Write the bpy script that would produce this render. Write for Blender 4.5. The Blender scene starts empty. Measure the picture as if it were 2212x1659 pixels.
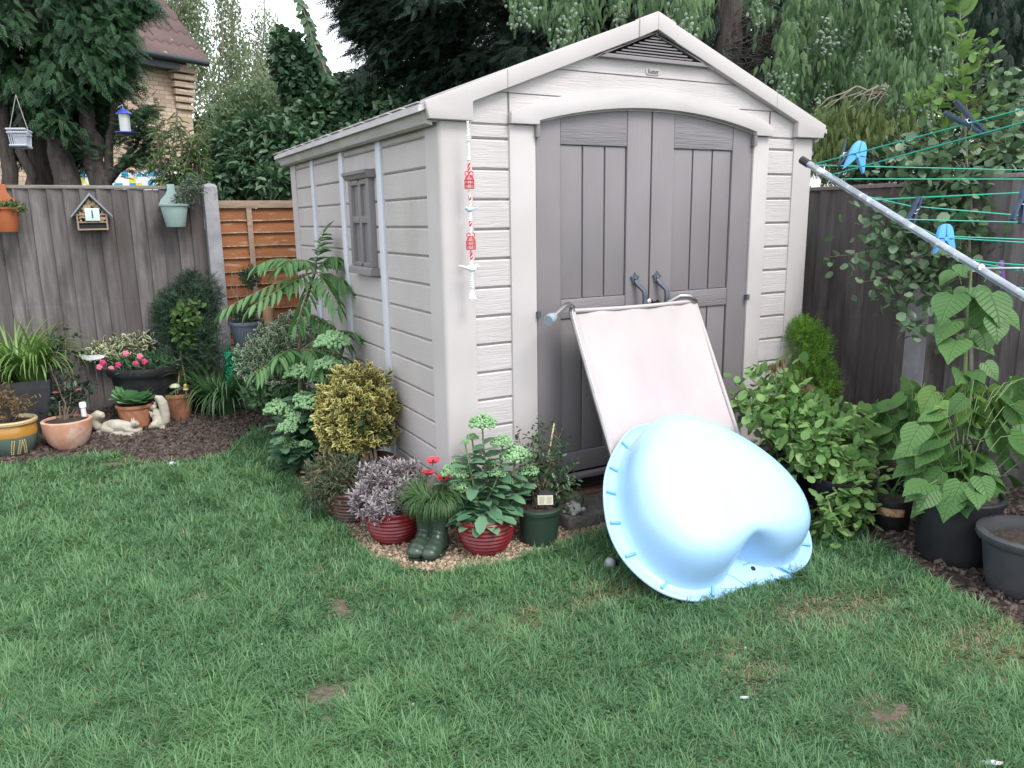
import bpy, bmesh, math, random
import numpy as np
from mathutils import Vector, Matrix, noise as mnoise

random.seed(7)
rng = np.random.default_rng(11)
R = math.radians
SC = bpy.context.scene
COL = SC.collection

# ------------------------------------------------------------ camera
FOC, YAW, PITCH, ROLL = 1674.7 / 2212, 0.4991, 0.2096, -0.0157
CAM = np.array([-1.513, -3.447, 1.576])
_cy, _sy, _cp, _sp = math.cos(YAW), math.sin(YAW), math.cos(PITCH), math.sin(PITCH)
FW = np.array([_sy * _cp, _cy * _cp, -_sp])
_r0 = np.array([_cy, -_sy, 0.0])
_u0 = np.cross(_r0, FW)
RT = math.cos(ROLL) * _r0 + math.sin(ROLL) * _u0
UP = -math.sin(ROLL) * _r0 + math.cos(ROLL) * _u0
cd = bpy.data.cameras.new('camera')
cd.sensor_width = 36.0
cd.lens = 36.0 * FOC
cd.clip_start = 0.05
cd.clip_end = 800
cam = bpy.data.objects.new('camera', cd)
COL.objects.link(cam)
cam.matrix_world = Matrix(((RT[0], UP[0], -FW[0], CAM[0]), (RT[1], UP[1], -FW[1], CAM[1]),
                           (RT[2], UP[2], -FW[2], CAM[2]), (0, 0, 0, 1)))
SC.camera = cam

# ------------------------------------------------------------ sky, sun, exposure
SUN_AZ = R(162)          # measured from +y towards +x
SUN_EL = R(54)
world = bpy.data.worlds.new('World')
SC.world = world
world.use_nodes = True
wn, wl = world.node_tree.nodes, world.node_tree.links
wn.clear()
w_out = wn.new('ShaderNodeOutputWorld')
w_bg = wn.new('ShaderNodeBackground')
w_bg.inputs['Strength'].default_value = 0.10
w_sky = wn.new('ShaderNodeTexSky')
w_sky.sky_type = 'NISHITA'
w_sky.sun_disc = False
w_sky.sun_elevation = SUN_EL
w_sky.sun_rotation = SUN_AZ
w_sky.air_density = 1.0
w_sky.dust_density = 2.0
w_tc = wn.new('ShaderNodeTexCoord')
w_no = wn.new('ShaderNodeTexNoise')
w_no.inputs['Scale'].default_value = 2.6
w_no.inputs['Detail'].default_value = 7
w_no.inputs['Roughness'].default_value = 0.55
w_rp = wn.new('ShaderNodeValToRGB')
w_rp.color_ramp.elements[0].position = 0.30
w_rp.color_ramp.elements[1].position = 0.56
w_rp.color_ramp.elements[0].color = (0.5, 0.5, 0.5, 1)
w_mx = wn.new('ShaderNodeMixRGB')
w_mx.inputs['Color2'].default_value = (10.6, 11.0, 11.8, 1)      # sunlit cloud, in the sky's own units
wl.new(w_tc.outputs['Generated'], w_no.inputs['Vector'])
wl.new(w_no.outputs['Fac'], w_rp.inputs['Fac'])
wl.new(w_rp.outputs['Color'], w_mx.inputs['Fac'])
wl.new(w_sky.outputs['Color'], w_mx.inputs['Color1'])
wl.new(w_mx.outputs['Color'], w_bg.inputs['Color'])
wl.new(w_bg.outputs['Background'], w_out.inputs['Surface'])

sd = bpy.data.lights.new('sun', 'SUN')
sd.energy = 1.5
sd.angle = R(24)
sd.color = (1.0, 0.96, 0.9)
sun = bpy.data.objects.new('sun', sd)
COL.objects.link(sun)
_sv = Vector((math.sin(SUN_AZ) * math.cos(SUN_EL), math.cos(SUN_AZ) * math.cos(SUN_EL), math.sin(SUN_EL)))
sun.rotation_euler = _sv.to_track_quat('Z', 'Y').to_euler()
sun.location = (3, -8, 12)
SC.view_settings.view_transform = 'Standard'
SC.view_settings.look = 'None'
SC.view_settings.exposure = 1.0
SC.view_settings.gamma = 1.0
SC.cycles.max_bounces = 6
SC.cycles.transparent_max_bounces = 6
SC.cycles.use_denoising = True

# ------------------------------------------------------------ picture point -> point of the place
def ray(u, v): return FW + (u - 1106) / 1674.7 * RT - (v - 829.5) / 1674.7 * UP
def gp(u, v, z=0.0):
    d = ray(u, v); return CAM + (z - CAM[2]) / d[2] * d
def onx(u, v, x):
    d = ray(u, v); return CAM + (x - CAM[0]) / d[0] * d
def ony(u, v, y):
    d = ray(u, v); return CAM + (y - CAM[1]) / d[1] * d
def dep(u, v, k): return CAM + k * ray(u, v)
def proj(P):
    d = np.asarray(P) - CAM
    k = d @ FW
    return 1106 + 1674.7 * (d @ RT) / k, 829.5 - 1674.7 * (d @ UP) / k, k
def bedz(y): # the bark border rises gently to the back fence
    t = min(max((y - 2.3) / 1.3, 0), 1)
    return 0.10 * t * t * (3 - 2 * t)
def gb(u, v):
    z = 0.03
    for _ in range(6):
        P = gp(u, v, z); z = bedz(P[1])
    return P
def pxm(n, P): return n * proj(P)[2] / 1674.7   # n picture pixels at P, in metres

# ------------------------------------------------------------ mesh helpers
def nrmz(a):
    a = np.asarray(a, float)
    return a / np.maximum(np.linalg.norm(a, axis=-1, keepdims=True), 1e-9)

class MB:
    def __init__(s): s.v = []; s.f = []; s.t = []; s.tint = 0.5; s.m = []; s.mi = 0
    def add(s, vs, fs):
        o = len(s.v)
        s.v += [tuple(map(float, p)) for p in vs]
        s.t += [s.tint] * len(vs)
        s.f += [tuple(i + o for i in f) for f in fs]
        s.m += [s.mi] * len(fs)
        return s
    def box(s, a, b, M=None, ch=0.0):
        x0, y0, z0 = a; x1, y1, z1 = b
        vs = [(x0, y0, z0), (x1, y0, z0), (x1, y1, z0), (x0, y1, z0), (x0, y0, z1), (x1, y0, z1), (x1, y1, z1), (x0, y1, z1)]
        if M is not None: vs = [tuple(M @ Vector(p)) for p in vs]
        return s.add(vs, [(3, 2, 1, 0), (4, 5, 6, 7), (0, 1, 5, 4), (1, 2, 6, 5), (2, 3, 7, 6), (3, 0, 4, 7)])
    def tube(s, pts, r, seg=8, cap=True, close=False):
        pts = [np.asarray(p, float) for p in pts]
        n = len(pts)
        rs = [r] * n if np.isscalar(r) else list(r)
        vs = []; fs = []
        up = None
        for i, p in enumerate(pts):
            a = pts[(i - 1) % n] if (close or i > 0) else p
            b = pts[(i + 1) % n] if (close or i < n - 1) else p
            t = nrmz(b - a)
            if up is None:
                up = np.array([0, 0, 1.0]) if abs(t[2]) < 0.9 else np.array([1.0, 0, 0])
            sd_ = nrmz(np.cross(t, up)); up = np.cross(sd_, t)
            for k in range(seg):
                an = 2 * math.pi * k / seg
                vs.append(p + rs[i] * (math.cos(an) * sd_ + math.sin(an) * up))
        m = n if close else n - 1
        for i in range(m):
            j = (i + 1) % n
            for k in range(seg):
                l = (k + 1) % seg
                fs.append((i * seg + k, i * seg + l, j * seg + l, j * seg + k))
        if cap and not close:
            fs.append(tuple(range(seg))[::-1]); fs.append(tuple((n - 1) * seg + k for k in range(seg)))
        return s.add(vs, fs)
    def lathe(s, prof, c=(0, 0, 0), seg=32, M=None, wob=None):
        vs = []; fs = []; n = len(prof)
        for i, (r, z) in enumerate(prof):
            for k in range(seg):
                a = 2 * math.pi * k / seg
                rr = r * (1 + (wob(a, i, z) if wob else 0))
                p = Vector((rr * math.cos(a), rr * math.sin(a), z))
                if M is not None: p = M @ p
                vs.append((p[0] + c[0], p[1] + c[1], p[2] + c[2]))
        for i in range(n - 1):
            for k in range(seg):
                l = (k + 1) % seg
                fs.append((i * seg + k, i * seg + l, (i + 1) * seg + l, (i + 1) * seg + k))
        if prof[0][0] > 1e-5: fs.append(tuple(range(seg))[::-1])
        if prof[-1][0] > 1e-5: fs.append(tuple((n - 1) * seg + k for k in range(seg)))
        return s.add(vs, fs)
    def ball(s, c, r, seg=10, rings=7, M=None):
        r = (r, r, r) if np.isscalar(r) else r
        vs = []; fs = []
        for i in range(rings + 1):
            th = math.pi * i / rings
            for k in range(seg):
                ph = 2 * math.pi * k / seg
                p = Vector((r[0] * math.sin(th) * math.cos(ph), r[1] * math.sin(th) * math.sin(ph), -r[2] * math.cos(th)))
                if M is not None: p = M @ p
                vs.append((p[0] + c[0], p[1] + c[1], p[2] + c[2]))
        for i in range(rings):
            for k in range(seg):
                l = (k + 1) % seg
                fs.append((i * seg + k, i * seg + l, (i + 1) * seg + l, (i + 1) * seg + k))
        return s.add(vs, fs)
    def prism(s, poly, d0, d1, axis='y'):
        """2-D outline (counter-clockwise seen from the front) pushed from d0 (front) to d1 (back)."""
        def P(a, b, d):
            return (a, d, b) if axis == 'y' else ((d, a, b) if axis == 'x' else (a, b, d))
        n = len(poly)
        vs = [P(a, b, d0) for a, b in poly] + [P(a, b, d1) for a, b in poly]
        fs = [tuple(range(n)), tuple(range(2 * n - 1, n - 1, -1))]
        for i in range(n):
            j = (i + 1) % n
            fs.append((i, n + i, n + j, j))
        return s.add(vs, fs)
    def build(s, name, mat=None, parent=None, smooth=None, bevel=0.0, tri=False, base=None):
        me = bpy.data.meshes.new(name)
        off = np.zeros(3)
        if parent is not None: off = np.array(world_loc(parent))
        elif base is not None: off = np.asarray(base, float)
        vs = np.array(s.v) - off
        me.from_pydata([tuple(p) for p in vs], [], s.f)
        at = me.attributes.new('tint', 'FLOAT', 'POINT')
        at.data.foreach_set('value', np.array(s.t, np.float32))
        if any(s.m): me.polygons.foreach_set('material_index', np.array(s.m, np.int32))
        bm = bmesh.new(); bm.from_mesh(me)
        bmesh.ops.recalc_face_normals(bm, faces=bm.faces)
        if bevel > 0:
            es = [e for e in bm.edges if len(e.link_faces) == 2 and e.calc_face_angle(0) > 0.5]
            bmesh.ops.bevel(bm, geom=es, offset=bevel, segments=2, affect='EDGES', profile=0.6, clamp_overlap=True)
        bm.to_mesh(me); bm.free()
        if smooth is not None or bevel > 0:
            me.polygons.foreach_set('use_smooth', np.ones(len(me.polygons), bool))
            me.set_sharp_from_angle(angle=R(smooth if smooth is not None else 35))
        me.update()
        return link(name, me, mat, parent, off)

def world_loc(o):
    p = Vector((0, 0, 0))
    while o is not None:
        p = p + o.location; o = o.parent
    return p
def link(name, me, mat, parent, off):
    o = bpy.data.objects.new(name, me)
    COL.objects.link(o)
    for m in (mat if isinstance(mat, (list, tuple)) else [mat]):
        if m is not None: me.materials.append(m)
    if parent is not None: o.parent = parent
    else: o.location = tuple(off)
    return o
def tag(o, label=None, cat=None, group=None, kind=None):
    if label: o['label'] = label
    if cat: o['category'] = cat
    if group: o['group'] = group
    if kind: o['kind'] = kind
    return o
def thing(name, loc, label, cat, group=None):
    o = bpy.data.objects.new(name, None)
    o.empty_display_size = 0.05
    COL.objects.link(o)
    o.location = tuple(map(float, loc))
    return tag(o, label, cat, group)
def struct(o): o['kind'] = 'structure'; return o
def part(o, label): o['label'] = label; return o

# ------------------------------------------------------------ leaf scatter: many small leaves in one mesh
T_LEAF = (np.array([(0, 0, 0), (.45, 0, -.06), (1, 0, -.22), (.25, .42, .06), (.65, .40, -.02), (.25, -.42, .06), (.65, -.40, -.02)]),
          [(0, 1, 3), (1, 4, 3), (1, 2, 4), (0, 5, 1), (1, 5, 6), (1, 6, 2)], np.array([0, 0, 1., 1, 1, 1, 1]))
T_ROUND = (np.array([(0, 0, 0), (.5, 0, -.05), (1, 0, -.15), (.12, .32, .04), (.5, .52, .02), (.86, .30, -.08), (.12, -.32, .04), (.5, -.52, .02), (.86, -.30, -.08)]),
           [(0, 1, 3), (3, 1, 4), (4, 1, 5), (5, 1, 2), (0, 6, 1), (6, 7, 1), (7, 8, 1), (8, 2, 1)], np.array([0, 0, 1., 1, 1, 1, 1, 1, 1]))
T_BLADE = (np.array([(0, .5, 0), (0, -.5, 0), (.35, .48, .05), (.35, -.48, .05), (.7, .32, -.02), (.7, -.32, -.02), (1, 0, -.2)]),
           [(0, 1, 3, 2), (2, 3, 5, 4), (4, 5, 6)], np.array([0, 0, .3, .3, .6, .6, 1.]))
T_NEEDLE = (np.array([(0, .5, 0), (0, -.5, 0), (.6, .4, .03), (.6, -.4, .03), (1, 0, -.05)]), [(0, 1, 3, 2), (2, 3, 4)], np.array([0, 0, .5, .5, 1.]))
def _frond(n=5):
    vs = []; fs = []; ed = []
    vs += [(0, .018, 0), (0, -.018, 0), (1.0, 0, -.16)]; fs.append((0, 1, 2)); ed += [0, 0, 1]
    for i in range(n):
        x = .10 + .72 * i / (n - 1)
        l = .40 * (1 - .62 * i / n)
        for sg in (1, -1):
            o = len(vs)
            z = -.16 * x * x
            xx = x + (.05 if sg < 0 else 0)
            vs += [(xx - .035, 0, z), (xx + .06, 0, z), (xx + l * .85, sg * l * .62, z - .05), (xx + l * .35, sg * l * .52, z - .02)]
            fs.append((o, o + 1, o + 2, o + 3)); ed += [0, 0, 1, .7]
    return np.array(vs), fs, np.array(ed)
T_FROND = _frond(5)
T_FROND3 = _frond(3)
# heart-shaped toothed leaf
_hv = [(0, 0, 0), (.35, 0, -.03), (.7, 0, -.10), (1.08, 0, -.28)]
_ho = [(-.10, .22, .05), (.02, .42, .05), (.2, .50, .03), (.42, .47, 0), (.64, .36, -.05), (.84, .18, -.13)]
_vs = _hv + _ho + [(a, -b, c) for a, b, c in _ho]
_fs = []
for _o, _s in ((4, 1), (10, -1)):
    for tri in ((0, 0 + _o, 1 + _o), (0, 1 + _o, 2 + _o), (0, 2 + _o, 1), (1, 2 + _o, 3 + _o), (1, 3 + _o, 2), (2, 3 + _o, 4 + _o), (2, 4 + _o, 5 + _o), (2, 5 + _o, 3)):
        _fs.append(tri if _s > 0 else tri[::-1])
T_HEART = (np.array(_vs), _fs, np.array([0, 0, 0, .6] + [1.] * 12))

def scatter(name, mat, pos, d, n, L, W, T=T_LEAF, parent=None, tint=None, smooth=False, base=None):
    """one mesh of len(pos) leaves: d = along the leaf, n = the side that faces up"""
    tv, tf, te = T
    pos = np.asarray(pos, float); N = len(pos)
    d = nrmz(d); sd_ = np.cross(n, d)
    bad = np.linalg.norm(sd_, axis=1) < 1e-4
    sd_[bad] = np.cross(np.array([1.0, 0.3, 0.2]), d[bad])
    sd_ = nrmz(sd_); n = np.cross(d, sd_)
    L = np.broadcast_to(np.asarray(L, float), (N,)); W = np.broadcast_to(np.asarray(W, float), (N,))
    V = (pos[:, None, :] + (L[:, None] * tv[None, :, 0])[..., None] * d[:, None, :]
         + (W[:, None] * tv[None, :, 1])[..., None] * sd_[:, None, :]
         + (L[:, None] * tv[None, :, 2])[..., None] * n[:, None, :]).reshape(-1, 3)
    if tint is None: tint = rng.random(N)
    off = np.zeros(3)
    if parent is not None: off = np.array(world_loc(parent))
    elif base is not None: off = np.asarray(base, float)
    V = V - off
    nv = len(tv)
    lt = np.array([len(f) for f in tf]); idx = np.concatenate([np.array(f) for f in tf])
    li = (idx[None, :] + (np.arange(N) * nv)[:, None]).reshape(-1)
    lts = np.tile(lt, N)
    ls = np.concatenate([[0], np.cumsum(lts)[:-1]])
    me = bpy.data.meshes.new(name)
    me.vertices.add(len(V)); me.vertices.foreach_set('co', V.astype(np.float32).ravel())
    me.loops.add(len(li)); me.loops.foreach_set('vertex_index', li.astype(np.int32))
    me.polygons.add(len(lts)); me.polygons.foreach_set('loop_start', ls.astype(np.int32)); me.polygons.foreach_set('loop_total', lts.astype(np.int32))
    if smooth: me.polygons.foreach_set('use_smooth', np.ones(len(lts), bool))
    me.update(calc_edges=True)
    a = me.attributes.new('tint', 'FLOAT', 'POINT'); a.data.foreach_set('value', np.repeat(tint, nv).astype(np.float32))
    if T is T_HEART:
        a = me.attributes.new('la', 'FLOAT', 'POINT'); a.data.foreach_set('value', np.tile(tv[:, 0], N).astype(np.float32))
        a = me.attributes.new('lb', 'FLOAT', 'POINT'); a.data.foreach_set('value', np.tile(np.abs(tv[:, 1]), N).astype(np.float32))
    a = me.attributes.new('edge', 'FLOAT', 'POINT'); a.data.foreach_set('value', np.tile(te, N).astype(np.float32))
    return link(name, me, mat, parent, off)

def runit(n):
    return nrmz(rng.normal(size=(n, 3)))
def blob_points(blobs, n, nclump, spread, shell=0.75):
    """clumpy points near the skins of ellipsoids (centre, radii, weight); returns position, outward direction, tint"""
    wsum = sum(b[2] if len(b) > 2 else np.prod(b[1]) ** .66 for b in blobs)
    P, O, T = [], [], []
    for b in blobs:
        w = b[2] if len(b) > 2 else np.prod(b[1]) ** .66
        c, r = np.asarray(b[0], float), np.asarray(b[1], float) * np.ones(3)
        nc = max(3, int(nclump * w / wsum)); m = max(4, int(n * w / wsum))
        cu = runit(nc) * (shell + (1.02 - shell) * rng.random((nc, 1)) ** .7)
        ct = rng.random(nc)
        k = rng.integers(0, nc, m)
        q = cu[k] + rng.normal(size=(m, 3)) * spread / np.mean(r)
        rr = np.linalg.norm(q, axis=1, keepdims=True)
        q = np.where(rr > 1.15, q / rr * 1.15, q)
        P.append(c + q * r); O.append(nrmz(q / r)); T.append(np.clip(ct[k] * .7 + rng.random(m) * .3, 0, 1))
    return np.concatenate(P), np.concatenate(O), np.concatenate(T)

# ------------------------------------------------------------ materials
def _mix(nt, f, a, b):
    m = nt.nodes.new('ShaderNodeMixRGB')
    for s_, x in ((m.inputs['Fac'], f), (m.inputs['Color1'], a), (m.inputs['Color2'], b)):
        if isinstance(x, bpy.types.NodeSocket): nt.links.new(x, s_)
        elif isinstance(x, (int, float)): s_.default_value = x
        else: s_.default_value = (*x[:3], 1)
    return m.outputs['Color']
def _noise(nt, scale, detail=5, stretch=(1, 1, 1), rough=.55, dist=0.0):
    tc = nt.nodes.new('ShaderNodeTexCoord'); mp = nt.nodes.new('ShaderNodeMapping'); no = nt.nodes.new('ShaderNodeTexNoise')
    mp.inputs['Scale'].default_value = stretch
    no.inputs['Scale'].default_value = scale; no.inputs['Detail'].default_value = detail; no.inputs['Roughness'].default_value = rough
    no.inputs['Distortion'].default_value = dist
    nt.links.new(tc.outputs['Object'], mp.inputs['Vector']); nt.links.new(mp.outputs['Vector'], no.inputs['Vector'])
    return no.outputs['Fac']
def _ramp(nt, x, a, b):
    r = nt.nodes.new('ShaderNodeMapRange'); r.inputs['From Min'].default_value = a; r.inputs['From Max'].default_value = b
    nt.links.new(x, r.inputs['Value']); return r.outputs['Result']
def _attr(nt, n):
    a = nt.nodes.new('ShaderNodeAttribute'); a.attribute_name = n; return a.outputs['Fac']
def mat(name, c, c2=None, scale=8, stretch=(1, 1, 1), lo=.35, hi=.65, rough=.6, metal=0., spec=.4, bump=0., bscale=None, bstretch=None, bdist=.004,
        tintc=None, tintf=.5, c3=None, s3=30, lo3=.55, hi3=.7, st3=(1, 1, 1), dist=0., bdetail=6, coat=0.):
    m = bpy.data.materials.new(name); m.use_nodes = True
    nt = m.node_tree; b = nt.nodes['Principled BSDF']
    b.inputs['Roughness'].default_value = rough; b.inputs['Metallic'].default_value = metal
    b.inputs['Specular IOR Level'].default_value = spec
    b.inputs['Coat Weight'].default_value = coat
    col = c
    if c2 is not None: col = _mix(nt, _ramp(nt, _noise(nt, scale, 6, stretch), lo, hi), c, c2)
    if c3 is not None: col = _mix(nt, _ramp(nt, _noise(nt, s3, 5, st3), lo3, hi3), col, c3)
    if tintc is not None:
        mu = nt.nodes.new('ShaderNodeMath'); mu.operation = 'MULTIPLY'; nt.links.new(_attr(nt, 'tint'), mu.inputs[0]); mu.inputs[1].default_value = tintf
        col = _mix(nt, mu.outputs[0], col, tintc)
    if isinstance(col, bpy.types.NodeSocket): nt.links.new(col, b.inputs['Base Color'])
    else: b.inputs['Base Color'].default_value = (*col, 1)
    if bump > 0:
        bu = nt.nodes.new('ShaderNodeBump'); bu.inputs['Strength'].default_value = bump; bu.inputs['Distance'].default_value = bdist
        nt.links.new(_noise(nt, bscale or scale, bdetail, bstretch or stretch, dist=dist), bu.inputs['Height']); nt.links.new(bu.outputs['Normal'], b.inputs['Normal'])
    return m
def leafm(name, c1, c2, edge=None, elo=.55, ehi=.75, rough=.5, tr=.28, spec=.35, big=None, veins=None):
    m = bpy.data.materials.new(name); m.use_nodes = True
    nt = m.node_tree; b = nt.nodes['Principled BSDF']
    b.inputs['Roughness'].default_value = rough; b.inputs['Specular IOR Level'].default_value = spec
    col = _mix(nt, _attr(nt, 'tint'), c1, c2)
    if big is not None: col = _mix(nt, _ramp(nt, _noise(nt, big[0], 3), .4, .65), col, big[1])
    if edge is not None: col = _mix(nt, _ramp(nt, _attr(nt, 'edge'), elo, ehi), col, edge)
    if veins is not None:
        def mth(op, x, y):
            n_ = nt.nodes.new('ShaderNodeMath'); n_.operation = op
            for i_, q in enumerate((x, y)):
                if isinstance(q, bpy.types.NodeSocket): nt.links.new(q, n_.inputs[i_])
                else: n_.inputs[i_].default_value = q
            return n_.outputs[0]
        la, lb = _attr(nt, 'la'), _attr(nt, 'lb')
        w_ = mth('PINGPONG', mth('SUBTRACT', la, mth('MULTIPLY', lb, .85)), .09)
        vv = mth('MAXIMUM', _ramp(nt, w_, .022, .0), _ramp(nt, lb, .025, .0))
        col = _mix(nt, mth('MULTIPLY', vv, .32), col, veins)
        bu = nt.nodes.new('ShaderNodeBump'); bu.inputs['Strength'].default_value = .6; bu.inputs['Distance'].default_value = .01; bu.invert = True
        nt.links.new(vv, bu.inputs['Height']); nt.links.new(bu.outputs['Normal'], b.inputs['Normal'])
    nt.links.new(col, b.inputs['Base Color'])
    if tr > 0:
        t = nt.nodes.new('ShaderNodeBsdfTranslucent'); mx = nt.nodes.new('ShaderNodeMixShader'); mx.inputs['Fac'].default_value = tr
        nt.links.new(col, t.inputs['Color']); nt.links.new(b.outputs[0], mx.inputs[1]); nt.links.new(t.outputs[0], mx.inputs[2])
        nt.links.new(mx.outputs[0], nt.nodes['Material Output'].inputs['Surface'])
    return m
# ============================================================ the setting: ground, beds, gravel, grass
M_soil = mat('lawn_soil', (.045, .075, .030), (.085, .085, .045), 6, lo=.4, hi=.7, rough=.95, bump=.6, bscale=60, bdist=.02)
M_bark = mat('bark_mulch', (.045, .032, .027), (.085, .06, .047), 30, rough=.95, bump=1., bscale=50, bdist=.03)
M_gravelbed = mat('gravel_bed_sand', (.15, .10, .065), (.24, .175, .12), 60, rough=.95, bump=.8, bscale=90, bdist=.01)
def grid_sheet(name, m, poly, zf, step=.06):
    poly = np.array(poly); x0, y0 = poly.min(0); x1, y1 = poly.max(0)
    bm = bmesh.new()
    vs = [bm.verts.new((a, b, 0)) for a, b in poly]
    bm.faces.new(vs)
    for ax, lo, hi in ((0, x0, x1), (1, y0, y1)):
        for t in np.arange(lo + step, hi, step):
            co = (t, 0, 0) if ax == 0 else (0, t, 0); no = (1, 0, 0) if ax == 0 else (0, 1, 0)
            bmesh.ops.bisect_plane(bm, geom=bm.verts[:] + bm.edges[:] + bm.faces[:], plane_co=co, plane_no=no)
    for v in bm.verts: v.co.z = zf(v.co.x, v.co.y)
    bmesh.ops.recalc_face_normals(bm, faces=bm.faces)
    me = bpy.data.meshes.new(name); bm.to_mesh(me); bm.free()
    me.polygons.foreach_set('use_smooth', np.ones(len(me.polygons), bool))
    if me.polygons[0].normal.z < 0: me.flip_normals()
    return link(name, me, m, None, np.zeros(3))
def fbm2(x, y, s, seed=0.0):
    return mnoise.noise(Vector((x * s + seed, y * s - seed, seed * .37)))
gm = MB()
gm.add([(-150, -150, 0), (150, -150, 0), (150, 250, 0), (-150, 250, 0)], [(0, 1, 2, 3)])
struct(gm.build('ground', M_soil))

V2 = lambda L: [tuple(gp(u, v)[:2]) for u, v in L]
EDGE_L = V2([(-330, 1045), (0, 1012), (120, 998), (250, 985), (330, 1008), (420, 1000), (490, 990), (520, 955), (556, 925), (592, 945), (612, 985), (645, 1040), (700, 1108), (745, 1150), (800, 1208), (870, 1234), (960, 1242), (1060, 1230), (1160, 1200), (1260, 1170), (1320, 1150)])
EDGE_R = V2([(1500, 1120), (1760, 1130), (1880, 1175), (1960, 1222), (2060, 1295), (2212, 1365)]) + [(1.75, -2.35), (2.1, -3.3), (2.4, -4.6)]
LAWN = EDGE_L + EDGE_R + [(-4.2, -4.6), (-4.2, 2.5)]
struct(grid_sheet('lawn', M_soil, LAWN, lambda x, y: .006 + .012 * (fbm2(x, y, 2.2) + .5), .2))
iL = 11   # bark runs up to where the tongue of grass is
BED = [EDGE_L[i] for i in range(0, 12)] + [(-.02, 1.7), (-.02, 3.6), (-4.2, 3.6), (-4.2, 2.4)]
struct(grid_sheet('bark_bed', M_bark, BED, lambda x, y: .012 + bedz(y) + .012 * fbm2(x, y, 6), .09))
GRAV = EDGE_L[11:21] + [(.75, -.30), (.75, .02), (.0, .02), (-.02, 1.7)]
struct(grid_sheet('gravel_patch', M_gravelbed, GRAV, lambda x, y: .010 + .006 * fbm2(x, y, 8), .08))
RB = EDGE_R[1:] + [(4.6, -4.6), (4.6, .6), (2.5, .6), (2.5, -.02), (1.3, -.02), EDGE_R[0]]
struct(grid_sheet('border_bed', M_bark, RB, lambda x, y: .008 + .012 * (fbm2(x, y, 6) + .5), .09))

def inpoly(P, poly):
    x, y = P[:, 0], P[:, 1]; inside = np.zeros(len(P), bool)
    j = len(poly) - 1
    for i in range(len(poly)):
        xi, yi = poly[i]; xj, yj = poly[j]
        c = ((yi > y) != (yj > y)) & (x < (xj - xi) * (y - yi) / (yj - yi + 1e-12) + xi)
        inside ^= c; j = i
    return inside
def vnoise(P, s, seed):   # smooth value noise on the ground plane
    r = np.random.default_rng(seed); G = r.random((64, 64))
    q = P[:, :2] * s + 31.7; i = np.floor(q).astype(int); f = q - i; f = f * f * (3 - 2 * f)
    g = lambda a, b: G[(i[:, 0] + a) % 64, (i[:, 1] + b) % 64]
    return (g(0, 0) * (1 - f[:, 0]) + g(1, 0) * f[:, 0]) * (1 - f[:, 1]) + (g(0, 1) * (1 - f[:, 0]) + g(1, 1) * f[:, 0]) * f[:, 1]
M_grass = leafm('grass_blade', (.054, .150, .063), (.165, .315, .132), rough=.45, tr=.35, spec=.45)
# worn places: centre in the picture, half widths in metres, how bare (soil) and how straw-coloured
WORN = [((715, 1505), .10, .07, 1., .3), ((733, 1320), .05, .16, .8, .3), ((430, 1298), .07, .05, .4, .8), ((1750, 1322), .22, .09, .55, 1.), ((1640, 1462), .14, .08, .6, .9),
        ((1580, 1420), .14, .07, .35, .7), ((2180, 1420), .2, .14, .5, .8), ((1140, 1345), .22, .09, .35, .8), ((1265, 1275), .10, .06, .5, .6), ((290, 1000), .3, .09, .7, .7), ((215, 1052), .09, .05, .3, .8),
        ((1925, 1555), .12, .09, .7, .4), ((935, 1245), .35, .05, .2, .3), ((700, 1240), .1, .05, .3, .5), ((2110, 1390), .25, .10, .4, .8), ((1330, 1290), .30, .07, .4, .8), ((1000, 1345), .07, .05, .6, .4), ((320, 1010), .2, .05, .8, .6), ((1840, 1330), .3, .12, .2, .7)]
def lawn_blades(n):
    P = np.empty((0, 2))
    out = []
    # dense where the picture looks, thinner beyond its edges
    while sum(len(o) for o in out) < n:
        q = np.stack([rng.uniform(-3.9, 2.4, 200000), rng.uniform(-3.6, 2.7, 200000)], 1)
        q = q[inpoly(q, LAWN)]
        d = np.concatenate([q, np.zeros((len(q), 1))], 1) - CAM
        k = d @ FW; u = 1106 + 1674.7 * (d @ RT) / np.maximum(k, .1); v = 829.5 - 1674.7 * (d @ UP) / np.maximum(k, .1)
        inside = (u > -150) & (u < 2360) & (v < 1800) & (k > .3); near = (u > -1300) & (u < 3000) & (k > .3)
        keep = rng.random(len(q)) < np.where(inside, np.clip(3.2 / np.maximum(k, .5), .35, 1.3) / 1.3, np.where(near, .36, .06))
        out.append(q[keep])
    return np.concatenate(out)[:n]
q = lawn_blades(460000)
bare = np.zeros(len(q)); straw = np.zeros(len(q))
for (u, v), a, b, br, st in WORN:
    c = gp(u, v)[:2]
    e = np.exp(-(((q[:, 0] - c[0]) / a) ** 2 + ((q[:, 1] - c[1]) / b) ** 2))
    e *= .6 + .8 * vnoise(q, 14, 5)
    bare = np.maximum(bare, br * e); straw = np.maximum(straw, st * e)
n1 = vnoise(q, 1.3, 1); n2 = vnoise(q, 4.5, 2); n3 = vnoise(q, 11, 3)
dens = np.clip(.55 + .9 * (.45 * n2 + .55 * n3) - 1.25 * np.clip(bare - .12, 0, 1), 0, 1)
dens[(q[:, 1] > -1.232 + .35 * np.maximum(0, np.abs(q[:, 0] - .87) - .28)) & (q[:, 1] < -1.09) & (np.abs(q[:, 0] - .87) < .42)] = 0      # nothing grows up through the plastic shell
kp = rng.random(len(q)) < dens
q, bare, straw, n1, n2, n3 = [a[kp] for a in (q, bare, straw, n1, n2, n3)]
N = len(q)
d3 = np.concatenate([q, np.zeros((N, 1))], 1) - CAM
kk = d3 @ FW
CELL = .085                                             # blades lean out from the crown of their own tuft
ci = np.floor(q / CELL).astype(int)
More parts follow.
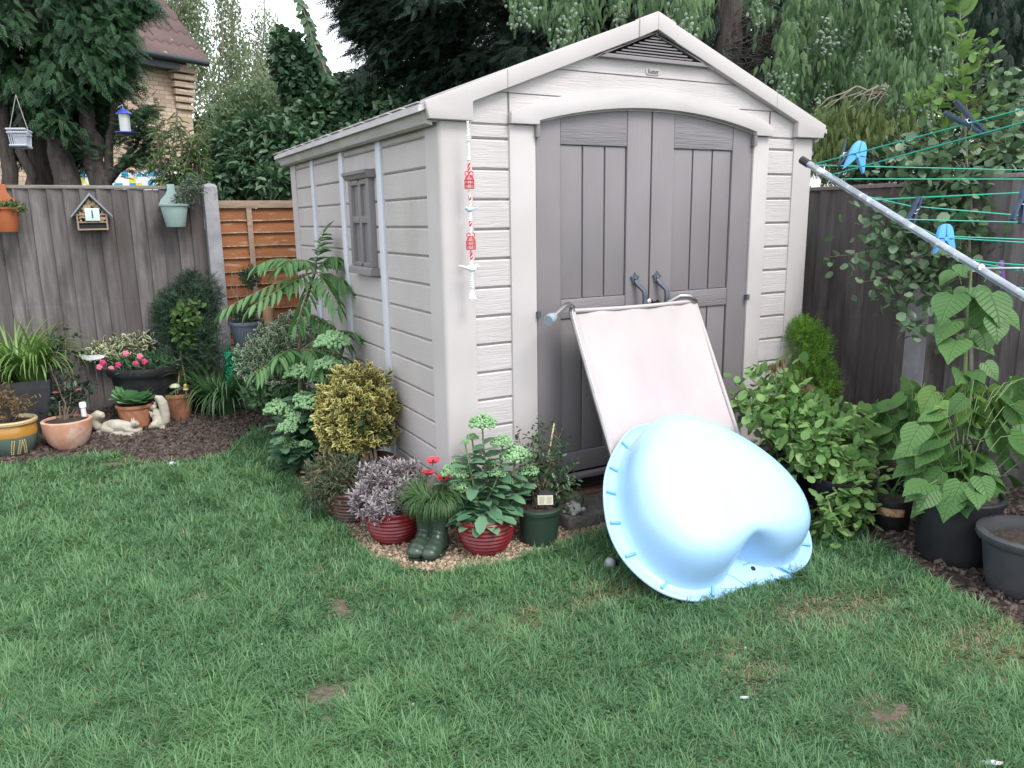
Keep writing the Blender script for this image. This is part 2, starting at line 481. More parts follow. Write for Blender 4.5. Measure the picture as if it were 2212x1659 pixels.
_h = lambda s2: (np.sin(ci[:, 0] * 12.9898 + ci[:, 1] * 78.233 + s2) * 43758.5453) % 1.0
tc_ = (ci + .2 + .6 * np.stack([_h(0.), _h(1.7)], 1)) * CELL
az = np.arctan2(q[:, 1] - tc_[:, 1], q[:, 0] - tc_[:, 0]) + rng.normal(size=N) * .75
tuft = _h(3.1)
lean = np.clip(.92 + .36 * rng.normal(size=N) + .25 * n2, .05, 1.5)
dirs = np.stack([np.cos(az) * np.sin(lean), np.sin(az) * np.sin(lean), np.cos(lean)], 1)
nn = np.stack([-np.cos(az) * np.cos(lean), -np.sin(az) * np.cos(lean), np.sin(lean)], 1)
Lg = (.028 + .042 * rng.random(N) ** 2) * (.55 + 1.2 * n2 * n3 + .40 * n1 + .35 * tuft) * (1 - .45 * bare) * (1 - .3 * straw)
Wg = (.0022 + .0012 * rng.random(N)) * np.clip(kk / 2.6, 1, 2.0)
tg = np.clip(.00 + .50 * n1 + .40 * n2 + .35 * (n3 - .5) + .22 * tuft + .28 * rng.normal(size=N), 0, 1)
dry = (rng.random(N) < .035 + .75 * straw)
pos = np.concatenate([q, np.full((N, 1), .012)], 1)
tag(scatter('lawn_grass', M_grass, pos[~dry], dirs[~dry], nn[~dry], Lg[~dry], Wg[~dry], T_BLADE, tint=tg[~dry], smooth=True), 'short green lawn grass with worn dry patches', 'grass', kind='stuff')
M_dry = leafm('dry_grass', (.16, .13, .07), (.30, .25, .14), rough=.6, tr=.2)
tag(scatter('dry_grass', M_dry, pos[dry], dirs[dry] * np.array([1, 1, .5]), nn[dry], Lg[dry] * .9, Wg[dry], T_BLADE, smooth=True), 'straw coloured dry blades among the green lawn grass', 'grass', kind='stuff')

# clover and other small round leaves threaded through the turf
qc = np.stack([rng.uniform(-3.2, 2.2, 26000), rng.uniform(-2.9, 2.3, 26000)], 1); qc = qc[inpoly(qc, LAWN)]
qc = qc[(vnoise(qc, 1.9, 21) * .6 + vnoise(qc, 6, 22) * .4) > .60]; nc_ = len(qc); ac = rng.uniform(0, 6.28, nc_)
PC, DC = [], []
for k in range(3):
    a3 = ac + k * 2.094; PC.append(np.column_stack([qc, .022 + .016 * rng.random(nc_)])); DC.append(np.stack([np.cos(a3), np.sin(a3), .15 + .2 * rng.random(nc_)], 1))
PC, DC = np.concatenate(PC), np.concatenate(DC)
tag(scatter('clover_leaves', leafm('clover_leaf', (.055, .145, .055), (.10, .21, .085), rough=.5, tr=.3), PC, DC, np.tile([0., 0, 1.], (len(PC), 1)) + rng.normal(size=(len(PC), 3)) * .2, .009, .009, T_ROUND), 'low round clover leaves threaded through the lawn grass', 'clover', kind='stuff')

# loose bark chips and gravel stones
def chips(name, poly, n, m, size, zf, flat=.35, extra=None):
    p = np.array(poly); x0, y0 = p.min(0); x1, y1 = p.max(0)
    q = np.stack([rng.uniform(x0, x1, n * 4), rng.uniform(y0, y1, n * 4)], 1); q = q[inpoly(q, poly)][:n]
    tv = np.array([(0, -.5, 0), (1, -.35, .1), (.9, .5, 0), (.1, .4, .12), (.15, -.35, flat), (.85, -.2, flat), (.75, .35, flat * 1.1), (.2, .3, flat * .9)])
    tf = [(4, 5, 6, 7), (0, 1, 5, 4), (1, 2, 6, 5), (2, 3, 7, 6), (3, 0, 4, 7)]
    n_ = len(q); a = rng.uniform(0, 6.28, n_)
    d = np.stack([np.cos(a), np.sin(a), rng.normal(size=n_) * .25], 1); up = np.stack([rng.normal(size=n_) * .25, rng.normal(size=n_) * .25, np.ones(n_)], 1)
    L = size[0] * (.5 + rng.random(n_) ** 2 * 1.3); W = L * size[1] * (.6 + .6 * rng.random(n_))
    z = np.array([zf(*t) for t in q])
    return scatter(name, m, np.column_stack([q, z]), d, up, L, W, (tv, tf, np.ones(8)))
M_chip = leafm('bark_chip', (.026, .019, .016), (.125, .094, .078), rough=.9, tr=0)
bedf = lambda x, y: .014 + bedz(y) + .012 * fbm2(x, y, 6)
CH = [p for p in BED if p[0] > -3.2] + [(-3.1, 3.6), (-3.1, 2.4)]
tag(chips('bark_chips', [EDGE_L[i] for i in range(0, 12)] + [(-.3, 1.9), (-.03, 3.55), (-3.0, 3.55)], 21000, M_chip, (.026, .26), bedf), 'dark bark chippings mulching the left flower border', 'bark chips', kind='stuff')
tag(chips('bark_litter', EDGE_R[1:] + [(3.0, -4.2), (3.0, .3), (1.6, -.1)], 8000, M_chip, (.028, .26), lambda x, y: .014 + .012 * (fbm2(x, y, 6) + .5)), 'dark bark chippings in the right hand border', 'bark chips', kind='stuff')
M_stone = leafm('gravel_stone', (.16, .105, .065), (.46, .37, .27), rough=.75, tr=0)
tag(chips('gravel_stones', GRAV, 11000, M_stone, (.012, .75), lambda x, y: .012 + .006 * fbm2(x, y, 8), .45), 'golden pea gravel spread along the shed front and side', 'gravel', kind='stuff')
M_petal = leafm('white_clover_head', (.45, .45, .38), (.62, .62, .55), rough=.7, tr=.2)
for i, (u, v) in enumerate([(892, 1522), (1048, 1275), (566, 1392), (380, 1500), (243, 1565), (220, 1608), (278, 1560), (700, 1370), (452, 1188), (1610, 1400)]):
    c = gp(u, v, .024)
    b = MB()
    for k in range(14):
        dd = runit(1)[0]; dd[2] = abs(dd[2]); b.ball(c + dd * .003, (.0024, .0024, .003), 5, 4)
    b.tube([c + [0, 0, -.03], c], .0008, 4)
    tag(b.build('clover_flower', M_petal, base=(c[0], c[1], 0)), 'tiny white clover flower head dotted in the open lawn', 'flower', 'white clover flowers in the lawn')
M_feather = mat('white_feather', (.62, .62, .63), (.45, .45, .47), 60, rough=.8)
for (u, v), lb, ln in (((1608, 1508), 'small white scrap lying beside the bare patch on the right of the lawn', .03), ((2140, 1650), 'white feather lying in the lawn at the bottom right corner', .065)):
    c = gp(u, v, .026); b = MB(); ax = nrmz(np.array([.8, -.6, .1])); sd2 = nrmz(np.array([.6, .8, .25])); n = 13; vs = []
    for k in range(n):
        t = k / (n - 1); w = .17 * ln * math.sin(math.pi * min(1, .06 + t * .94)) ** .7 * (1 + .25 * math.sin(k * 2.7)); p = c + ax * ln * (t - .5) + np.array([0, 0, .06 * ln * math.sin(3 * t)])
        vs += [p + sd2 * w, p + np.array([0, 0, .006]), p - sd2 * w * .8]
    b.add(vs, [(k * 3 + e, k * 3 + e + 1, k * 3 + e + 4, k * 3 + e + 3) for k in range(n - 1) for e in (0, 1)])
    tag(b.build('white_feather', M_feather, base=(c[0], c[1], 0), smooth=80), lb, 'feather')
# worn earth showing where the turf has gone
M_earth = mat('bare_earth', (.10, .078, .058), (.17, .135, .10), 25, rough=.95, bump=1., bscale=60, bdist=.02)
for (u, v), a, b_, br, st in WORN:
    if br < .7: continue
    c = gp(u, v); k = 26; poly = []
    for i in range(k):
        an = 2 * math.pi * i / k; rr = .70 + .35 * mnoise.noise(Vector((math.cos(an) * 1.7 + u, math.sin(an) * 1.7, 0))); poly.append((c[0] + a * rr * math.cos(an), c[1] + b_ * rr * math.sin(an)))
    poly = [p for p in poly]
    o = grid_sheet('soil_patch', M_earth, poly, lambda x, y: .0165 + .006 * fbm2(x, y, 25), .03); struct(o)
c = gb(372, 1012); b = MB()
b.ball((c[0], c[1], .03), (.03, .022, .018), 9, 6)
tag(b.build('pale_pebble', mat('pale_stone', (.5, .5, .53), (.36, .36, .4), 40, rough=.8), base=(c[0], c[1], 0), smooth=60), 'pale pebble lying at the lawn edge below the bark border', 'stone')
# ============================================================ the shed
F = 0.12; SW = 2.5; SD = 2.93; CX0 = 1.25
M_cream = mat('shed_resin', (.525, .485, .482), (.48, .445, .44), 3, c3=(.43, .41, .375), s3=2.4, lo3=.60, hi3=.95, st3=(1, 1, .3), rough=.55, bump=.12, bscale=90, bdist=.001)
M_wood = mat('shed_resin_boards', (.54, .50, .498), (.49, .455, .45), 3, rough=.55, bump=.42, bscale=3.2, bstretch=(1.6, 1, 26), bdist=.010, dist=1.1, bdetail=7)
M_side = mat('shed_resin_side', (.50, .463, .455), (.45, .415, .405), 2.5, c3=(.40, .37, .34), s3=3, lo3=.55, hi3=.9, st3=(1, 1, .35), rough=.6, bump=.35, bscale=6, bstretch=(1, 2.2, 22), bdist=.005, dist=.8)
M_strip = mat('shed_pale_strip', (.60, .62, .68), (.56, .58, .64), 5, rough=.5)
M_taupe = mat('door_resin', (.190, .174, .181), (.238, .219, .228), 2.2, stretch=(1, 1, .5), rough=.5, bump=.35, bscale=7, bstretch=(20, 1, 1), bdist=.004, dist=.4, lo=.3, hi=.7)
M_taupeh = mat('door_resin_rail', (.200, .185, .196), (.235, .216, .228), 3, rough=.5, bump=.7, bscale=3, bstretch=(1.6, 1, 24), bdist=.007, dist=1.0)
M_iron = mat('handle_metal', (.085, .100, .125), (.13, .15, .18), 30, rough=.4, metal=.3)
M_gap = mat('shed_dark_void', (.02, .018, .02), rough=.9)
M_chrome = mat('bright_steel', (.62, .62, .64), rough=.22, metal=1.)

shed = thing('garden_shed', (CX0, SD / 2, F), 'cream resin shed with grey double doors and shingle edged roof', 'shed')
def sp(b, name, m, parent=None, **k):   # shed-local -> place
    b.v = [(x, y, z + F) for x, y, z in b.v]
    return b.build(name, m, parent or shed, **k)

def arch(x):   # the head of the door opening
    xc, half, zs, zc = 1.2575, .7335, 1.925, 2.016
    r = (half ** 2 + (zc - zs) ** 2) / (2 * (zc - zs))
    t = min(abs(x - xc), half)
    return zc - r + math.sqrt(r * r - t * t)
def roofz(x, off=0.0):
    return 2.485 + off - abs(x - 1.24) * (2.485 - 1.984) / 1.315
BZ = [1.905] + [1.837 - .1425 * i for i in range(13)] + [.0]
def boards(b, x0, x1, y, thick, zs, gap=.007, lip=.008, axis='x'):
    """horizontal boards with bevelled lower lips"""
    for zt, zb in zip(zs[:-1], zs[1:]):
        if zt - zb < .02: continue
        top, bot = zt - gap, zb
        pr = [(y + .004, top), (y, top - .006), (y, bot + lip), (y + .009, bot), (y + thick, bot), (y + thick, top)]
        n = len(pr)
        if axis == 'x':
            vs = [(x0, p, z) for p, z in pr] + [(x1, p, z) for p, z in pr]
        else:
            vs = [(p, x0, z) for p, z in pr] + [(p, x1, z) for p, z in pr]
        b.add(vs, [tuple(range(n)), tuple(range(2 * n - 1, n - 1, -1))] + [(i, (i + 1) % n, n + (i + 1) % n, n + i) for i in range(n)])
# corner posts: broad, with a rounded outer arris
def cpost(cx, cy, sx, sy):
    r = .022; w = .168
    pts = [(0, w), (0, r)] + [(r - r * math.cos(t), r - r * math.sin(t)) for t in (math.pi / 8, math.pi / 4, 3 * math.pi / 8)] + [(r, 0), (w, 0), (w, .03), (.03, .03), (.03, w)]
    pl = [(cx + sx * a, cy + sy * c) for a, c in pts]
    return MB().prism(pl, 0.0, 1.905, 'z')
for cx, cy, sx, sy in ((0, 0, 1, 1), (SW, 0, -1, 1), (0, SD, 1, -1), (SW, SD, -1, -1)):
    sp(cpost(cx, cy, sx, sy), 'corner_post', M_cream, smooth=40)
for x0, x1 in ((.168, .372), (2.118, 2.332)):
    b = MB(); boards(b, x0, x1, .008, .02, BZ); b.box((x0, .026, 0), (x1, .034, 1.905))
    sp(b, 'cladding', M_wood)
for x0, x1 in ((.372, .519), (1.996, 2.118)):
    sp(MB().box((x0, -.004, 0), (x1, .05, 1.905)), 'door_post', M_cream, bevel=.006)
# gable boards: three courses cut by the roof line and the arch
def gable(y, t, x0, x1, cut=True):
    b = MB(); zs = [1.905, 2.049, 2.176, 2.42]
    for ci in range(3):
        xs = np.linspace(x0, x1, 91)
        for xa, xb in zip(xs[:-1], xs[1:]):
            q = []
            for x in (xa, xb):
                lo = max(zs[ci] + .003, arch(x) - .01 if (cut and .52 < x < 1.995) else 0)
                hi = min(zs[ci + 1] - .003, roofz(x, -.03))
                q.append((lo, hi))
            if q[0][1] - q[0][0] < .002 and q[1][1] - q[1][0] < .002: continue
            q = [(l, max(h, l)) for l, h in q]
            b.add([(xa, y, q[0][0]), (xb, y, q[1][0]), (xb, y, q[1][1]), (xa, y, q[0][1])], [(0, 1, 2, 3)])
    return b
b = gable(.004, .02, -.05, 2.53); sp(b, 'gable_board', M_wood)
b = MB()
for i in range(60):    # backing a little behind, seen only in the grooves
    xa, xb = -.04 + 2.56 * i / 60, -.04 + 2.56 * (i + 1) / 60
    lo = [arch(x) if .52 < x < 1.995 else 1.9 for x in (xa, xb)]
    b.add([(xa, .012, lo[0]), (xb, .012, lo[1]), (xb, .012, roofz(xb, -.04)), (xa, .012, roofz(xa, -.04))], [(0, 1, 2, 3)])
sp(b, 'gable_backing', M_cream)
M_seam = mat('seam_gap', (.16, .15, .155), rough=.9)
for x in (.372, 2.118): sp(MB().box((x - .0035, -.0005, 1.906), (x + .0035, .006, roofz(x, -.10))), 'gable_seam', M_seam)
# arched trim over the doors
lo = [(.369, 1.907), (.528, 1.907)] + [(x, arch(x)) for x in np.linspace(.528, 1.987, 32)] + [(1.987, 1.907), (2.116, 1.907)]
up_ = [(2.116, 1.957)] + [(x, 1.957 + (.148) * (1 - ((x - 1.243) / .873) ** 2) ** .85) for x in np.linspace(2.10, .386, 36)] + [(.369, 1.957)]
sp(MB().prism(lo + up_, -.032, .003), 'arch_trim', M_cream, bevel=.004)
# roof edge boards on the front, three lengths each side, and the cap at the apex
def fascia(y0, y1, nm='fascia'):
    def P(a, o): return [(1.24 + a * t, z) for t, z in o]
    for s_ in (-1, 1):
        inn = [(1.075, 1.911), (1.075, 1.994)]
        def zin(t): return 2.402 - t * (2.402 - 1.994) / 1.075
        def zout(t): return 2.49 - t * (2.49 - 1.984) / 1.318
        for t0, t1, lowend in ((.0, .119, 0), (.1195, .89, 0), (.891, 1.318, 1)):
            if lowend: o = [(t0, zout(t0)), (1.318, 1.984), (1.298, 1.909), (1.075, 1.909), (1.075, 1.994), (t0, zin(t0))]
            else: o = [(t0, zout(t0)), (t1, zout(t1)), (t1, zin(t1)), (t0, zin(t0))]
            proud = .006 if t0 == 0 else 0
            o2 = [(1.24 + s_ * t, z + (.004 if t0 == 0 and z > 2.4 else 0)) for t, z in o]
            sp(MB().prism(o2, y0 - proud, y1), nm, M_cream, bevel=.005)
fascia(-.037, .003)
# thin top lip that overhangs the front boards
# roof slabs with three courses of shingle-like steps, the eave boxes along the sides, the ridge
M_roof = mat('roof_panel_resin', (.55, .52, .53), (.47, .44, .45), 5, rough=.65, bump=.3, bscale=40, bdist=.003)
M_eave = mat('eave_resin', (.42, .40, .395), (.50, .475, .47), 3, stretch=(1, 1, 6), rough=.6, c3=(.33, .32, .29), s3=5, lo3=.5, hi3=.8)
for s_ in (-1, 1):
    b = MB(); n = 7
    for i in range(n):
        t0, t1 = 1.335 * i / n, 1.335 * (i + 1) / n + .01
        z = lambda t: 2.462 - t * (2.462 - 1.960) / 1.318
        vs = [(1.24 + s_ * t, y, zz) for t, dz in ((t0, .004), (t1, .014)) for y in (-.020, SD + .03) for zz in (z(t) + dz, z(t) - .012)]
        b.add(vs, [(0, 2, 6, 4), (1, 5, 7, 3), (0, 4, 5, 1), (2, 3, 7, 6), (4, 6, 7, 5), (0, 1, 3, 2)])
    sp(b, 'roof_panel', M_roof)
    x = 1.24 + s_ * 1.318
    b = MB()
    pr = [(x - s_ * .05, 1.885), (x - s_ * .018, 1.893), (x - s_ * .004, 1.925), (x + s_ * .004, 1.955), (x + s_ * .002, 1.979), (x - s_ * .05, 1.995)]
    n = len(pr)
    for y0, y1 in ((.004, .98), (.984, 1.96), (1.964, SD + .03)):
        vs = [(a, y0, z) for a, z in pr] + [(a, y1, z) for a, z in pr]
        b.add(vs, [tuple(range(n)), tuple(range(2 * n - 1, n - 1, -1))] + [(i, (i + 1) % n, n + (i + 1) % n, n + i) for i in range(n)])
    y = .03
    while y < SD:    # the ragged pale shingle edge
        w = .16 + .10 * random.random()
        b.box((x - .02, y, 1.984), (x + s_ * .010 if s_ > 0 else x + .02, y + w, 1.988 + .003 * random.random())) if s_ > 0 else b.box((x - .010, y, 1.984), (x + .02, y + w, 1.988 + .003 * random.random()))
        y += w + .015 + .02 * random.random()
    sp(b, 'eave_trim', M_eave)
sp(MB().prism([(1.14, 2.43), (1.14, 2.446), (1.24, 2.488), (1.34, 2.446), (1.34, 2.43), (1.24, 2.47)][::-1], -.034, SD + .035), 'ridge_cap', M_cream, bevel=.004)
# vent
tri = lambda k, dz=0: [(.872 + k * 1.9, 2.250 + k + dz), (1.612 - k * 1.9, 2.250 + k + dz), (1.242, 2.394 - k * .75 + dz)]
o, i_ = tri(0), tri(.019)
b = MB()
for a in range(3):
    c = (a + 1) % 3
    b.prism([o[a], o[c], i_[c], i_[a]], -.028, .003)
vent = sp(b, 'vent', M_taupe, bevel=.003)
sp(MB().prism(tri(.012), .0, .0035), 'vent_back', M_gap, vent)
for k in range(7):
    z = 2.276 + k * .0145
    h = (2.377 - z) * 2.50
    if h < .02: continue
    sp(MB().box((1.242 - h, -.020, z), (1.242 + h, -.004, z + .0065)), 'vent_slat', M_taupe, vent)
# raised maker's plate with its lettering
pl = []
for k in range(24):
    a = 2 * math.pi * k / 24
    pl.append((1.245 + (.030 if math.cos(a) > 0 else -.030) + .019 * math.cos(a), 2.207 + .019 * math.sin(a)))
plate = sp(MB().prism(pl, -.001, .006), 'nameplate', M_cream, bevel=.003)
def lettering(name, txt, size, loc, rot, m, parent, ext=.002):
    cu = bpy.data.curves.new(name, 'FONT'); cu.body = txt; cu.size = size; cu.extrude = ext; cu.align_x = 'CENTER'; cu.align_y = 'CENTER'
    tmp = bpy.data.objects.new(name, cu); COL.objects.link(tmp); bpy.context.view_layer.update()
    me = bpy.data.meshes.new_from_object(tmp.evaluated_get(bpy.context.evaluated_depsgraph_get()))
    bpy.data.objects.remove(tmp); o = bpy.data.objects.new(name, me); COL.objects.link(o); me.materials.clear(); me.materials.append(m)
    o.parent = parent; o.location = tuple(np.asarray(loc) - np.array(world_loc(parent))); o.rotation_euler = rot
    return o
lettering('nameplate_lettering', 'Keter', .031, (1.245, -.003, 2.206 + F), (R(90), 0, 0), M_taupeh, plate)
# doors
def door(x0, x1, side):
    z0 = .078; fr = []
    a, c = (x0 + .146, x1 - .158) if side < 0 else (x0 + .150, x1 - .150)
    base = MB()
    xs = np.linspace(x0, x1, 16)
    base.prism([(x0, z0)] + [(x1, z0)] + [(x, arch(x) - .012) for x in xs[::-1]], .028, .05)
    d = sp(base, 'door', M_taupe)
    for p, q in ((x0, a), (c, x1)):
        sp(MB().prism([(p, z0), (q, z0)] + [(x, arch(x) - .010) for x in np.linspace(q, p, 8)], .006, .027), 'stile', M_taupe, d, bevel=.005)
    sp(MB().prism([(a + .001, 1.822), (c - .001, 1.822)] + [(x, arch(x) - .010) for x in np.linspace(c - .001, a + .001, 12)], .008, .027), 'top_rail', M_taupeh, d, bevel=.006)
    sp(MB().box((a + .001, .008, .935), (c - .001, .027, 1.036)), 'middle_rail', M_taupeh, d, bevel=.006)
    sp(MB().box((a + .001, .008, z0), (c - .001, .027, .19)), 'bottom_rail', M_taupeh, d, bevel=.006)
    for zl, zh in ((.193, .932), (1.039, 1.819)):
        w = (c - a) / 3
        for k in range(3):
            sp(MB().box((a + k * w + .005, .017, zl), (a + (k + 1) * w - .005, .027, zh)), 'door_plank', M_taupe, d, bevel=.004)
    # grab handle: star-shaped plate, cranked bar, lower plate
    hx = x1 - .100 if side < 0 else x0 + .045
    b = MB()
    for zc, sg in ((1.125, 1), (.80, -1)):
        st = [(hx + (.030 if k % 2 == 0 else .019) * math.sin(2 * math.pi * k / 10), zc + sg * (.034 if k % 2 == 0 else .022) * math.cos(2 * math.pi * k / 10)) for k in range(10)]
        if sg < 0: st = st[::-1]
        b.prism(st[::-1], -.004, .006)
        b.ball((hx, -.006, zc), .008, 8, 6)
    b.tube([(hx, -.004, 1.115), (hx + .010, -.018, 1.09), (hx + .030, -.045, 1.06), (hx + .034, -.050, 1.03), (hx + .034, -.050, .90), (hx + .030, -.045, .865), (hx + .010, -.018, .835), (hx, -.004, .81)],
           [.012, .014, .014, .015, .015, .014, .014, .012], 6)
    sp(b, 'handle', M_iron, d, smooth=40)
    hinge_x = x0 if side < 0 else x1
    for z, h in ((1.878, .058), (.973, .032), (.22, .032)):
        b = MB()
        b.tube([(hinge_x + side * -.0, -.014, z - h / 2), (hinge_x, -.014, z + h / 2)], .011 if h < .05 else .014, 10)
        b.box((hinge_x - .012, -.008, z - h / 2 + .002), (hinge_x + .012, .004, z + h / 2 - .002))
        sp(b, 'hinge', M_taupe if h > .05 else M_iron, d, smooth=40)
    return d
dl = door(.524, 1.2475, -1); dr = door(1.2565, 1.991, 1)
b = MB(); b.box((.50, .052, .0), (2.02, .06, 2.02)); sp(b, 'door_backing', M_gap)
b = MB()     # hasp and padlock between the handles
for k in range(16): pass
b.lathe([(.0, -.004), (.024, -.004), (.024, .0), (.016, .004), (0, .004)], (0, 0, 0), 18, Matrix.Translation((1.253, -.004, .985)) @ Matrix.Rotation(R(90), 4, 'X'))
b.tube([(1.243, -.012, .965), (1.243, -.014, .985), (1.25, -.016, .995), (1.258, -.014, .985), (1.258, -.012, .965)], .003, 6)
b.box((1.232, -.022, .93), (1.268, -.006, .962))
sp(b, 'padlock', M_chrome, smooth=40)
b = MB(); b.box((1.262, -.02, .978), (1.300, -.004, .992)); b.prism([(1.300, .972), (1.322, .983), (1.300, 1.0)], -.016, -.006)
sp(b, 'latch', mat('latch_black', (.02, .02, .024), rough=.4))
sp(MB().box((.40, -.040, .045), (2.10, .004, .072)), 'threshold', M_taupeh, bevel=.006)
sp(MB().box((.376, -.012, .0), (2.114, .045, .0445)), 'sill_base', M_gap)
# side walls: framed boards between pale strips
ys = [.168, .80, .885, 1.515, 1.600, 2.230, 2.300, SD - .03]
SZ = [1.905, 1.852] + [1.852 - .143 * i for i in range(1, 13)] + [0]
for y0, y1 in ((ys[0], ys[1]), (ys[2], ys[3]), (ys[4], ys[5]), (ys[6], ys[7])):
    b = MB(); boards(b, y0, y1, .008, .02, SZ, axis='y'); b.box((.026, y0, 0), (.034, y1, 1.905))
    sp(b, 'side_panel', M_side)
for y0, y1 in ((ys[1], ys[2]), (ys[3], ys[4]), (ys[5], ys[6])):
    sp(MB().box((-.006, y0 + .002, 0), (.03, y1 - .002, 1.905)), 'side_strip', M_strip, bevel=.004)
b = MB(); b.box((SW - .034, .168, 0), (SW - .008, SD - .168, 1.905)); sp(b, 'side_wall', M_side)
b = MB(); b.prism([(.168, 0), (SW - .168, 0), (SW - .168, 1.9), (2.5, 1.9), (1.24, 2.42), (0, 1.9), (.168, 1.9)], SD - .03, SD - .008); sp(b, 'back_wall', M_side)
# moulded dummy window on the left side
b = MB()
y0, y1 = .958, 1.345
b.box((-.030, y0, 1.19), (.02, y0 + .052, 1.70)); b.box((-.030, y1 - .052, 1.19), (.02, y1, 1.70))
ym = (y0 + y1) / 2
b.box((-.024, ym - .020, 1.205), (.02, ym + .020, 1.69))
b.box((-.026, y0 + .052, 1.445), (.02, ym - .0205, 1.487)); b.box((-.026, ym + .0205, 1.445), (.02, y1 - .052, 1.487))
b.box((-.027, y0 + .053, 1.668), (.02, ym - .021, 1.699)); b.box((-.027, ym + .021, 1.668), (.02, y1 - .053, 1.699))
b.box((-.027, y0 + .053, 1.191), (.02, ym - .021, 1.215)); b.box((-.027, ym + .021, 1.191), (.02, y1 - .053, 1.215))
win = sp(b, 'window', M_taupe, bevel=.005)
b = MB(); b.prism([(-.036, 1.701), (-.05, 1.723), (-.058, 1.728), (-.058, 1.746), (.01, 1.75), (.01, 1.701)][::-1], y0 - .028, y1 + .028, 'y')
for k in range(14): b.ball((-.036, y0 + .01 + k * (y1 - y0 - .02) / 13, 1.709), .005, 6, 5)
hd = sp(b, 'window_head', M_taupe, win)
sp(MB().prism([(-.034, 1.189), (-.045, 1.176), (-.050, 1.144), (.01, 1.144), (.01, 1.189)], y0 - .02, y1 + .02, 'y'), 'window_sill', M_taupe, win)
sp(MB().box((-.006, y0 + .03, 1.20), (.006, y1 - .03, 1.69)), 'window_pane', mat('window_board', (.17, .16, .155), (.21, .195, .185), 4, stretch=(1, 1, .3), rough=.6, bump=.3, bscale=30), win)

# bricks and slab the shed stands on
M_brick = mat('red_brick', (.13, .062, .050), (.20, .10, .08), 20, rough=.9, bump=.6, bscale=60, bdist=.01)
b = MB(); b.box((.03, .03, 0), (2.47, 2.9, .118)); 
tag(b.build('shed_footing', mat('footing_block', (.10, .075, .066), (.15, .11, .095), 12, rough=.95, bump=.5, bscale=50), base=(1.25, 1.4, 0)), 'dark brick footing under the cream resin shed', 'footing')
for i, (x, lb) in enumerate(((.62, 'red brick laid flat under the door sill behind the turtle'), (.86, 'red brick under the door sill beside the pool rim'), (1.10, 'red brick under the door sill hidden by the pool'))):
    b = MB(); b.box((x - .108, -.075, .02), (x + .108, .028, .088)); b.build
    tag(b.build('brick', M_brick, base=(x, 0, 0), bevel=.006), lb, 'brick', 'bricks under the shed doors')
M_conc = mat('rough_concrete', (.105, .098, .092), (.155, .145, .135), 18, rough=.95, bump=.9, bscale=40, bdist=.015)
b = MB(); b.box((.50, -.33, .0), (1.25, -.085, .085))
tag(b.build('concrete_step', M_conc, base=(.87, -.2, 0), bevel=.012), 'rough dark concrete block step in front of the shed doors', 'step')

# hanging garland on the corner post
gx, gy = .115, -.075
ch = thing('hanging_garland', (gx, gy, F + 1.88), 'garland of red birdcages and white birds hanging on shed corner', 'garland')
M_white = mat('white_ornament', (.80, .80, .80), rough=.6); M_red = mat('red_wire', (.62, .04, .055), rough=.45)
M_blue_ = mat('pale_blue_ornament', (.42, .55, .68), rough=.5)
def cp_(b, n, m, **k): return sp(b, n, m, ch, **k)
tw = MB()
for k in range(2): tw.tube([(gx + .004 * math.cos(k * math.pi + z * 160), gy + .004 * math.sin(k * math.pi + z * 160), z) for z in np.linspace(1.90, 1.175, 160)], .0032, 4)
cp_(tw, 'cord', M_white, smooth=60)
for z0, z1 in ((1.715, 1.665), (1.56, 1.545), (1.45, 1.425), (1.31, 1.27)): cp_(MB().tube([(gx, gy, z0), (gx, gy, z1)], .0065, 6), 'red_cord', M_red)
for z in (1.835, 1.825, 1.815, 1.735, 1.728, 1.60, 1.592, 1.46, 1.452, 1.255, 1.246, 1.17, 1.16, 1.15): cp_(MB().ball((gx, gy, z), (.010, .010, .006), 8, 5), 'bead', M_white, smooth=60)
for zb in (1.600, 1.319):
    b = MB(); r = .0215
    for k in range(10):
        a = 2 * math.pi * k / 10
        b.tube([(gx + r * math.cos(a), gy + r * math.sin(a), zb), (gx + r * math.cos(a), gy + r * math.sin(a), zb + .036), (gx + r * .8 * math.cos(a), gy + r * .8 * math.sin(a), zb + .050), (gx + r * .4 * math.cos(a), gy + r * .4 * math.sin(a), zb + .060), (gx, gy, zb + .063)], .0018, 4)
    for z in (0, .020, .036): b.tube([(gx + r * math.cos(2 * math.pi * k / 20), gy + r * math.sin(2 * math.pi * k / 20), zb + z) for k in range(20)], .0026, 5, close=True)
    for s_ in (-1, 1):
        b.tube([(gx + s_ * (.003 + .009 * (1 - math.cos(t))), gy, zb + .066 + .010 * math.sin(t)) for t in np.linspace(0, 4.2, 10)], .0024, 4)
    cp_(b, 'birdcage', M_red, smooth=60)
def bird(b, zc, s_, k):
    b.ball((gx, gy, zc), (.024 * k, .013 * k, .014 * k), 10, 7, Matrix.Rotation(R(s_ * 10), 4, 'Y'))
    b.ball((gx + s_ * .024 * k, gy, zc + .008 * k), .010 * k, 8, 6)
    b.tube([(gx + s_ * .031 * k, gy, zc + .008 * k), (gx + s_ * .043 * k, gy, zc + .006 * k)], [.003 * k, .0005], 5)
    b.tube([(gx - s_ * .018 * k, gy, zc + .002), (gx - s_ * .058 * k, gy, zc + .014 * k)], [.008 * k, .004 * k], 6)
    return b
cp_(bird(MB(), 1.503, -1, .8), 'bird', M_blue_, smooth=60)
cp_(bird(MB(), 1.228, 1, 1.15), 'bird', M_white, smooth=60)
b = MB(); b.ball((gx, gy, 1.14), .009, 8, 6)
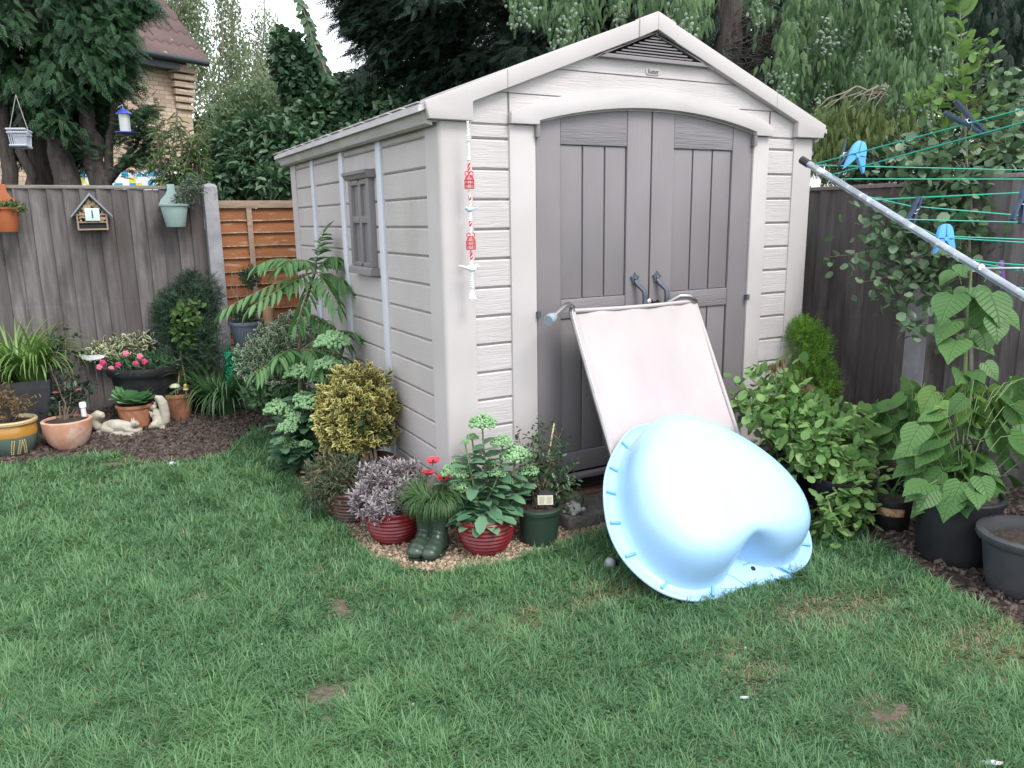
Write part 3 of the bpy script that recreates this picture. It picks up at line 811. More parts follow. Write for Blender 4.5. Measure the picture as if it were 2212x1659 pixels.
for k in range(26):
    a = 2 * math.pi * k / 26; b.tube([(gx, gy, 1.137), (gx + .010 * math.cos(a), gy + .010 * math.sin(a), 1.11), (gx + .017 * math.cos(a * 1.1), gy + .014 * math.sin(a), 1.078 + .006 * random.random())], .0026, 4)
cp_(b, 'tassel', M_white, smooth=60)
# ============================================================ fences
M_fence = mat('weathered_fence', (.095, .083, .080), (.205, .190, .187), 3.5, stretch=(9, 9, .7), lo=.3, hi=.7, rough=.9, bump=.5, bscale=14, bstretch=(8, 8, .6), bdist=.006,
              tintc=(.075, .062, .060), tintf=.7, c3=(.055, .044, .040), s3=1.8, lo3=.50, hi3=.72, st3=(2.5, 2.5, 1))
M_fcap = mat('fence_cap', (.17, .15, .135), (.25, .225, .20), 6, stretch=(1, 8, 8), rough=.9, bump=.4, bscale=20)
M_post = mat('concrete_post', (.25, .25, .27), (.34, .34, .36), 9, rough=.9, bump=.4, bscale=60, bdist=.004, c3=(.20, .20, .20), s3=14, lo3=.62, hi3=.75)
def vfence(x0, y0, x1, y1, z0, z1, label, w=.105, gap=0, rag=.006):
    L = math.hypot(x1 - x0, y1 - y0); d = np.array([x1 - x0, y1 - y0]) / L; n_ = np.array([d[1], -d[0]])   # n_: face towards the garden
    t = thing('board_fence', ((x0 + x1) / 2, (y0 + y1) / 2, z0), label, 'fence')
    b = MB(); s_ = 0.0
    while s_ < L - .02:
        b.tint = random.random(); e = min(s_ + w * (1 + .12 * random.random()), L)
        zt = z1 - .012 * random.random(); lean = random.uniform(-rag, rag)
        p = lambda s2, off, z: (x0 + d[0] * s2 + n_[0] * off, y0 + d[1] * s2 + n_[1] * off, z)
        ov = min(e + .012, L)
        o1, o2 = .020 + abs(lean), .004
        # feather-edged board with a mid kink where the rail nails pull it
        zk = z0 + .52 * (z1 - z0) + random.uniform(-.02, .02)
        vs = []
        for z, k in ((z0, .0), (zk - .01, .0015), (zk + .01, .0), (zt, .0)):
            vs += [p(s_, o1 + k, z), p(ov, o2 + k, z), p(ov, o2 - .012, z), p(s_, o1 - .012, z)]
        fs = []
        for i in range(3):
            for k in range(4): fs.append((i * 4 + k, i * 4 + (k + 1) % 4, i * 4 + 4 + (k + 1) % 4, i * 4 + 4 + k))
        fs += [(0, 1, 2, 3), (12, 13, 14, 15)]
        b.add(vs, fs); s_ = e
    b.build('boards', M_fence, t)
    c = MB(); q = [(x0 + n_[0] * a, y0 + n_[1] * a) for a in (.028, -.03)] + [(x1 + n_[0] * a, y1 + n_[1] * a) for a in (-.03, .028)]
    c.prism(q, z1 - .004, z1 + .022, 'z'); c.build('top_rail', M_fcap, t, bevel=.003)
    return t
def fpost(x, y, z0, z1, label, w=.055, M=None):
    b = MB(); vs = []
    prof = [(w, z0), (w, z1 - .03), (w * .8, z1 - .012), (w * .15, z1)]
    for r, z in prof: vs += [(x - r, y - r, z), (x + r, y - r, z), (x + r, y + r, z), (x - r, y + r, z)]
    fs = []
    for i in range(3):
        for k in range(4): fs.append((i * 4 + k, i * 4 + (k + 1) % 4, i * 4 + 4 + (k + 1) % 4, i * 4 + 4 + k))
    fs += [(3, 2, 1, 0), (12, 13, 14, 15)]
    b.add(vs, fs)
    o = b.build('fence_post', M_post, base=(x, y, z0), bevel=.005)
    return tag(o, label, 'post', 'concrete fence posts')
FY = 3.62
vfence(-2.46, FY, -.575, FY, 0, 1.862, 'grey weathered board fence panel left of the concrete post')
vfence(-4.4, FY, -2.58, FY, 0, 1.862, 'grey weathered board fence panel at the left picture edge')
fpost(-2.52, FY, 0, 1.93, 'concrete fence post hidden at the far left between grey panels')
fpost(-.515, FY - .02, 0, 1.905, 'pale concrete fence post between grey panel and orange panel')
# orange waney-lap panel
M_or = mat('orange_fence_stain', (.29, .105, .038), (.37, .155, .06), 3, stretch=(1.2, 1, 10), rough=.8, bump=.5, bscale=8, bstretch=(2, 1, 20), bdist=.005,
           tintc=(.19, .07, .03), tintf=.8, c3=(.52, .34, .25), s3=5, lo3=.585, hi3=.66, st3=(1, 1, 5))
M_pale = mat('bare_timber', (.33, .245, .185), (.24, .17, .125), 9, stretch=(1, 1, 6), rough=.85, bump=.3, bscale=20)
t = thing('orange_fence', (.5, FY, 0), 'orange stained lap fence panel beside the shed back corner', 'fence')
b = MB(); z = 1.70; x0, x1 = -.455, 1.375
edge = MB()
while z > .02:
    b.tint = random.random(); h = .088 + .03 * random.random(); n = 14
    zb = max(z - h, .0)
    xs = np.linspace(x0, x1, n); wv = [.006 * mnoise.noise(Vector((x * 4, z * 7, 0))) for x in xs]
    vs = []
    for x, w_ in zip(xs, wv): vs += [(x, FY - .006, z), (x, FY - .026, zb + w_), (x, FY - .010, zb + w_ - .001), (x, FY + .002, z)]
    fs = []
    for i in range(n - 1):
        for k in range(4): fs.append((i * 4 + k, i * 4 + 4 + k, i * 4 + 4 + (k + 1) % 4, i * 4 + (k + 1) % 4))
    b.add(vs, fs)
    vs = []    # the waney lower lip, bare of stain
    for x, w_ in zip(xs, wv): vs += [(x, FY - .0285, zb + w_ + .006 + .003 * math.sin(x * 31)), (x, FY - .0285, zb + w_ - .003), (x, FY - .012, zb + w_ - .003)]
    fs = []
    for i in range(n - 1):
        for k in range(2): fs.append((i * 3 + k, i * 3 + 3 + k, i * 3 + 4 + k, i * 3 + 1 + k))
    edge.add(vs, fs)
    z = zb
b.build('slats', M_or, t); edge.build('slat_edge', mat('bare_slat_edge', (.52, .40, .31), (.30, .17, .09), 14, stretch=(3, 1, 1), rough=.85), t)
MB().box((x0, FY - .034, 1.702), (x1, FY + .02, 1.765)).build('top_rail', M_pale, t, bevel=.004)
for x in (-.215, .46, 1.1): MB().box((x - .022, FY - .048, .02), (x + .022, FY - .029, 1.70)).build('batten', M_pale, t, bevel=.003)
vfence(1.43, FY, 3.1, FY, 0, 1.80, 'grey board fence panel hidden behind the shed back')
# right hand fence
FX = 3.05
vfence(FX, FY, FX, 1.55, 0, 1.74, 'dark board fence panel behind the right shed wall', w=.125)
vfence(FX, 1.43, FX, -.375, 0, 1.74, 'dark board fence panel right of the shed before the post', w=.125)
vfence(FX, -.505, FX, -2.32, 0, 1.76, 'dark board fence panel behind the broad leaved plants', w=.125)
vfence(FX, -2.44, FX, -4.4, 0, 1.76, 'dark board fence panel beyond the right picture edge', w=.125)
for y, lb in ((1.49, 'concrete fence post hidden behind the right shed wall'), (-.44, 'pale concrete fence post behind the alder sapling on the right'), (-2.38, 'concrete fence post outside the right picture edge')):
    fpost(FX - .01, y, 0, 1.82, lb)
# ============================================================ the house behind
hc = dep(432, 420, 16.0)
hx = nrmz(np.array([-.89, -.45, 0])); hn = np.array([hx[1], -hx[0], 0]); hn = hn if hn @ (CAM - hc) > 0 else -hn
HZ = float(dep(428, 152, 16.0)[2])
house = thing('brick_house', (hc[0], hc[1], 0), 'pale brick house end with brown tiled roof behind the fence', 'house')
def HP(a, o, z): return hc * np.array([1, 1, 0]) + hx * a + hn * o + np.array([0, 0, z])
M_hb = bpy.data.materials.new('buff_brickwork'); M_hb.use_nodes = True
nt = M_hb.node_tree; tc = nt.nodes.new('ShaderNodeTexCoord'); br = nt.nodes.new('ShaderNodeTexBrick'); mp = nt.nodes.new('ShaderNodeMapping')
mp.inputs['Rotation'].default_value = (R(90), 0, 0)
mp2 = nt.nodes.new('ShaderNodeMapping'); mp2.inputs['Rotation'].default_value = (0, 0, -math.atan2(hx[1], hx[0]))
br.inputs['Scale'].default_value = 1.0; br.inputs['Brick Width'].default_value = .225; br.inputs['Row Height'].default_value = .078; br.inputs['Mortar Size'].default_value = .008
br.inputs['Color1'].default_value = (.56, .43, .32, 1); br.inputs['Color2'].default_value = (.36, .26, .19, 1); br.inputs['Mortar'].default_value = (.26, .205, .165, 1)
nt.links.new(tc.outputs['Object'], mp2.inputs['Vector']); nt.links.new(mp2.outputs['Vector'], mp.inputs['Vector']); nt.links.new(mp.outputs['Vector'], br.inputs['Vector'])
nt.links.new(_mix(nt, _ramp(nt, _noise(nt, 1.5), .3, .7), br.outputs['Color'], (.46, .36, .27)), nt.nodes['Principled BSDF'].inputs['Base Color'])
for lk in list(nt.links):
    if lk.to_socket == nt.nodes['Principled BSDF'].inputs['Base Color']:
        [nt.links.remove(l2) for l2 in list(nt.links) if l2.to_socket == lk.from_node.inputs['Fac']]; lk.from_node.inputs['Fac'].default_value = .12
nt.nodes['Principled BSDF'].inputs['Roughness'].default_value = .9
WL = 9.0; HD = 7.0
b = MB(); P = [HP(0, 0, 0), HP(WL, 0, 0), HP(WL, -HD, 0), HP(0, -HD, 0)]; Q = [p + np.array([0, 0, HZ]) for p in P]
b.add(P + Q, [(0, 1, 5, 4), (1, 2, 6, 5), (2, 3, 7, 6), (3, 0, 4, 7), (4, 5, 6, 7)])
RH = 3.6
b.add([HP(0, 0, HZ), HP(0, -HD, HZ), HP(0, -HD / 2, HZ + RH)], [(0, 1, 2)]); b.add([HP(WL, 0, HZ), HP(WL, -HD, HZ), HP(WL, -HD / 2, HZ + RH)], [(0, 1, 2)])
b.build('wall', M_hb, house)
# stepped brick corbel under the eave at the corner
for k in range(6):
    z = HZ - .86 + k * .135
    b = MB(); o = .05 + .035 * k
    p0, p1 = -.02 - .03 * k * .3, .36 + .02 * k
    b.add([HP(p0, o, z), HP(p1, o, z), HP(p1, -.05, z), HP(p0, -.05, z), HP(p0, o, z + .10), HP(p1, o, z + .10), HP(p1, -.05, z + .10), HP(p0, -.05, z + .10)], [(3, 2, 1, 0), (4, 5, 6, 7), (0, 1, 5, 4), (1, 2, 6, 5), (2, 3, 7, 6), (3, 0, 4, 7)])
    b.build('corbel_course', M_hb, house, bevel=.008)
M_fas = mat('dark_fascia', (.035, .042, .05), rough=.5)
b = MB(); b.add([HP(.38, .30, HZ + .06), HP(WL, .30, HZ + .06), HP(WL, .30, HZ - .17), HP(.38, .30, HZ - .17), HP(.38, .0, HZ - .17), HP(WL, .0, HZ - .17)], [(0, 1, 2, 3), (3, 2, 5, 4)]); b.build('fascia', M_fas, house)
MB().tube([HP(-.2, .38, HZ + .02), HP(WL, .38, HZ + .02)], .06, 10).build('gutter', M_fas, house, smooth=60)
M_tile = mat('brown_roof_tile', (.085, .056, .052), (.13, .088, .080), 1.2, rough=.85, tintc=(.10, .06, .058), tintf=.6, c3=(.42, .35, .27), s3=5, lo3=.66, hi3=.74)
b = MB(); nrow = 13; ncol = 100
sl = np.array([-(HD / 2 + .40) * 1.0, RH + .35])   # horizontal run, rise
for i in range(nrow):
    o0 = .42 + sl[0] * i / nrow; z0_ = HZ + .04 + sl[1] * i / nrow; o1 = .42 + sl[0] * (i + 1.08) / nrow; z1_ = HZ + .04 + sl[1] * (i + 1.08) / nrow
    b.tint = random.random(); vs = []
    for k in range(ncol * 4 + 1):
        a = -.22 + (WL + .3) * k / (ncol * 4); w = .022 * math.cos(2 * math.pi * k / 8.)
        sag = .015 * random.random()
        vs += [HP(a, o0, z0_ + w + .02), HP(a, o1, z1_ + w - .02), HP(a, o0, z0_ + w - .015)]
    fs = []
    for k in range(ncol * 4): fs += [(k * 3, k * 3 + 3, k * 3 + 4, k * 3 + 1), (k * 3 + 2, k * 3 + 5, k * 3 + 3, k * 3)]
    b.add(vs, fs)
b.add([HP(-.2, -HD / 2, HZ + RH + .38), HP(WL + .2, -HD / 2, HZ + RH + .38), HP(WL + .2, -HD - .4, HZ), HP(-.2, -HD - .4, HZ)], [(0, 1, 2, 3)])
b.build('roof', M_tile, house, smooth=50)
# bright patterned cloth screen in the neighbour's garden
M_b1 = [mat('cloth_blue', (.06, .33, .55), rough=.8), mat('cloth_white', (.85, .87, .9), rough=.8), mat('cloth_yellow', (.75, .68, .10), rough=.8)]
pc = dep(340, 388, 11.0); b = MB(); ax = nrmz(np.array([RT[0], RT[1], 0])); dn = np.array([ax[1], -ax[0], 0])
for i in range(26):
    for j in range(8):
        a0, a1 = i * .085 - 1.1, (i + 1) * .085 - 1.1; z0_, z1_ = pc[2] - .55 + j * .085, pc[2] - .55 + (j + 1) * .085
        q = lambda a, z: pc * np.array([1, 1, 0]) + ax * a + dn * (.06 * math.sin(a * 6)) + np.array([0, 0, z])
        r_ = random.random(); k = 1 if r_ < .5 else (0 if r_ < .8 else 2)
        if i < 9 and j < 5: k = 2 if random.random() < .6 else k
        b.mi = k; b.add([q(a0, z0_), q(a1, z0_), q(a1, z1_)], [(0, 1, 2)])
        b.mi = 1 if random.random() < .55 else k; b.add([q(a0, z0_), q(a1, z1_), q(a0, z1_)], [(0, 1, 2)])
scr = thing('patterned_windbreak', (pc[0], pc[1], 0), 'bright cloth with blue, white and yellow triangles beyond the fence', 'windbreak')
b.build('cloth', M_b1, scr)
for a in (-1.12, 1.12): MB().tube([pc * np.array([1, 1, 0]) + ax * a, pc * np.array([1, 1, 0]) + ax * a + np.array([0, 0, pc[2] + .2])], .025, 8).build('pole', M_pale, scr)

# ============================================================ trees
M_trunk = mat('conifer_bark', (.042, .034, .030), (.085, .070, .062), 4, stretch=(6, 6, 1), rough=.95, bump=.8, bscale=12, bstretch=(6, 6, 1), bdist=.03)
M_twig = mat('bare_twig', (.11, .085, .072), (.16, .125, .10), 20, rough=.9)
M_con = leafm('conifer_dark', (.016, .042, .026), (.050, .110, .048), rough=.55, tr=.18, big=(1.2, (.034, .088, .036)))
M_con2 = leafm('conifer_deep', (.010, .026, .018), (.026, .056, .032), rough=.55, tr=.15)  # very dark conifer green; also stands in for shade inside other crowns
M_cyp = leafm('cypress_green', (.050, .115, .048), (.155, .255, .105), rough=.5, tr=.22)
M_deadc = leafm('dead_spray', (.075, .05, .032), (.12, .085, .05), rough=.8, tr=.1)
def limb(p0, p1, r0, r1, sag=0.0, n=7, wob=.03):
    p0, p1 = np.asarray(p0, float), np.asarray(p1, float); L = np.linalg.norm(p1 - p0)
    pts = [p0 + (p1 - p0) * t + np.array([0, 0, -sag * 4 * t * (1 - t)]) + rng.normal(size=3) * wob * L * math.sin(math.pi * t) for t in np.linspace(0, 1, n)]
    return pts, list(np.linspace(r0, r1, n))
def conifer_sprays(branches, per_m, L, W, droop, fan=.9):
    """branches: list of polylines; flat sprays along their outer parts"""
    P, D, Nn, T = [], [], [], []
    for br_ in branches:
        br_ = np.asarray(br_); seg = np.linalg.norm(np.diff(br_, axis=0), axis=1); tot = seg.sum(); cum = np.concatenate([[0], np.cumsum(seg)])
        m = max(3, int(tot * per_m)); s_ = tot * (1 - rng.random(m) ** 1.3 * .9)
        i = np.clip(np.searchsorted(cum, s_) - 1, 0, len(seg) - 1); f = ((s_ - cum[i]) / seg[i])[:, None]
        p = br_[i] * (1 - f) + br_[i + 1] * f; t = nrmz(br_[i + 1] - br_[i])
        lat = nrmz(np.cross(t, [0, 0, 1.0])); sg = rng.choice([-1, 1], m)[:, None]
        d = nrmz(t * .8 + lat * sg * fan * rng.random((m, 1)) + np.array([0, 0, -droop]) * (.4 + rng.random((m, 1))) + rng.normal(size=(m, 3)) * .22)
        P.append(p + rng.normal(size=(m, 3)) * .05); D.append(d); Nn.append(nrmz(np.array([0, 0, 1.]) + rng.normal(size=(m, 3)) * .45))
        T.append(np.clip(random.random() * .55 + .45 * rng.random(m) , 0, 1))
    P, D, Nn, T = map(np.concatenate, (P, D, Nn, T)); n = len(P)
    return P, D, Nn, L * (.6 + .7 * rng.random(n)), W * (.6 + .7 * rng.random(n)), T
def conifer(name, base, zlo, zhi, rfun, nbr, label, m=M_con, L=.26, W=.20, per_m=60, droop=.35, dip=-.12, azr=(0, 6.283), trunk_r=.16, dead=0, cat='tree', group=None):
    t = thing(name, base, label, cat, group); base = np.asarray(base, float)
    pts, rs = limb(base, base + [0, 0, zhi], trunk_r, .03, wob=.006, n=9)
    MB().tube(pts, rs, 10).build('trunk', M_trunk, t, smooth=60)
    brs = []; wood = MB(); deadl = []
    for i in range(nbr):
        h = zlo + (zhi - zlo) * ((i + random.random()) / nbr); a = rng.uniform(*azr); r_ = rfun(h, a) * (.75 + .35 * random.random())
        if r_ < .1: continue
        e = np.array([math.cos(a) * r_, math.sin(a) * r_, dip * r_ + .1 * r_ * rng.normal()])
        p0 = base + [0, 0, h]
        pl_ = [p0 + e * s2 + np.array([0, 0, .16 * r_ * math.sin(math.pi * s2 * .9)]) + rng.normal(size=3) * .03 * r_ for s2 in np.linspace(0, 1, 6)]
        brs.append(pl_); wood.tube(pl_, list(np.linspace(.03, .006, 6)), 5)
        for k in range(3):   # side branchlets
            j = random.randint(2, 4); sd2 = nrmz(np.cross(e, [0, 0, 1.])) * random.choice((-1, 1)); q0 = pl_[j]
            q1 = q0 + (nrmz(e) * .6 + sd2 * .8) * r_ * (.16 + .2 * random.random()) + np.array([0, 0, -.05 * r_]); brs.append([q0, (q0 + q1) / 2 + [0, 0, .03], q1])
        if dead and random.random() < dead:
            deadl.append(pl_[:4])
    wood.build('branches', M_twig, t)
    P, D, Nn, Ls, Ws, T = conifer_sprays(brs, per_m, L, W, droop)
    scatter('crown', m, P, D, Nn, Ls, Ws, T_FROND, t, T)
    if deadl:
        P, D, Nn, Ls, Ws, T = conifer_sprays(deadl, per_m * .5, L, W, droop); scatter('dead_twigs', M_deadc, P, D, Nn, Ls, Ws, T_FROND3, t, T)
    return t
# left conifer, its lower trunks bare
lb = dep(90, 300, 7.6); LB = np.array([lb[0], lb[1], 0])
lt_ = conifer('conifer', LB, 2.35, 6.6, lambda h, a: (.88 if h > 2.9 else .7) * (1 - max(0, h - 4.2) / 5.5), 90, 'big dark green conifer with bare lower trunks left of the brick house', per_m=190, L=.15, W=.125, trunk_r=.17, droop=.30)
wood = lt_
for (u0, v0, u1, v1, r0, r1) in ((20, 420, 5, 150, .07, .05), (62, 420, 40, 160, .05, .04), (225, 420, 180, 200, .10, .06), (150, 420, 120, 220, .12, .08), (228, 395, 330, 300, .05, .02), (225, 395, 165, 290, .05, .03), (232, 380, 245, 225, .045, .02), (245, 260, 320, 240, .02, .008), (255, 370, 305, 290, .03, .012)):
    p0, p1 = dep(u0, v0, 7.3), dep(u1, v1, 7.3); pts, rs = limb(p0, p1, r0, r1, wob=.03)
    if v0 > 415: pts = [pts[0] * np.array([1, 1, 0])] + pts; rs = [r0 * 1.1] + rs
    MB().tube(pts, rs, 8).build('bare_limb', M_trunk, lt_, smooth=60)
brs = [[dep(u, v, 7.2) for u, v in L_] for L_ in (((250, 330), (290, 300), (335, 285)), ((255, 350), (300, 330), (330, 320)), ((240, 360), (285, 350), (325, 345)), ((245, 300), (275, 285), (300, 280)), ((225, 350), (200, 330), (180, 320)), ((255, 260), (285, 250), (325, 238)))]
P, D, Nn, Ls, Ws, T = conifer_sprays(brs, 330, .12, .09, .25); scatter('lower_spray', M_con, P, D, Nn, Ls, Ws, T_FROND, lt_, T)
# more boughs so that the left crown keeps its outline
brs = []
for (u, v) in ((330, 30), (345, 8), (300, 60), (310, 95), (290, 130), (295, 165), (270, 195), (240, 215), (200, 240), (150, 235), (100, 230), (60, 210), (20, 190), (180, 150), (120, 120), (60, 90), (220, 90), (250, 40), (150, 40), (80, 20), (20, 60), (10, 130), (200, 10), (0, 10), (270, 110), (130, 180), (230, 150)):
    for k in range(3):
        e = dep(u - 34 + rng.normal() * 12, v - 16 + rng.normal() * 12, 6.9 + .5 * random.random()); o = LB + np.array([0, 0, e[2] + .35]); q = o + (e - o) * .45
        brs.append([q, q + (e - q) * .5 + np.array([0, 0, .08]), e])
P, D, Nn, Ls, Ws, T = conifer_sprays(brs, 230, .145, .12, .28); scatter('outer_bough', M_con, P, D, Nn, Ls, Ws, T_FROND, lt_, T)

# inside of the crown, low between the trunks; its shade is a darker green
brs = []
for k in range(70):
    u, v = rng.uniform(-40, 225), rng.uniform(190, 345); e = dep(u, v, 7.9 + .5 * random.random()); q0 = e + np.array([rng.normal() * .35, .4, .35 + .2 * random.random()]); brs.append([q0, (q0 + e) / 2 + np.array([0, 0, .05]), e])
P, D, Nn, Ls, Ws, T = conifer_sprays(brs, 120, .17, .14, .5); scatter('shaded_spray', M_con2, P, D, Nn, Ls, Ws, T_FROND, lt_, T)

# tall dark conifer behind the shed
cb = dep(1120, 300, 9.0); CB = np.array([cb[0], cb[1], 0])
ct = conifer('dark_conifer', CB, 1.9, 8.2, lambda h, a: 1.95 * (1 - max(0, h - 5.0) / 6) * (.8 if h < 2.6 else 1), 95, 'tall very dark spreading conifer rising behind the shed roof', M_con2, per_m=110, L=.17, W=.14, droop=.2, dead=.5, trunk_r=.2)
brs = []
for (u, v) in ((725, 8), (735, 40), (745, 62), (762, 45), (790, 95), (775, 75), (820, 120), (850, 150), (880, 185), (915, 200), (760, 10), (830, 30), (870, 70), (920, 110), (950, 160), (1000, 60), (980, 10), (1080, 30), (1100, 100), (1040, 140), (1000, 190), (1150, 60), (1180, 120), (1120, 170), (1240, 40), (1260, 100), (1330, 20), (1200, 10), (1060, 200), (940, 60)):
    for k in range(3):
        e = dep(u + rng.normal() * 12 + 8, v + rng.normal() * 10, 8.0 + .6 * random.random()); o = CB + np.array([0, 0, e[2] + .25]); q = o + (e - o) * .5
        brs.append([q, q + (e - q) * .5 + np.array([0, 0, .06]), e])
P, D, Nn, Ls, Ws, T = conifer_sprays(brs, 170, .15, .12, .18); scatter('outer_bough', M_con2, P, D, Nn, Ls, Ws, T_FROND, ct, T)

# weeping cypress on the right: long hanging curtains with pale cones
wb = dep(1560, 300, 8.2); WB = np.array([wb[0], wb[1], 0])
wt = thing('weeping_cypress', WB, 'weeping cypress with hanging sprays and pale cones above right fence', 'tree')
pts, rs = limb(WB, WB + np.array([.05, .1, 7.5]), .21, .06, wob=.004, n=9); MB().tube(pts, rs, 12).build('trunk', M_trunk, wt, smooth=60)
wood = MB()
def curtain(strands, m, name, step=.026, L=.10, W=.055, twin=1.0):
    P, D, T = [], [], []
    for p0, ln, sway in strands:
        n = max(3, int(ln / step)); tt = random.random()
        for k in range(n):
            s2 = k / n; p = p0 + np.array([sway[0] * s2, sway[1] * s2, -ln * s2]) + rng.normal(size=3) * .03 * (1 + s2)
            for r_ in range(2):
                a = rng.uniform(0, 6.283); dd = np.array([math.cos(a) * .42, math.sin(a) * .42, -.9 - .4 * random.random()])
                P.append(p); D.append(dd); T.append(min(1, max(0, tt * .6 + .4 * random.random())))
    P, D = np.array(P), nrmz(np.array(D)); n = len(P)
    nn = nrmz(np.stack([D[:, 0] * .3, D[:, 1] * .3, np.full(n, .5)], 1) + rng.normal(size=(n, 3)) * .5 + (CAM - P) / 12)
    return scatter(name, m, P, D, nn, L * (.6 + .8 * rng.random(n)), W * (.6 + .8 * rng.random(n)), T_FROND, wt, np.array(T))
def strands_at(L_, k, jitter, depth, lo, hi):
    out = []
    for (u, v0, v1) in L_:
        for i in range(k):
            d_ = depth + rng.normal() * .28; p = dep(u + rng.normal() * jitter, v0 + rng.normal() * 14, d_); ln = (v1 - v0) * d_ / 1674.7 * rng.uniform(lo, hi)
            out.append((p, max(ln, .15), rng.normal(size=2) * .06))
    return out
cols = [(1125, -60, 45), (1165, -60, 60), (1222, -60, 115), (1268, -60, 85), (1335, -60, 35), (1410, -60, 35), (1470, -60, 78), (1515, -60, 85), (1655, -80, 60),
        (1715, -60, 180), (1752, -60, 215), (1800, -50, 170), (1845, -50, 250), (1880, -60, 225), (1930, -60, 165), (1968, -40, 220), (2015, -20, 205), (2050, 30, 200),
        (1735, 90, 262), (1790, 110, 255), (1850, 130, 255), (1905, 90, 245), (1955, 120, 240), (2000, 140, 268), (1700, 40, 225)]
def bough(u, v0, v1, depth, wide):
    """one hanging bough: strands longest in the middle so that it ends in a point"""
    out = []; d0 = depth + rng.normal() * .38
    for i in range(13):
        x = rng.normal() * .5; f = max(.25, 1 - .75 * abs(x)) * rng.uniform(.8, 1.05); d_ = d0 + rng.normal() * .07
        top = v0 + (v1 - v0) * .25 * abs(x); out.append((dep(u + x * wide, top, d_), max(.15, (v1 - top) * f * d_ / 1674.7), rng.normal(size=2) * .03))
    return out
S_ = []
for c_ in cols: S_ += bough(c_[0] + rng.normal() * 4, c_[1], c_[2], 6.9, 24)
curtain(S_, M_cyp, 'hanging_spray')
# the deep inside of the tree: curtains further back, their shade put into a darker green
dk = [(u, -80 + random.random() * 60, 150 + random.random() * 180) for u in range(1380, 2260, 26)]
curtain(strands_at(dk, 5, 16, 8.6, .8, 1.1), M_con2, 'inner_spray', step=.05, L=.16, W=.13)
# a golden-green bough with bare stems just above the fence
bgh = MB(); st = []
for u, v in ((1760, 240), (1790, 232), (1830, 228), (1870, 225), (1905, 228), (1945, 240), (1975, 258), (1745, 262), (1885, 252), (1850, 256), (1810, 262)):
    p0, p1 = dep(1930, 215, 6.6), dep(u, v, 6.3 + .2 * random.random()); pts, rs = limb(p0, p1, .009, .003, sag=-.12); bgh.tube(pts, rs, 5)
    for k in range(8): st.append((p1 + rng.normal(size=3) * np.array([.10, .10, .03]), .25 + .35 * random.random(), rng.normal(size=2) * .12))
bgh.build('bare_bough', mat('pale_twig', (.30, .245, .20), (.22, .18, .14), 20, rough=.9), wt)
curtain(st, leafm('cypress_gold', (.075, .13, .035), (.16, .21, .065), rough=.5, tr=.25), 'golden_spray')
M_cone = mat('cone_green', (.22, .30, .21), (.16, .215, .16), 40, rough=.8)
b = MB()
for p0, ln, sw in [S_[i] for i in rng.permutation(len(S_))[:70]]:
    c = p0 + np.array([sw[0], sw[1], -ln * random.uniform(.55, 1.0)]) + (CAM - p0) * .012
    for k in range(random.randint(10, 26)):
        s2 = random.random(); b.ball(c + np.array([rng.normal() * .030, rng.normal() * .03, -.22 * s2]), .010 + .006 * random.random(), 6, 4)
o = b.build('cone_cluster', M_cone, wt, smooth=70); o['kind'] = 'stuff'
# bare tangled twigs by the trunk
b = MB()
for k in range(75):
    p0 = dep(rng.uniform(1560, 1640), rng.uniform(0, 150), 7.9); p1 = p0 + (RT * rng.uniform(.15, .85) + np.array([0, 0, rng.uniform(-.45, .10)])) + rng.normal(size=3) * .1
    pts, rs = limb(p0, p1, .007, .002, sag=-.08, wob=.06); b.tube(pts, rs, 4)
b.build('bare_twigs', M_trunk, wt)

# broad-leaved shrubs, birches, far greenery
def bush(name, blobs, n, nclump, spread, m, L, W, label, cat='bush', T=T_LEAF, up=.35, droop=.2, stem=None, group=None, part_name='foliage', t=None, base=None, flat=.5, shell=.75):
    P, O, Ti = blob_points(blobs, n, nclump, spread, shell)
    k = P[:, 2] > .02; P, O, Ti = P[k], O[k], Ti[k]
    N_ = len(P)
    D = nrmz(O * .7 + rng.normal(size=(N_, 3)) * .6 + np.array([0, 0, up - droop]))
    Nn = nrmz(O * flat + np.array([0, 0, .6]) + rng.normal(size=(N_, 3)) * .4)
    if t is None:
        c = np.asarray(blobs[0][0], float)
        t = thing(name, base if base is not None else (c[0], c[1], 0), label, cat, group)
    scatter(part_name, m, P, D, Nn, L * (.6 + .7 * rng.random(N_)), W * (.6 + .7 * rng.random(N_)), T, t, Ti)
    if stem:
        b = MB(); b0 = np.array(world_loc(t))
        for k in range(stem[0]):
            tgt = P[rng.integers(0, N_)]; pts, rs = limb(b0 + rng.normal(size=3) * np.array([stem[2], stem[2], 0]), tgt, stem[1], stem[1] * .3, wob=.04); b.tube(pts, rs, 5)
        b.build('stems', M_twig, t)
    return t
def bl(u, v, k, ru, rv, rd=None, w=None):
    s2 = k / 1674.7; r_ = (ru * s2, (rd if rd is not None else ru * s2), rv * s2)
    return (dep(u, v, k), r_) if w is None else (dep(u, v, k), r_, w)
M_br = leafm('birch_leaf', (.13, .18, .085), (.24, .30, .17), rough=.55, tr=.4)
M_shr = leafm('shrub_leaf', (.030, .080, .040), (.085, .165, .075), rough=.42, tr=.2, spec=.5)
M_mid = leafm('shrub_mid_leaf', (.075, .145, .055), (.155, .25, .10), rough=.45, tr=.3)
M_wil = leafm('willow_leaf', (.07, .14, .04), (.15, .23, .08), rough=.5, tr=.35)
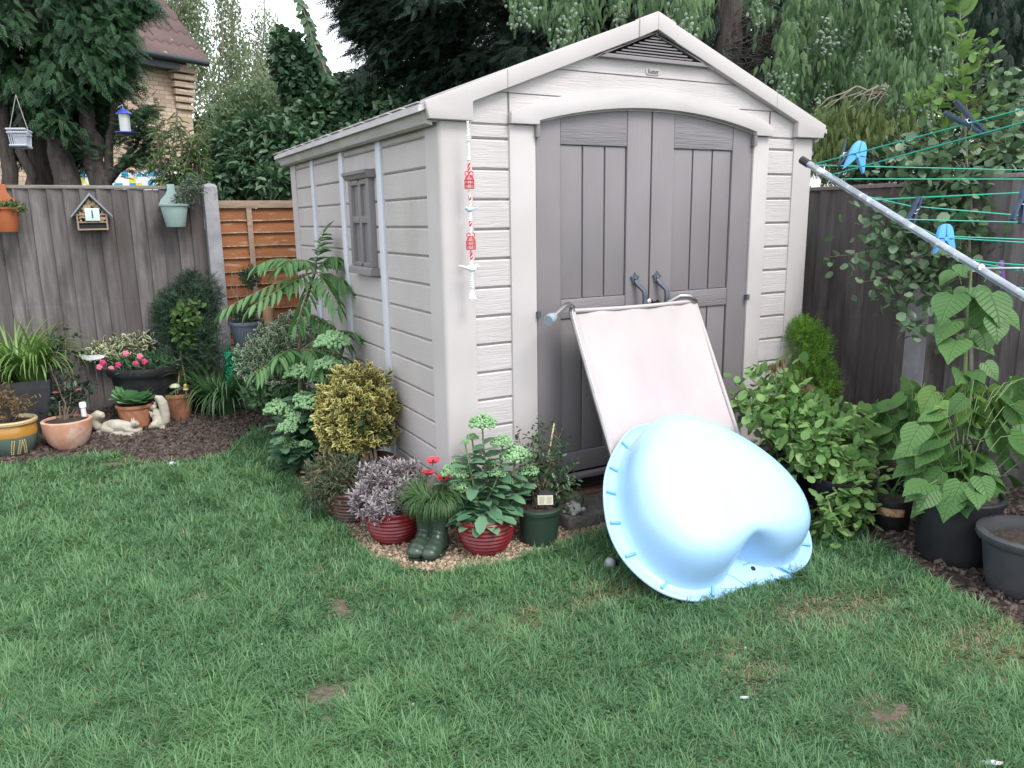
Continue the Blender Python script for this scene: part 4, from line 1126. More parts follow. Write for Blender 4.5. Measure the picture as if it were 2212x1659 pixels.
def birch(u, k, blobs, label, n=9000):
    p = dep(u, 400, k); t = thing('birch_tree', (p[0], p[1], 0), label, 'tree', 'birches far behind the garden')
    top = dep(u, -60, k); pts, rs = limb((p[0], p[1], 0), top, .08, .02, wob=.012); MB().tube(pts, rs, 8).build('trunk', mat('birch_bark', (.42, .41, .39), (.2, .19, .18), 3, rough=.9), t)
    P, O, Ti = blob_points(blobs, n, n // 90, .30, .3); N_ = len(P); b = MB()
    # leaves hang on weeping twigs
    P[:, 2] -= rng.random(N_) ** 2 * .7
    D = nrmz(np.array([0, 0, -.9]) + rng.normal(size=(N_, 3)) * .5); scatter('crown', M_br, P, D, runit(N_), .085 + .05 * rng.random(N_), .055, T_LEAF, t, Ti)
    for kk_ in range(22):
        q = P[rng.integers(0, N_)]; o = np.array([p[0], p[1], q[2] * .8]); pts, rs = limb(o, q, .018, .004, sag=-.3, n=5); b.tube(pts, rs, 4)
    b.build('branches', M_twig, t)
birch(405, 24, [bl(405, 30, 24, 40, 80), bl(425, 130, 24, 40, 70), bl(380, 10, 24, 30, 40)], 'thin pale birch beside the brown tiled roof verge', 5000)
birch(505, 22, [bl(500, 70, 22, 32, 60), bl(520, 170, 22, 60, 70), bl(480, 250, 22, 60, 60), bl(490, 10, 22, 22, 40), bl(560, 240, 22, 50, 60)], 'pale green weeping birch in the middle of sky gap', 9000)
birch(570, 26, [bl(575, 90, 26, 30, 70), bl(590, 160, 26, 40, 60)], 'faint small birch between the tall birch and dark shrub', 3500)
# shrubs behind the left fence and the shed
bush('broadleaf_shrub', [bl(660, 190, 8.4, 45, 60), bl(740, 225, 8.4, 70, 50), bl(690, 270, 8.3, 75, 50), bl(820, 240, 8.4, 60, 35), bl(612, 120, 8.5, 22, 45), bl(640, 140, 8.4, 40, 50), bl(790, 300, 8.3, 80, 40), bl(900, 250, 8.4, 60, 40)], 11000, 380, .09, M_shr, .070, .058, 'dark round leaved climbing shrub against the sky left of the shed roof', T=T_ROUND, stem=(12, .02, .2), base=(*dep(690, 400, 8.4)[:2], 0), droop=.55, shell=.45)
bush('mixed_shrub', [bl(880, 190, 9.2, 40, 40), bl(830, 175, 9.2, 40, 35), bl(930, 220, 9.0, 50, 30), bl(790, 190, 9.2, 30, 30)], 3600, 130, .12, M_mid, .06, .03, 'fine leaved mid green shrub below the dark conifer', stem=(6, .015, .15), base=(*dep(880, 400, 9.2)[:2], 0), shell=.4)
bush('laurel_shrub', [bl(560, 370, 7.7, 55, 45), bl(620, 330, 7.7, 55, 60), bl(510, 340, 7.9, 35, 50), bl(610, 410, 7.5, 60, 35), bl(490, 410, 7.6, 35, 40), bl(560, 300, 7.9, 40, 45)], 6200, 210, .10, M_shr, .10, .045, 'dark glossy laurel shrub above the orange fence panel', stem=(9, .015, .2), base=(*dep(560, 420, 7.7)[:2], 0), shell=.5, droop=.6)
bush('pale_shrub', [bl(530, 240, 9.6, 40, 50), bl(480, 290, 9.4, 32, 50), bl(570, 225, 9.8, 30, 40), bl(460, 340, 9.4, 30, 40), bl(545, 300, 9.5, 40, 40)], 4200, 150, .10, leafm('pale_shrub_leaf', (.11, .18, .085), (.23, .32, .17), rough=.5, tr=.4), .075, .030, 'light leafy shrub with pale tips between house and laurel', stem=(7, .012, .15), base=(*dep(510, 420, 9.6)[:2], 0), shell=.4)
# willow-leaved sapling in front of the house wall
wp = dep(375, 400, 6.6); wt2 = thing('willow_sapling', (wp[0], wp[1], 0), 'young narrow leaved willow in front of brick house wall', 'sapling')
b = MB(); P, D, Nn = [], [], []
for k in range(34):
    a, c = rng.uniform(310, 450), rng.uniform(225, 345); e = dep(a, c + abs(a - 385) * .5, 6.5 + .3 * random.random()); o = np.array([wp[0] + rng.normal() * .08, wp[1] + rng.normal() * .08, 1.2]); pts, rs = limb(o, e, .010, .003, sag=-.04, wob=.02, n=9); b.tube(pts, rs, 4)
    for j in range(2, 9):
        for q in range(6):
            P.append(pts[j] + (pts[j - 1] - pts[j]) * random.random()); a2 = rng.uniform(0, 6.28); D.append((math.cos(a2), math.sin(a2), .25 * rng.normal() - .25)); Nn.append((rng.normal() * .4, rng.normal() * .4, 1))
b.tube([(wp[0], wp[1], 0), (wp[0], wp[1], 1.25)], .03, 6); b.build('stems', M_twig, wt2)
n = len(P); scatter('foliage', M_wil, P, D, np.array(Nn), .085 + .04 * rng.random(n), .015 + .005 * rng.random(n), T_LEAF, wt2)
# one long climbing shoot against the sky
vp = dep(700, 150, 7.2); vt = thing('climbing_shoot', vp, 'long thin climber shoot with paired round leaves against the sky', 'climber')
pts = [dep(u, v, 7.2) for u, v in ((705, 160), (690, 120), (675, 85), (665, 50), (655, 20), (640, -20))]
MB().tube(pts, [.012, .010, .008, .007, .006, .004], 5).build('stem', M_twig, vt)
P, D, Nn = [], [], []
for i in range(5):
    for k in range(6):
        p = pts[i] + (pts[i + 1] - pts[i]) * (k / 6)
        for s2 in (-1, 1): P.append(p); D.append(RT * s2 * .6 + np.array([0, 0, -.7]) + rng.normal(size=3) * .3); Nn.append(-FW + rng.normal(size=3) * .5)
n = len(P); scatter('foliage', M_shr, P, D, np.array(Nn), .065 + .03 * rng.random(n), .05, T_ROUND, vt)
# far masses that close the view between the trunks
M_far = leafm('far_leaf', (.03, .062, .028), (.075, .125, .055), rough=.6, tr=.25)
fb = [bl(u, v, 19, 110, 70, 1.2) for u, v in ((540, 320), (640, 310), (760, 310), (880, 290), (980, 260), (440, 360))]
bush('garden_hedge', fb, 7000, 160, .30, M_far, .22, .14, 'tall hazy hedge of trees far behind the garden shrubs', 'hedge', base=(*dep(640, 400, 19)[:2], 0), shell=.4, stem=(8, .08, .5))
fb = [bl(u, v, 12.5, 170, 150, 1.0) for u, v in ((1000, 120), (1250, 130), (1500, 130), (1750, 120), (1980, 130), (2250, 120), (1120, 0), (1420, -20))]
bush('evergreen_screen', fb, 15000, 300, .30, M_con2, .30, .24, 'dense dark evergreen screen closing the view behind the cypress', 'hedge', T=T_FROND3, base=(*dep(1500, 400, 12.5)[:2], 0), shell=.35, stem=(10, .07, .5))  # darkened leaf colour stands in for shade between the hanging boughs
fb = [bl(2140, 60, 10.5, 80, 90), bl(2220, 150, 10.5, 90, 90), bl(2100, 150, 10.5, 60, 70), bl(2250, 30, 10.5, 80, 80)]
bush('broadleaf_tree', fb, 3800, 110, .22, leafm('dark_tree_leaf', (.016, .030, .018), (.040, .062, .034), rough=.5, tr=.15), .2, .13, 'dark broad leaved tree at the top right corner', 'tree', base=(*dep(2180, 400, 10.5)[:2], 0), shell=.3, stem=(5, .10, .3))
fb = [bl(1860, 365, 6.3, 50, 30), bl(1940, 350, 6.2, 50, 40), bl(2040, 330, 6.0, 60, 50), bl(2150, 310, 5.8, 70, 60), bl(2230, 300, 5.7, 70, 70)]
bush('hedge_shrub', fb, 2600, 130, .10, leafm('hedge_leaf', (.03, .07, .035), (.085, .14, .07), rough=.4, tr=.25, spec=.5), .07, .045, 'glossy mixed hedge plants growing just over the right fence', 'hedge', base=(*dep(1960, 420, 5.6)[:2], 0), shell=.4, stem=(8, .012, .3))
# ============================================================ pots and plants: helpers
M_terra = mat('terracotta', (.36, .15, .085), (.44, .20, .115), 9, rough=.85, bump=.25, bscale=40, bdist=.003)
M_terra2 = mat('terracotta_bleached', (.52, .26, .17), (.60, .34, .24), 7, rough=.85, c3=(.62, .50, .44), s3=7, lo3=.50, hi3=.68, bump=.25, bscale=40, bdist=.003)
M_blackp = mat('black_plastic', (.010, .011, .013), (.018, .019, .022), 12, rough=.5, bump=.1, bscale=50)
M_dgrey = mat('dark_grey_plastic', (.038, .040, .047), (.055, .057, .064), 12, rough=.5, bump=.15, bscale=60)
M_potsoil = mat('potting_soil', (.022, .017, .014), (.055, .041, .033), 30, rough=1., bump=1., bscale=45, bdist=.02)
M_stem = mat('green_stem', (.10, .16, .06), (.15, .2, .08), 20, rough=.6)
M_bstem = mat('woody_stem', (.10, .072, .055), (.15, .11, .085), 20, rough=.9)
M_cane = mat('bamboo_cane', (.52, .40, .24), (.42, .31, .18), 14, rough=.7)
def pot(base, label, prof, m, name='potted_plant', cat='potted plant', soil=.88, seg=36, wob=None, group=None, partname='pot'):
    """prof: outside profile bottom to top [(r, z)]; the wall is given 6 mm and an inner face"""
    t = thing(name, base, label, cat, group)
    rt, ht = prof[-1]
    inner = [(rt - .012, ht), (rt - .016, ht - .02)] + [(max(r - .014, .02), z) for r, z in prof[::-1] if z < ht * .85 and z > ht * .3]
    MB().lathe(list(prof) + inner, base, seg, wob=wob).build(partname, m, t, smooth=42)
    zs = ht * soil
    rs = np.interp(zs, [z for r, z in prof], [r for r, z in prof]) - .010
    b = MB(); b.lathe([(rs, zs), (rs * .6, zs + .012), (0, zs + .016)], base, 24, wob=lambda a, i, z: .06 * math.sin(a * 5 + i)); b.build('soil', M_potsoil, t, smooth=60)
    return t, np.asarray(base, float) + [0, 0, zs]
def classic(rt, rb, h, lip=.028): return [(rb * .96, 0), (rb, .006), (rt * .93, h - lip * 1.3), (rt * .93, h - lip), (rt, h - lip), (rt * 1.015, h - lip * .4), (rt, h)]
def ribbed(rt, rb, h, n=8, belly=.04):
    pr = [(rb * .95, 0)]
    for i in range(n * 4 + 1):
        t = i / (n * 4); r = rb + (rt - rb) * math.sin(t * math.pi / 2) ** .85 + belly * rt * math.sin(math.pi * t)
        pr.append((r + .0035 * math.cos(t * n * 2 * math.pi), .004 + t * (h - .018)))
    return pr + [(rt * 1.03, h - .012), (rt * 1.035, h - .004), (rt * 1.01, h)]
def leaves_on(t, pts, n, m, L, W, T=T_LEAF, out=None, jit=.01, up=.3, droop=0, name='foliage', tint=None, up_n=1.0):
    """leaves sprouting along a list of stem polylines"""
    P, D, Nn = [], [], []
    for pl_ in pts:
        pl_ = np.asarray(pl_); k = len(pl_)
        for j in range(n):
            s2 = rng.random() * (k - 1); i = min(int(s2), k - 2); p = pl_[i] + (pl_[i + 1] - pl_[i]) * (s2 - i); ax = nrmz(pl_[i + 1] - pl_[i])
            a = rng.normal(size=3); a = nrmz(a - ax * (a @ ax)); P.append(p + rng.normal(size=3) * jit); D.append(a + ax * .3 + np.array([0, 0, up - droop])); Nn.append(np.array([0, 0, up_n]) + rng.normal(size=3) * .4)
    n_ = len(P)
    return scatter(name, m, P, D, np.array(Nn), L * (.6 + .6 * rng.random(n_)), W * (.6 + .6 * rng.random(n_)), T, t, tint)
def strappy(t, base, n, ln, m, spread=.10, w=.016, name='leaves', arch_=1.0, az=(0, 6.283)):
    b_v, b_f, tn = [], [], []
    for i in range(n):
        a = rng.uniform(*az); r0 = spread * math.sqrt(random.random()); l = ln * (.55 + .55 * random.random()); lean = (.25 + .75 * random.random()) * arch_
        p = np.asarray(base, float) + [r0 * math.cos(a + 1), r0 * math.sin(a + 1), 0]; d = np.array([math.cos(a), math.sin(a), 0]); sd2 = np.array([-d[1], d[0], 0]); k = 9; th = math.pi / 2 - .12 - .2 * random.random(); ww = w * (.6 + .6 * random.random())
        o = len(b_v); tt = random.random()
        for j in range(k):
            wj = ww * (1 - (j / (k - 1)) ** 2.2) * .5 + .0006; fold = .25 * wj
            for e, dz in ((-1, fold), (0, 0), (1, fold)): b_v.append(p + sd2 * wj * e + np.array([0, 0, dz])); tn.append(tt)
            p = p + (d * math.cos(th) + np.array([0, 0, math.sin(th)])) * l / (k - 1); th -= lean * 2.3 / (k - 1) * (.5 + j / k)
        for j in range(k - 1):
            for e in (0, 1): b_f.append((o + j * 3 + e, o + j * 3 + e + 1, o + j * 3 + e + 4, o + j * 3 + e + 3))
    b = MB(); b.v = [tuple(q) for q in b_v]; b.f = b_f; b.t = tn; b.m = [0] * len(b_f)
    return b.build(name, m, t, smooth=80)
def remeshed(b, name, m, parent=None, vox=.006, base=None, smooth=60, sm=2):
    o = b.build(name, m, parent, base=base)
    md = o.modifiers.new('r', 'REMESH'); md.mode = 'VOXEL'; md.voxel_size = vox; md.use_smooth_shade = True
    ms = o.modifiers.new('s', 'SMOOTH'); ms.iterations = sm; ms.factor = .5
    bpy.context.view_layer.update()
    me = bpy.data.meshes.new_from_object(o.evaluated_get(bpy.context.evaluated_depsgraph_get()))
    o.modifiers.clear(); old = o.data; o.data = me; me.name = name; bpy.data.meshes.remove(old)
    me.materials.clear(); me.materials.append(m)
    return o

# ============================================================ along the left fence
M_strap = leafm('strap_leaf', (.095, .19, .040), (.18, .30, .08), rough=.4, tr=.3, spec=.5)
M_strapd = leafm('strap_leaf_dark', (.050, .125, .045), (.11, .21, .085), rough=.38, tr=.25, spec=.5)
# square dark planter with the tall strappy clump
B = gb(72, 935); B = np.array([-1.98, 3.22, bedz(3.22)])
t = thing('potted_daylily', B, 'tall dark square planter overflowing with long arching strap leaves', 'potted plant')
b = MB(); w0, w1, h = .13, .165, .40
ring = lambda w, z: [(B[0] - w, B[1] - w, B[2] + z), (B[0] + w, B[1] - w, B[2] + z), (B[0] + w, B[1] + w, B[2] + z), (B[0] - w, B[1] + w, B[2] + z)]
vs = ring(w0, 0) + ring(w1, h) + ring(w1 - .015, h) + ring(w1 - .02, h - .05)
b.add(vs, [(3, 2, 1, 0)] + [(i * 4 + k, i * 4 + (k + 1) % 4, i * 4 + 4 + (k + 1) % 4, i * 4 + 4 + k) for i in range(3) for k in range(4)])
b.build('planter', M_dgrey, t, bevel=.004)
b = MB(); b.add(ring(w1 - .018, h - .045), [(0, 1, 2, 3)]); b.build('soil', M_potsoil, t)
strappy(t, B + [0, 0, h - .05], 300, .62, M_strap, .13, .021, arch_=1.7)
# glazed pot with brown shrub
B = gb(36, 982); s_ = pxm(1, B)
t, S = pot(B, 'ochre and sage green glazed pot holding a brown withered shrub', [(.085, 0), (.105, .01), (.138, .09), (.150, .165), (.143, .215), (.138, .225), (.156, .235), (.158, .25), (.150, .258)], None, 'potted_shrub', soil=.9)
M_gl = bpy.data.materials.new('two_tone_glaze'); M_gl.use_nodes = True
nt = M_gl.node_tree; tc = nt.nodes.new('ShaderNodeTexCoord'); sx = nt.nodes.new('ShaderNodeSeparateXYZ'); nt.links.new(tc.outputs['Object'], sx.inputs[0])
ad = nt.nodes.new('ShaderNodeMath'); ad.operation = 'MULTIPLY_ADD'; nt.links.new(_noise(nt, 22, 3), ad.inputs[0]); ad.inputs[1].default_value = .016; nt.links.new(sx.outputs['Z'], ad.inputs[2])
c1 = _mix(nt, _ramp(nt, ad.outputs[0], .156, .162), (.095, .14, .115), (.42, .20, .035)); c2 = _mix(nt, _ramp(nt, ad.outputs[0], .232, .240), c1, (.50, .38, .19))
nt.links.new(c2, nt.nodes['Principled BSDF'].inputs['Base Color']); nt.nodes['Principled BSDF'].inputs['Roughness'].default_value = .25; nt.nodes['Principled BSDF'].inputs['Coat Weight'].default_value = .4
for ch_ in t.children:
    if ch_.name.startswith('pot'): ch_.data.materials.append(M_gl)
b = MB()     # wheat ear motif raised on the glaze
for u0, sg in ((.5, 1), (.95, -1), (.1, 1)):
    for k in range(7):
        a = -1.55 + u0 * .8 - .2; z = .035 + k * .015; r_ = np.interp(z, [.01, .09, .165], [.105, .138, .150]) + .002
        for e in (-1, 1):
            aa = a + e * .05 + sg * k * .022; b.ball(B + np.array([r_ * math.cos(aa), r_ * math.sin(aa), z]), (.004, .004, .008), 6, 4)
b.build('ear_motif', mat('motif_gold', (.50, .38, .18), rough=.35), t)
st = []; b = MB()
for k in range(26):
    a = rng.uniform(0, 6.28); r_ = .05 + .13 * random.random(); e = S + np.array([r_ * math.cos(a), r_ * math.sin(a), .12 + .17 * random.random()]); pts, rs = limb(S + rng.normal(size=3) * .015, e, .006, .0015, wob=.06); b.tube(pts, rs, 5); st.append(pts[3:])
b.build('stems', M_bstem, t); leaves_on(t, st, 20, leafm('withered_leaf', (.14, .075, .035), (.20, .15, .06), rough=.7), .030, .013, up=.4, jit=.02)
# bleached pot with the rose, cane
B = gb(152, 966)
t, S = pot(B, 'bleached peach terracotta bowl pot with a thin climbing rose', [(.075, 0), (.095, .004), (.135, .06), (.155, .13), (.162, .19), (.163, .205), (.155, .21)], M_terra2, 'potted_rose', soil=.92)
MB().tube([S + [-.02, .02, -.05], dep(142, 733, 5.95)], .006, 6).build('cane', M_cane, t)
st = []; b = MB()
for (u, v, k) in ((140, 700, 5.9), (118, 712, 5.85), (160, 720, 5.95), (175, 805, 5.75), (185, 840, 5.7), (120, 850, 5.7), (150, 790, 5.8), (195, 820, 5.8), (125, 790, 5.85), (165, 760, 5.85), (150, 850, 5.65), (110, 880, 5.7)):
    pts, rs = limb(S + rng.normal(size=3) * .02 * np.array([1, 1, 0]), dep(u, v, k), .005, .002, wob=.05); b.tube(pts, rs, 5); st.append(pts[2:])
b.build('stems', M_bstem, t); leaves_on(t, st, 40, leafm('rose_leaf', (.022, .058, .035), (.055, .105, .06), rough=.35, spec=.6), .042, .028, T=T_ROUND, jit=.02)
def bloom(b, c, r, n=14):
    for k in range(n):
        a = 2.4 * k; rr = r * (.25 + .75 * k / n); d = np.array([math.cos(a), math.sin(a), 0]); b.ball(c + d * rr * .55 + np.array([0, 0, r * .25 * (1 - k / n)]), (rr * .42, rr * .42, r * .22), 7, 4)
for (u, v) in ((170, 842), (148, 880), (120, 848)):
    b = MB(); bloom(b, dep(u, v, 5.6), .024); b.build('rose_bloom', mat('faded_rose', (.22, .03, .045), (.35, .09, .09), 40, rough=.6), t, smooth=60)
# solar stake light
B2 = dep(183, 908, 5.62); B2[2] -= .02
t = thing('solar_light', B2 - [0, 0, .05], 'slim white solar stake light stuck in the bleached rose pot', 'garden light')
MB().tube([B2 - [0, 0, .06], B2 + [0, 0, .02]], .006, 8).build('stake', M_chrome, t)
MB().tube([B2 + [0, 0, .02], B2 + [0, 0, .115]], .018, 14).build('diffuser', mat('frosted_white', (.75, .77, .78), rough=.25, coat=.5), t, smooth=40)
MB().lathe([(.020, .115), (.023, .118), (.023, .148), (.018, .155), (0, .156)], B2, 16).build('cap', mat('white_cap', (.8, .8, .8), rough=.4), t, smooth=40)
# big black tub with variegated shrub, ferny leaves and pink flowers
B = np.array([-1.18, 3.17, bedz(3.17)])
M_var = leafm('variegated_cream_leaf', (.055, .12, .05), (.09, .16, .07), edge=(.62, .62, .42), elo=.45, ehi=.7, rough=.45)
t, S = pot(B, 'large black tub planted with pink flowers and cream variegated shrub', [(.17, 0), (.185, .01), (.235, .33), (.240, .365), (.262, .37), (.272, .39), (.265, .43), (.255, .435)], M_blackp, 'flower_tub', 'flower tub', soil=.93)
c = dep(262, 757, 6.35); bush('', [(c + [-.02, 0, .0], (.17, .13, .10)), (c + [.10, 0, .04], (.12, .1, .09)), (c + [-.14, 0, -.03], (.12, .10, .08))], 800, 70, .03, M_var, .060, .034, '', t=t, up=.7, part_name='variegated_foliage')
bush('', [(S + [0, 0, .02], (.215, .215, .06))], 1500, 90, .03, leafm('fern_leaf', (.03, .08, .035), (.07, .14, .06)), .055, .016, '', t=t, up=.5, part_name='low_foliage', shell=.4)
for i, (u, v) in enumerate(((222, 790), (215, 799), (255, 795), (302, 776), (312, 788), (272, 770), (293, 792), (240, 803))):
    b = MB(); c = dep(u, v - 6, 5.90)
    for k in range(5):
        a = k * 1.257; d = RT * math.cos(a) + UP * math.sin(a); b.ball(c + d * .013, (.013, .006, .013), 7, 5)
    b.ball(c - FW * .006, .006, 6, 5)
    b.build('pink_flower', mat('pink_petal' if i % 2 else 'deep_pink_petal', *((((.62, .16, .24)),) if i % 2 else ((.50, .03, .14),)), rough=.6), t, smooth=60)
# white metal bird on a wire in front of the tub
c = dep(200, 772, 5.95); t = thing('bird_stake', (c[0], c[1], bedz(c[1])), 'white flying bird ornament on thin wire stake before black tub', 'garden ornament')
MB().tube([(c[0] + .02, c[1], bedz(c[1])), c + [.01, 0, -.01]], .0022, 5).build('wire', M_chrome, t)
b = MB(); wing = [(-.095, .005), (-.075, .022), (-.045, .014), (-.01, .020), (.05, .020), (.095, .016), (.085, -.004), (.05, -.012), (0, -.020), (-.045, -.024), (-.085, -.010)]
vs = [c + RT * a + np.array([0, 0, z]) + FW * (.03 * abs(a)) for a, z in wing[::-1]]; vs += [q + FW * .006 for q in vs]; n = len(wing)
b.add(vs, [tuple(range(n)), tuple(range(2 * n - 1, n - 1, -1))] + [(i, n + i, n + (i + 1) % n, (i + 1) % n) for i in range(n)])
b.build('bird_plate', mat('white_painted_metal', (.8, .82, .84), rough=.4), t)
# juniper
bush('juniper_bush', [bl(405, 700, 6.35, 48, 70, .16), bl(430, 640, 6.4, 36, 46, .14), bl(370, 690, 6.4, 30, 52, .15), bl(445, 740, 6.3, 30, 48, .15), bl(400, 760, 6.3, 45, 40, .15), bl(410, 628, 6.4, 25, 32, .12)], 9000, 260, .06, leafm('juniper_spray', (.020, .048, .030), (.050, .092, .052), rough=.6, tr=.15), .060, .042, 'dusky blue green juniper bush against the fence by the post', T=T_FROND3, stem=(8, .008, .06), base=(*dep(408, 800, 6.38)[:2], .05), up=.6, shell=.4)
# terracotta pot with cane wigwam and climber
B = np.array([-1.0, 3.10, bedz(3.1)]); B = gb(389, 904)
t, S = pot(B, 'plain terracotta pot with cane wigwam and pale green climber', classic(.125, .085, .215), M_terra, 'potted_climber', soil=.92)
top = dep(391, 765, 6.25)
for a in (0.3, 2.4, 4.5): MB().tube([S + [.085 * math.cos(a), .085 * math.sin(a), -.04], top + np.array([-.006 * math.cos(a), -.006 * math.sin(a), .02])], .0048, 6).build('cane', M_cane, t)
st = []; b = MB()
for k in range(12):
    e = dep(400 + rng.normal() * 16, 700 + rng.normal() * 28, 6.25); pts, rs = limb(S, top, .003, .002, wob=.03, n=6); pts2, r2 = limb(top, e, .002, .001, wob=.08, n=6); b.tube(pts + pts2[1:], .002, 4); st.append(pts2[1:]); st.append(pts[3:])
b.build('vines', M_stem, t)
M_vine = leafm('vine_leaf', (.075, .15, .04), (.14, .23, .075), tr=.35)
bush('', [bl(402, 690, 6.2, 24, 26, .1), bl(398, 725, 6.2, 20, 22, .09), bl(410, 665, 6.25, 20, 14, .08)], 620, 60, .025, M_vine, .045, .036, '', t=t, T=T_ROUND, part_name='foliage', shell=.3)
for (u, v, r_, col, lb) in ((378, 836, .042, (.55, .56, .36), 'large glazed cream toadstool ornament on stem in the terracotta pot'), (401, 838, .020, (.62, .40, .07), 'small yellow and white bell ornament in the terracotta pot')):
    c = dep(u, v, 6.02); t2 = thing('toadstool_stake' if r_ > .03 else 'bell_stake', (c[0], c[1], S[2]), lb, 'garden ornament')
    MB().tube([(c[0], c[1], S[2] - .01), c], .004 if r_ > .03 else .003, 7).build('stalk', M_cane, t2)
    pr = [(r_ * .95, -.002), (r_, .003), (r_ * .85, r_ * .34), (r_ * .5, r_ * .6), (.001, r_ * .70)] if r_ > .03 else [(r_, -.012), (r_ * .9, 0), (r_ * .75, .018), (r_ * .4, .03), (.001, .034)]
    MB().lathe(pr, c, 20).build('cap', mat('glazed_cap', col, tuple(x * .8 for x in col), 30, rough=.15, coat=.6), t2, smooth=70)
    if r_ < .03: MB().lathe([(r_ * 1.02, -.013), (r_ * 1.08, -.012), (r_ * 1.0, -.004), (r_ * .93, -.003)], c, 18).build('rim', M_white, t2)
# spiral pot with primula
B = gb(297, 926); B[1] -= 0.0
def swirl(a, i, z): return .045 * abs(math.sin(5.5 * a + z * 26)) if .02 < z < .165 else 0
prof = [(.075, 0), (.085, .006)] + [(.085 + .035 * (k / 12) ** .8, .006 + .165 * k / 12) for k in range(1, 13)] + [(.122, .174), (.134, .178), (.136, .192), (.130, .20)]
t, S = pot(B, 'spiral fluted terracotta pot with crinkled bright primrose leaves', prof, M_terra, 'potted_primrose', soil=.92, seg=88, wob=swirl)
P, D, Nn = [], [], []
for k in range(46):
    a = 2.4 * k; el = .35 + .95 * (1 - k / 46.); P.append(S + np.array([.03 * math.cos(a), .03 * math.sin(a), .01])); D.append((math.cos(a) * math.cos(el), math.sin(a) * math.cos(el), math.sin(el))); Nn.append((-math.cos(a) * math.sin(el) + rng.normal() * .3, -math.sin(a) * math.sin(el) + rng.normal() * .3, math.cos(el) + .3))
scatter('foliage', leafm('primrose_leaf', (.15, .33, .14), (.25, .44, .22), rough=.45, tr=.3), P, D, np.array(Nn), .165 * (.7 + .4 * rng.random(46)), .12, T_ROUND, t, smooth=True)
# squirrels
M_squ = mat('weathered_cast_stone', (.48, .45, .37), (.34, .32, .27), 14, rough=.95, bump=.6, bscale=60, bdist=.005, c3=(.20, .19, .14), s3=16, lo3=.6, hi3=.75)
B = gb(258, 940); ax = nrmz(np.array([RT[0], RT[1], 0])); fy = np.array([-ax[1], ax[0], 0])
def SQ(a, z, f=0): return B + ax * a + fy * f + np.array([0, 0, z])
b = MB()
b.tube([SQ(-.125, .060), SQ(-.10, .062), SQ(-.05, .070), SQ(0, .072), SQ(.05, .068), SQ(.085, .070), SQ(.105, .080)], [.022, .040, .050, .050, .042, .033, .024], 14)
b.tube([SQ(.095, .078), SQ(.120, .090), SQ(.140, .086), SQ(.158, .078)], [.022, .028, .022, .010], 12); b.ball(SQ(.112, .120, -.014), (.008, .006, .014), 8, 6); b.ball(SQ(.112, .120, .014), (.008, .006, .014), 8, 6)
for a, f in ((.08, -.032), (.08, .032)): b.tube([SQ(a - .02, .055, f), SQ(a + .03, .040, f), SQ(a + .08, .036, f)], [.022, .014, .011], 9)
for f in (-.040, .040): b.tube([SQ(-.10, .06, f), SQ(-.06, .055, f), SQ(-.02, .040, f)], [.034, .030, .014], 10)
b.tube([SQ(-.11, .060), SQ(-.150, .066), SQ(-.176, .098), SQ(-.172, .138), SQ(-.140, .160), SQ(-.108, .152), SQ(-.098, .136)], [.024, .032, .037, .038, .036, .026, .012], 12)
b.tube([SQ(-.155, .017), SQ(-.05, .020), SQ(.06, .017), SQ(.165, .020)], [.034, .040, .038, .028], 12); b.tube([SQ(-.13, .012, -.03), SQ(.13, .012, -.03)], .026, 10)
tag(remeshed(b, 'squirrel_statue', M_squ, base=B, vox=.005, sm=4), 'pale stone squirrel statue lying stretched on a log base', 'statue', 'stone squirrels by the spiral pot')
B = gb(344, 930)
def SQ(a, z, f=0): return B + ax * a + fy * f + np.array([0, 0, z])
b = MB()
b.tube([SQ(.005, .030), SQ(.005, .06), SQ(0, .10), SQ(-.004, .14), SQ(-.008, .165)], [.036, .044, .040, .031, .022], 14)
b.tube([SQ(-.002, .180), SQ(-.016, .186), SQ(-.034, .178), SQ(-.050, .170)], [.020, .026, .018, .009], 12); b.ball(SQ(-.004, .216, -.013), (.007, .006, .015), 8, 6); b.ball(SQ(-.004, .216, .013), (.007, .006, .015), 8, 6)
for f in (-.032, .032): b.tube([SQ(.015, .060, f), SQ(-.025, .052, f * 1.15), SQ(-.055, .030, f * 1.1)], [.032, .026, .014], 10); b.tube([SQ(-.008, .14, f * .85), SQ(-.034, .118, f * .75), SQ(-.046, .140, f * .3)], [.014, .011, .010], 8)
b.ball(SQ(-.052, .142), .014, 9, 7)
b.tube([SQ(.035, .040), SQ(.056, .070), SQ(.060, .12), SQ(.056, .17), SQ(.050, .215), SQ(.030, .250), SQ(.008, .256), SQ(-.004, .240)], [.022, .030, .034, .035, .035, .030, .022, .012], 12)
b.tube([SQ(-.055, .016), SQ(.055, .016)], [.034, .034], 12)
tag(remeshed(b, 'squirrel_statue', M_squ, base=B, vox=.005, sm=4), 'pale stone squirrel statue sitting upright with a raised bushy tail', 'statue', 'stone squirrels by the spiral pot')
# strappy clump beside the post
B = np.array([*gb(480, 893)[:2], 0]); B[2] = bedz(B[1])
t = thing('strap_leaved_clump', B, 'dark arching strap leaved clump growing in bark beside post', 'plant')
strappy(t, B, 320, .68, M_strapd, .10, .017, arch_=1.9)
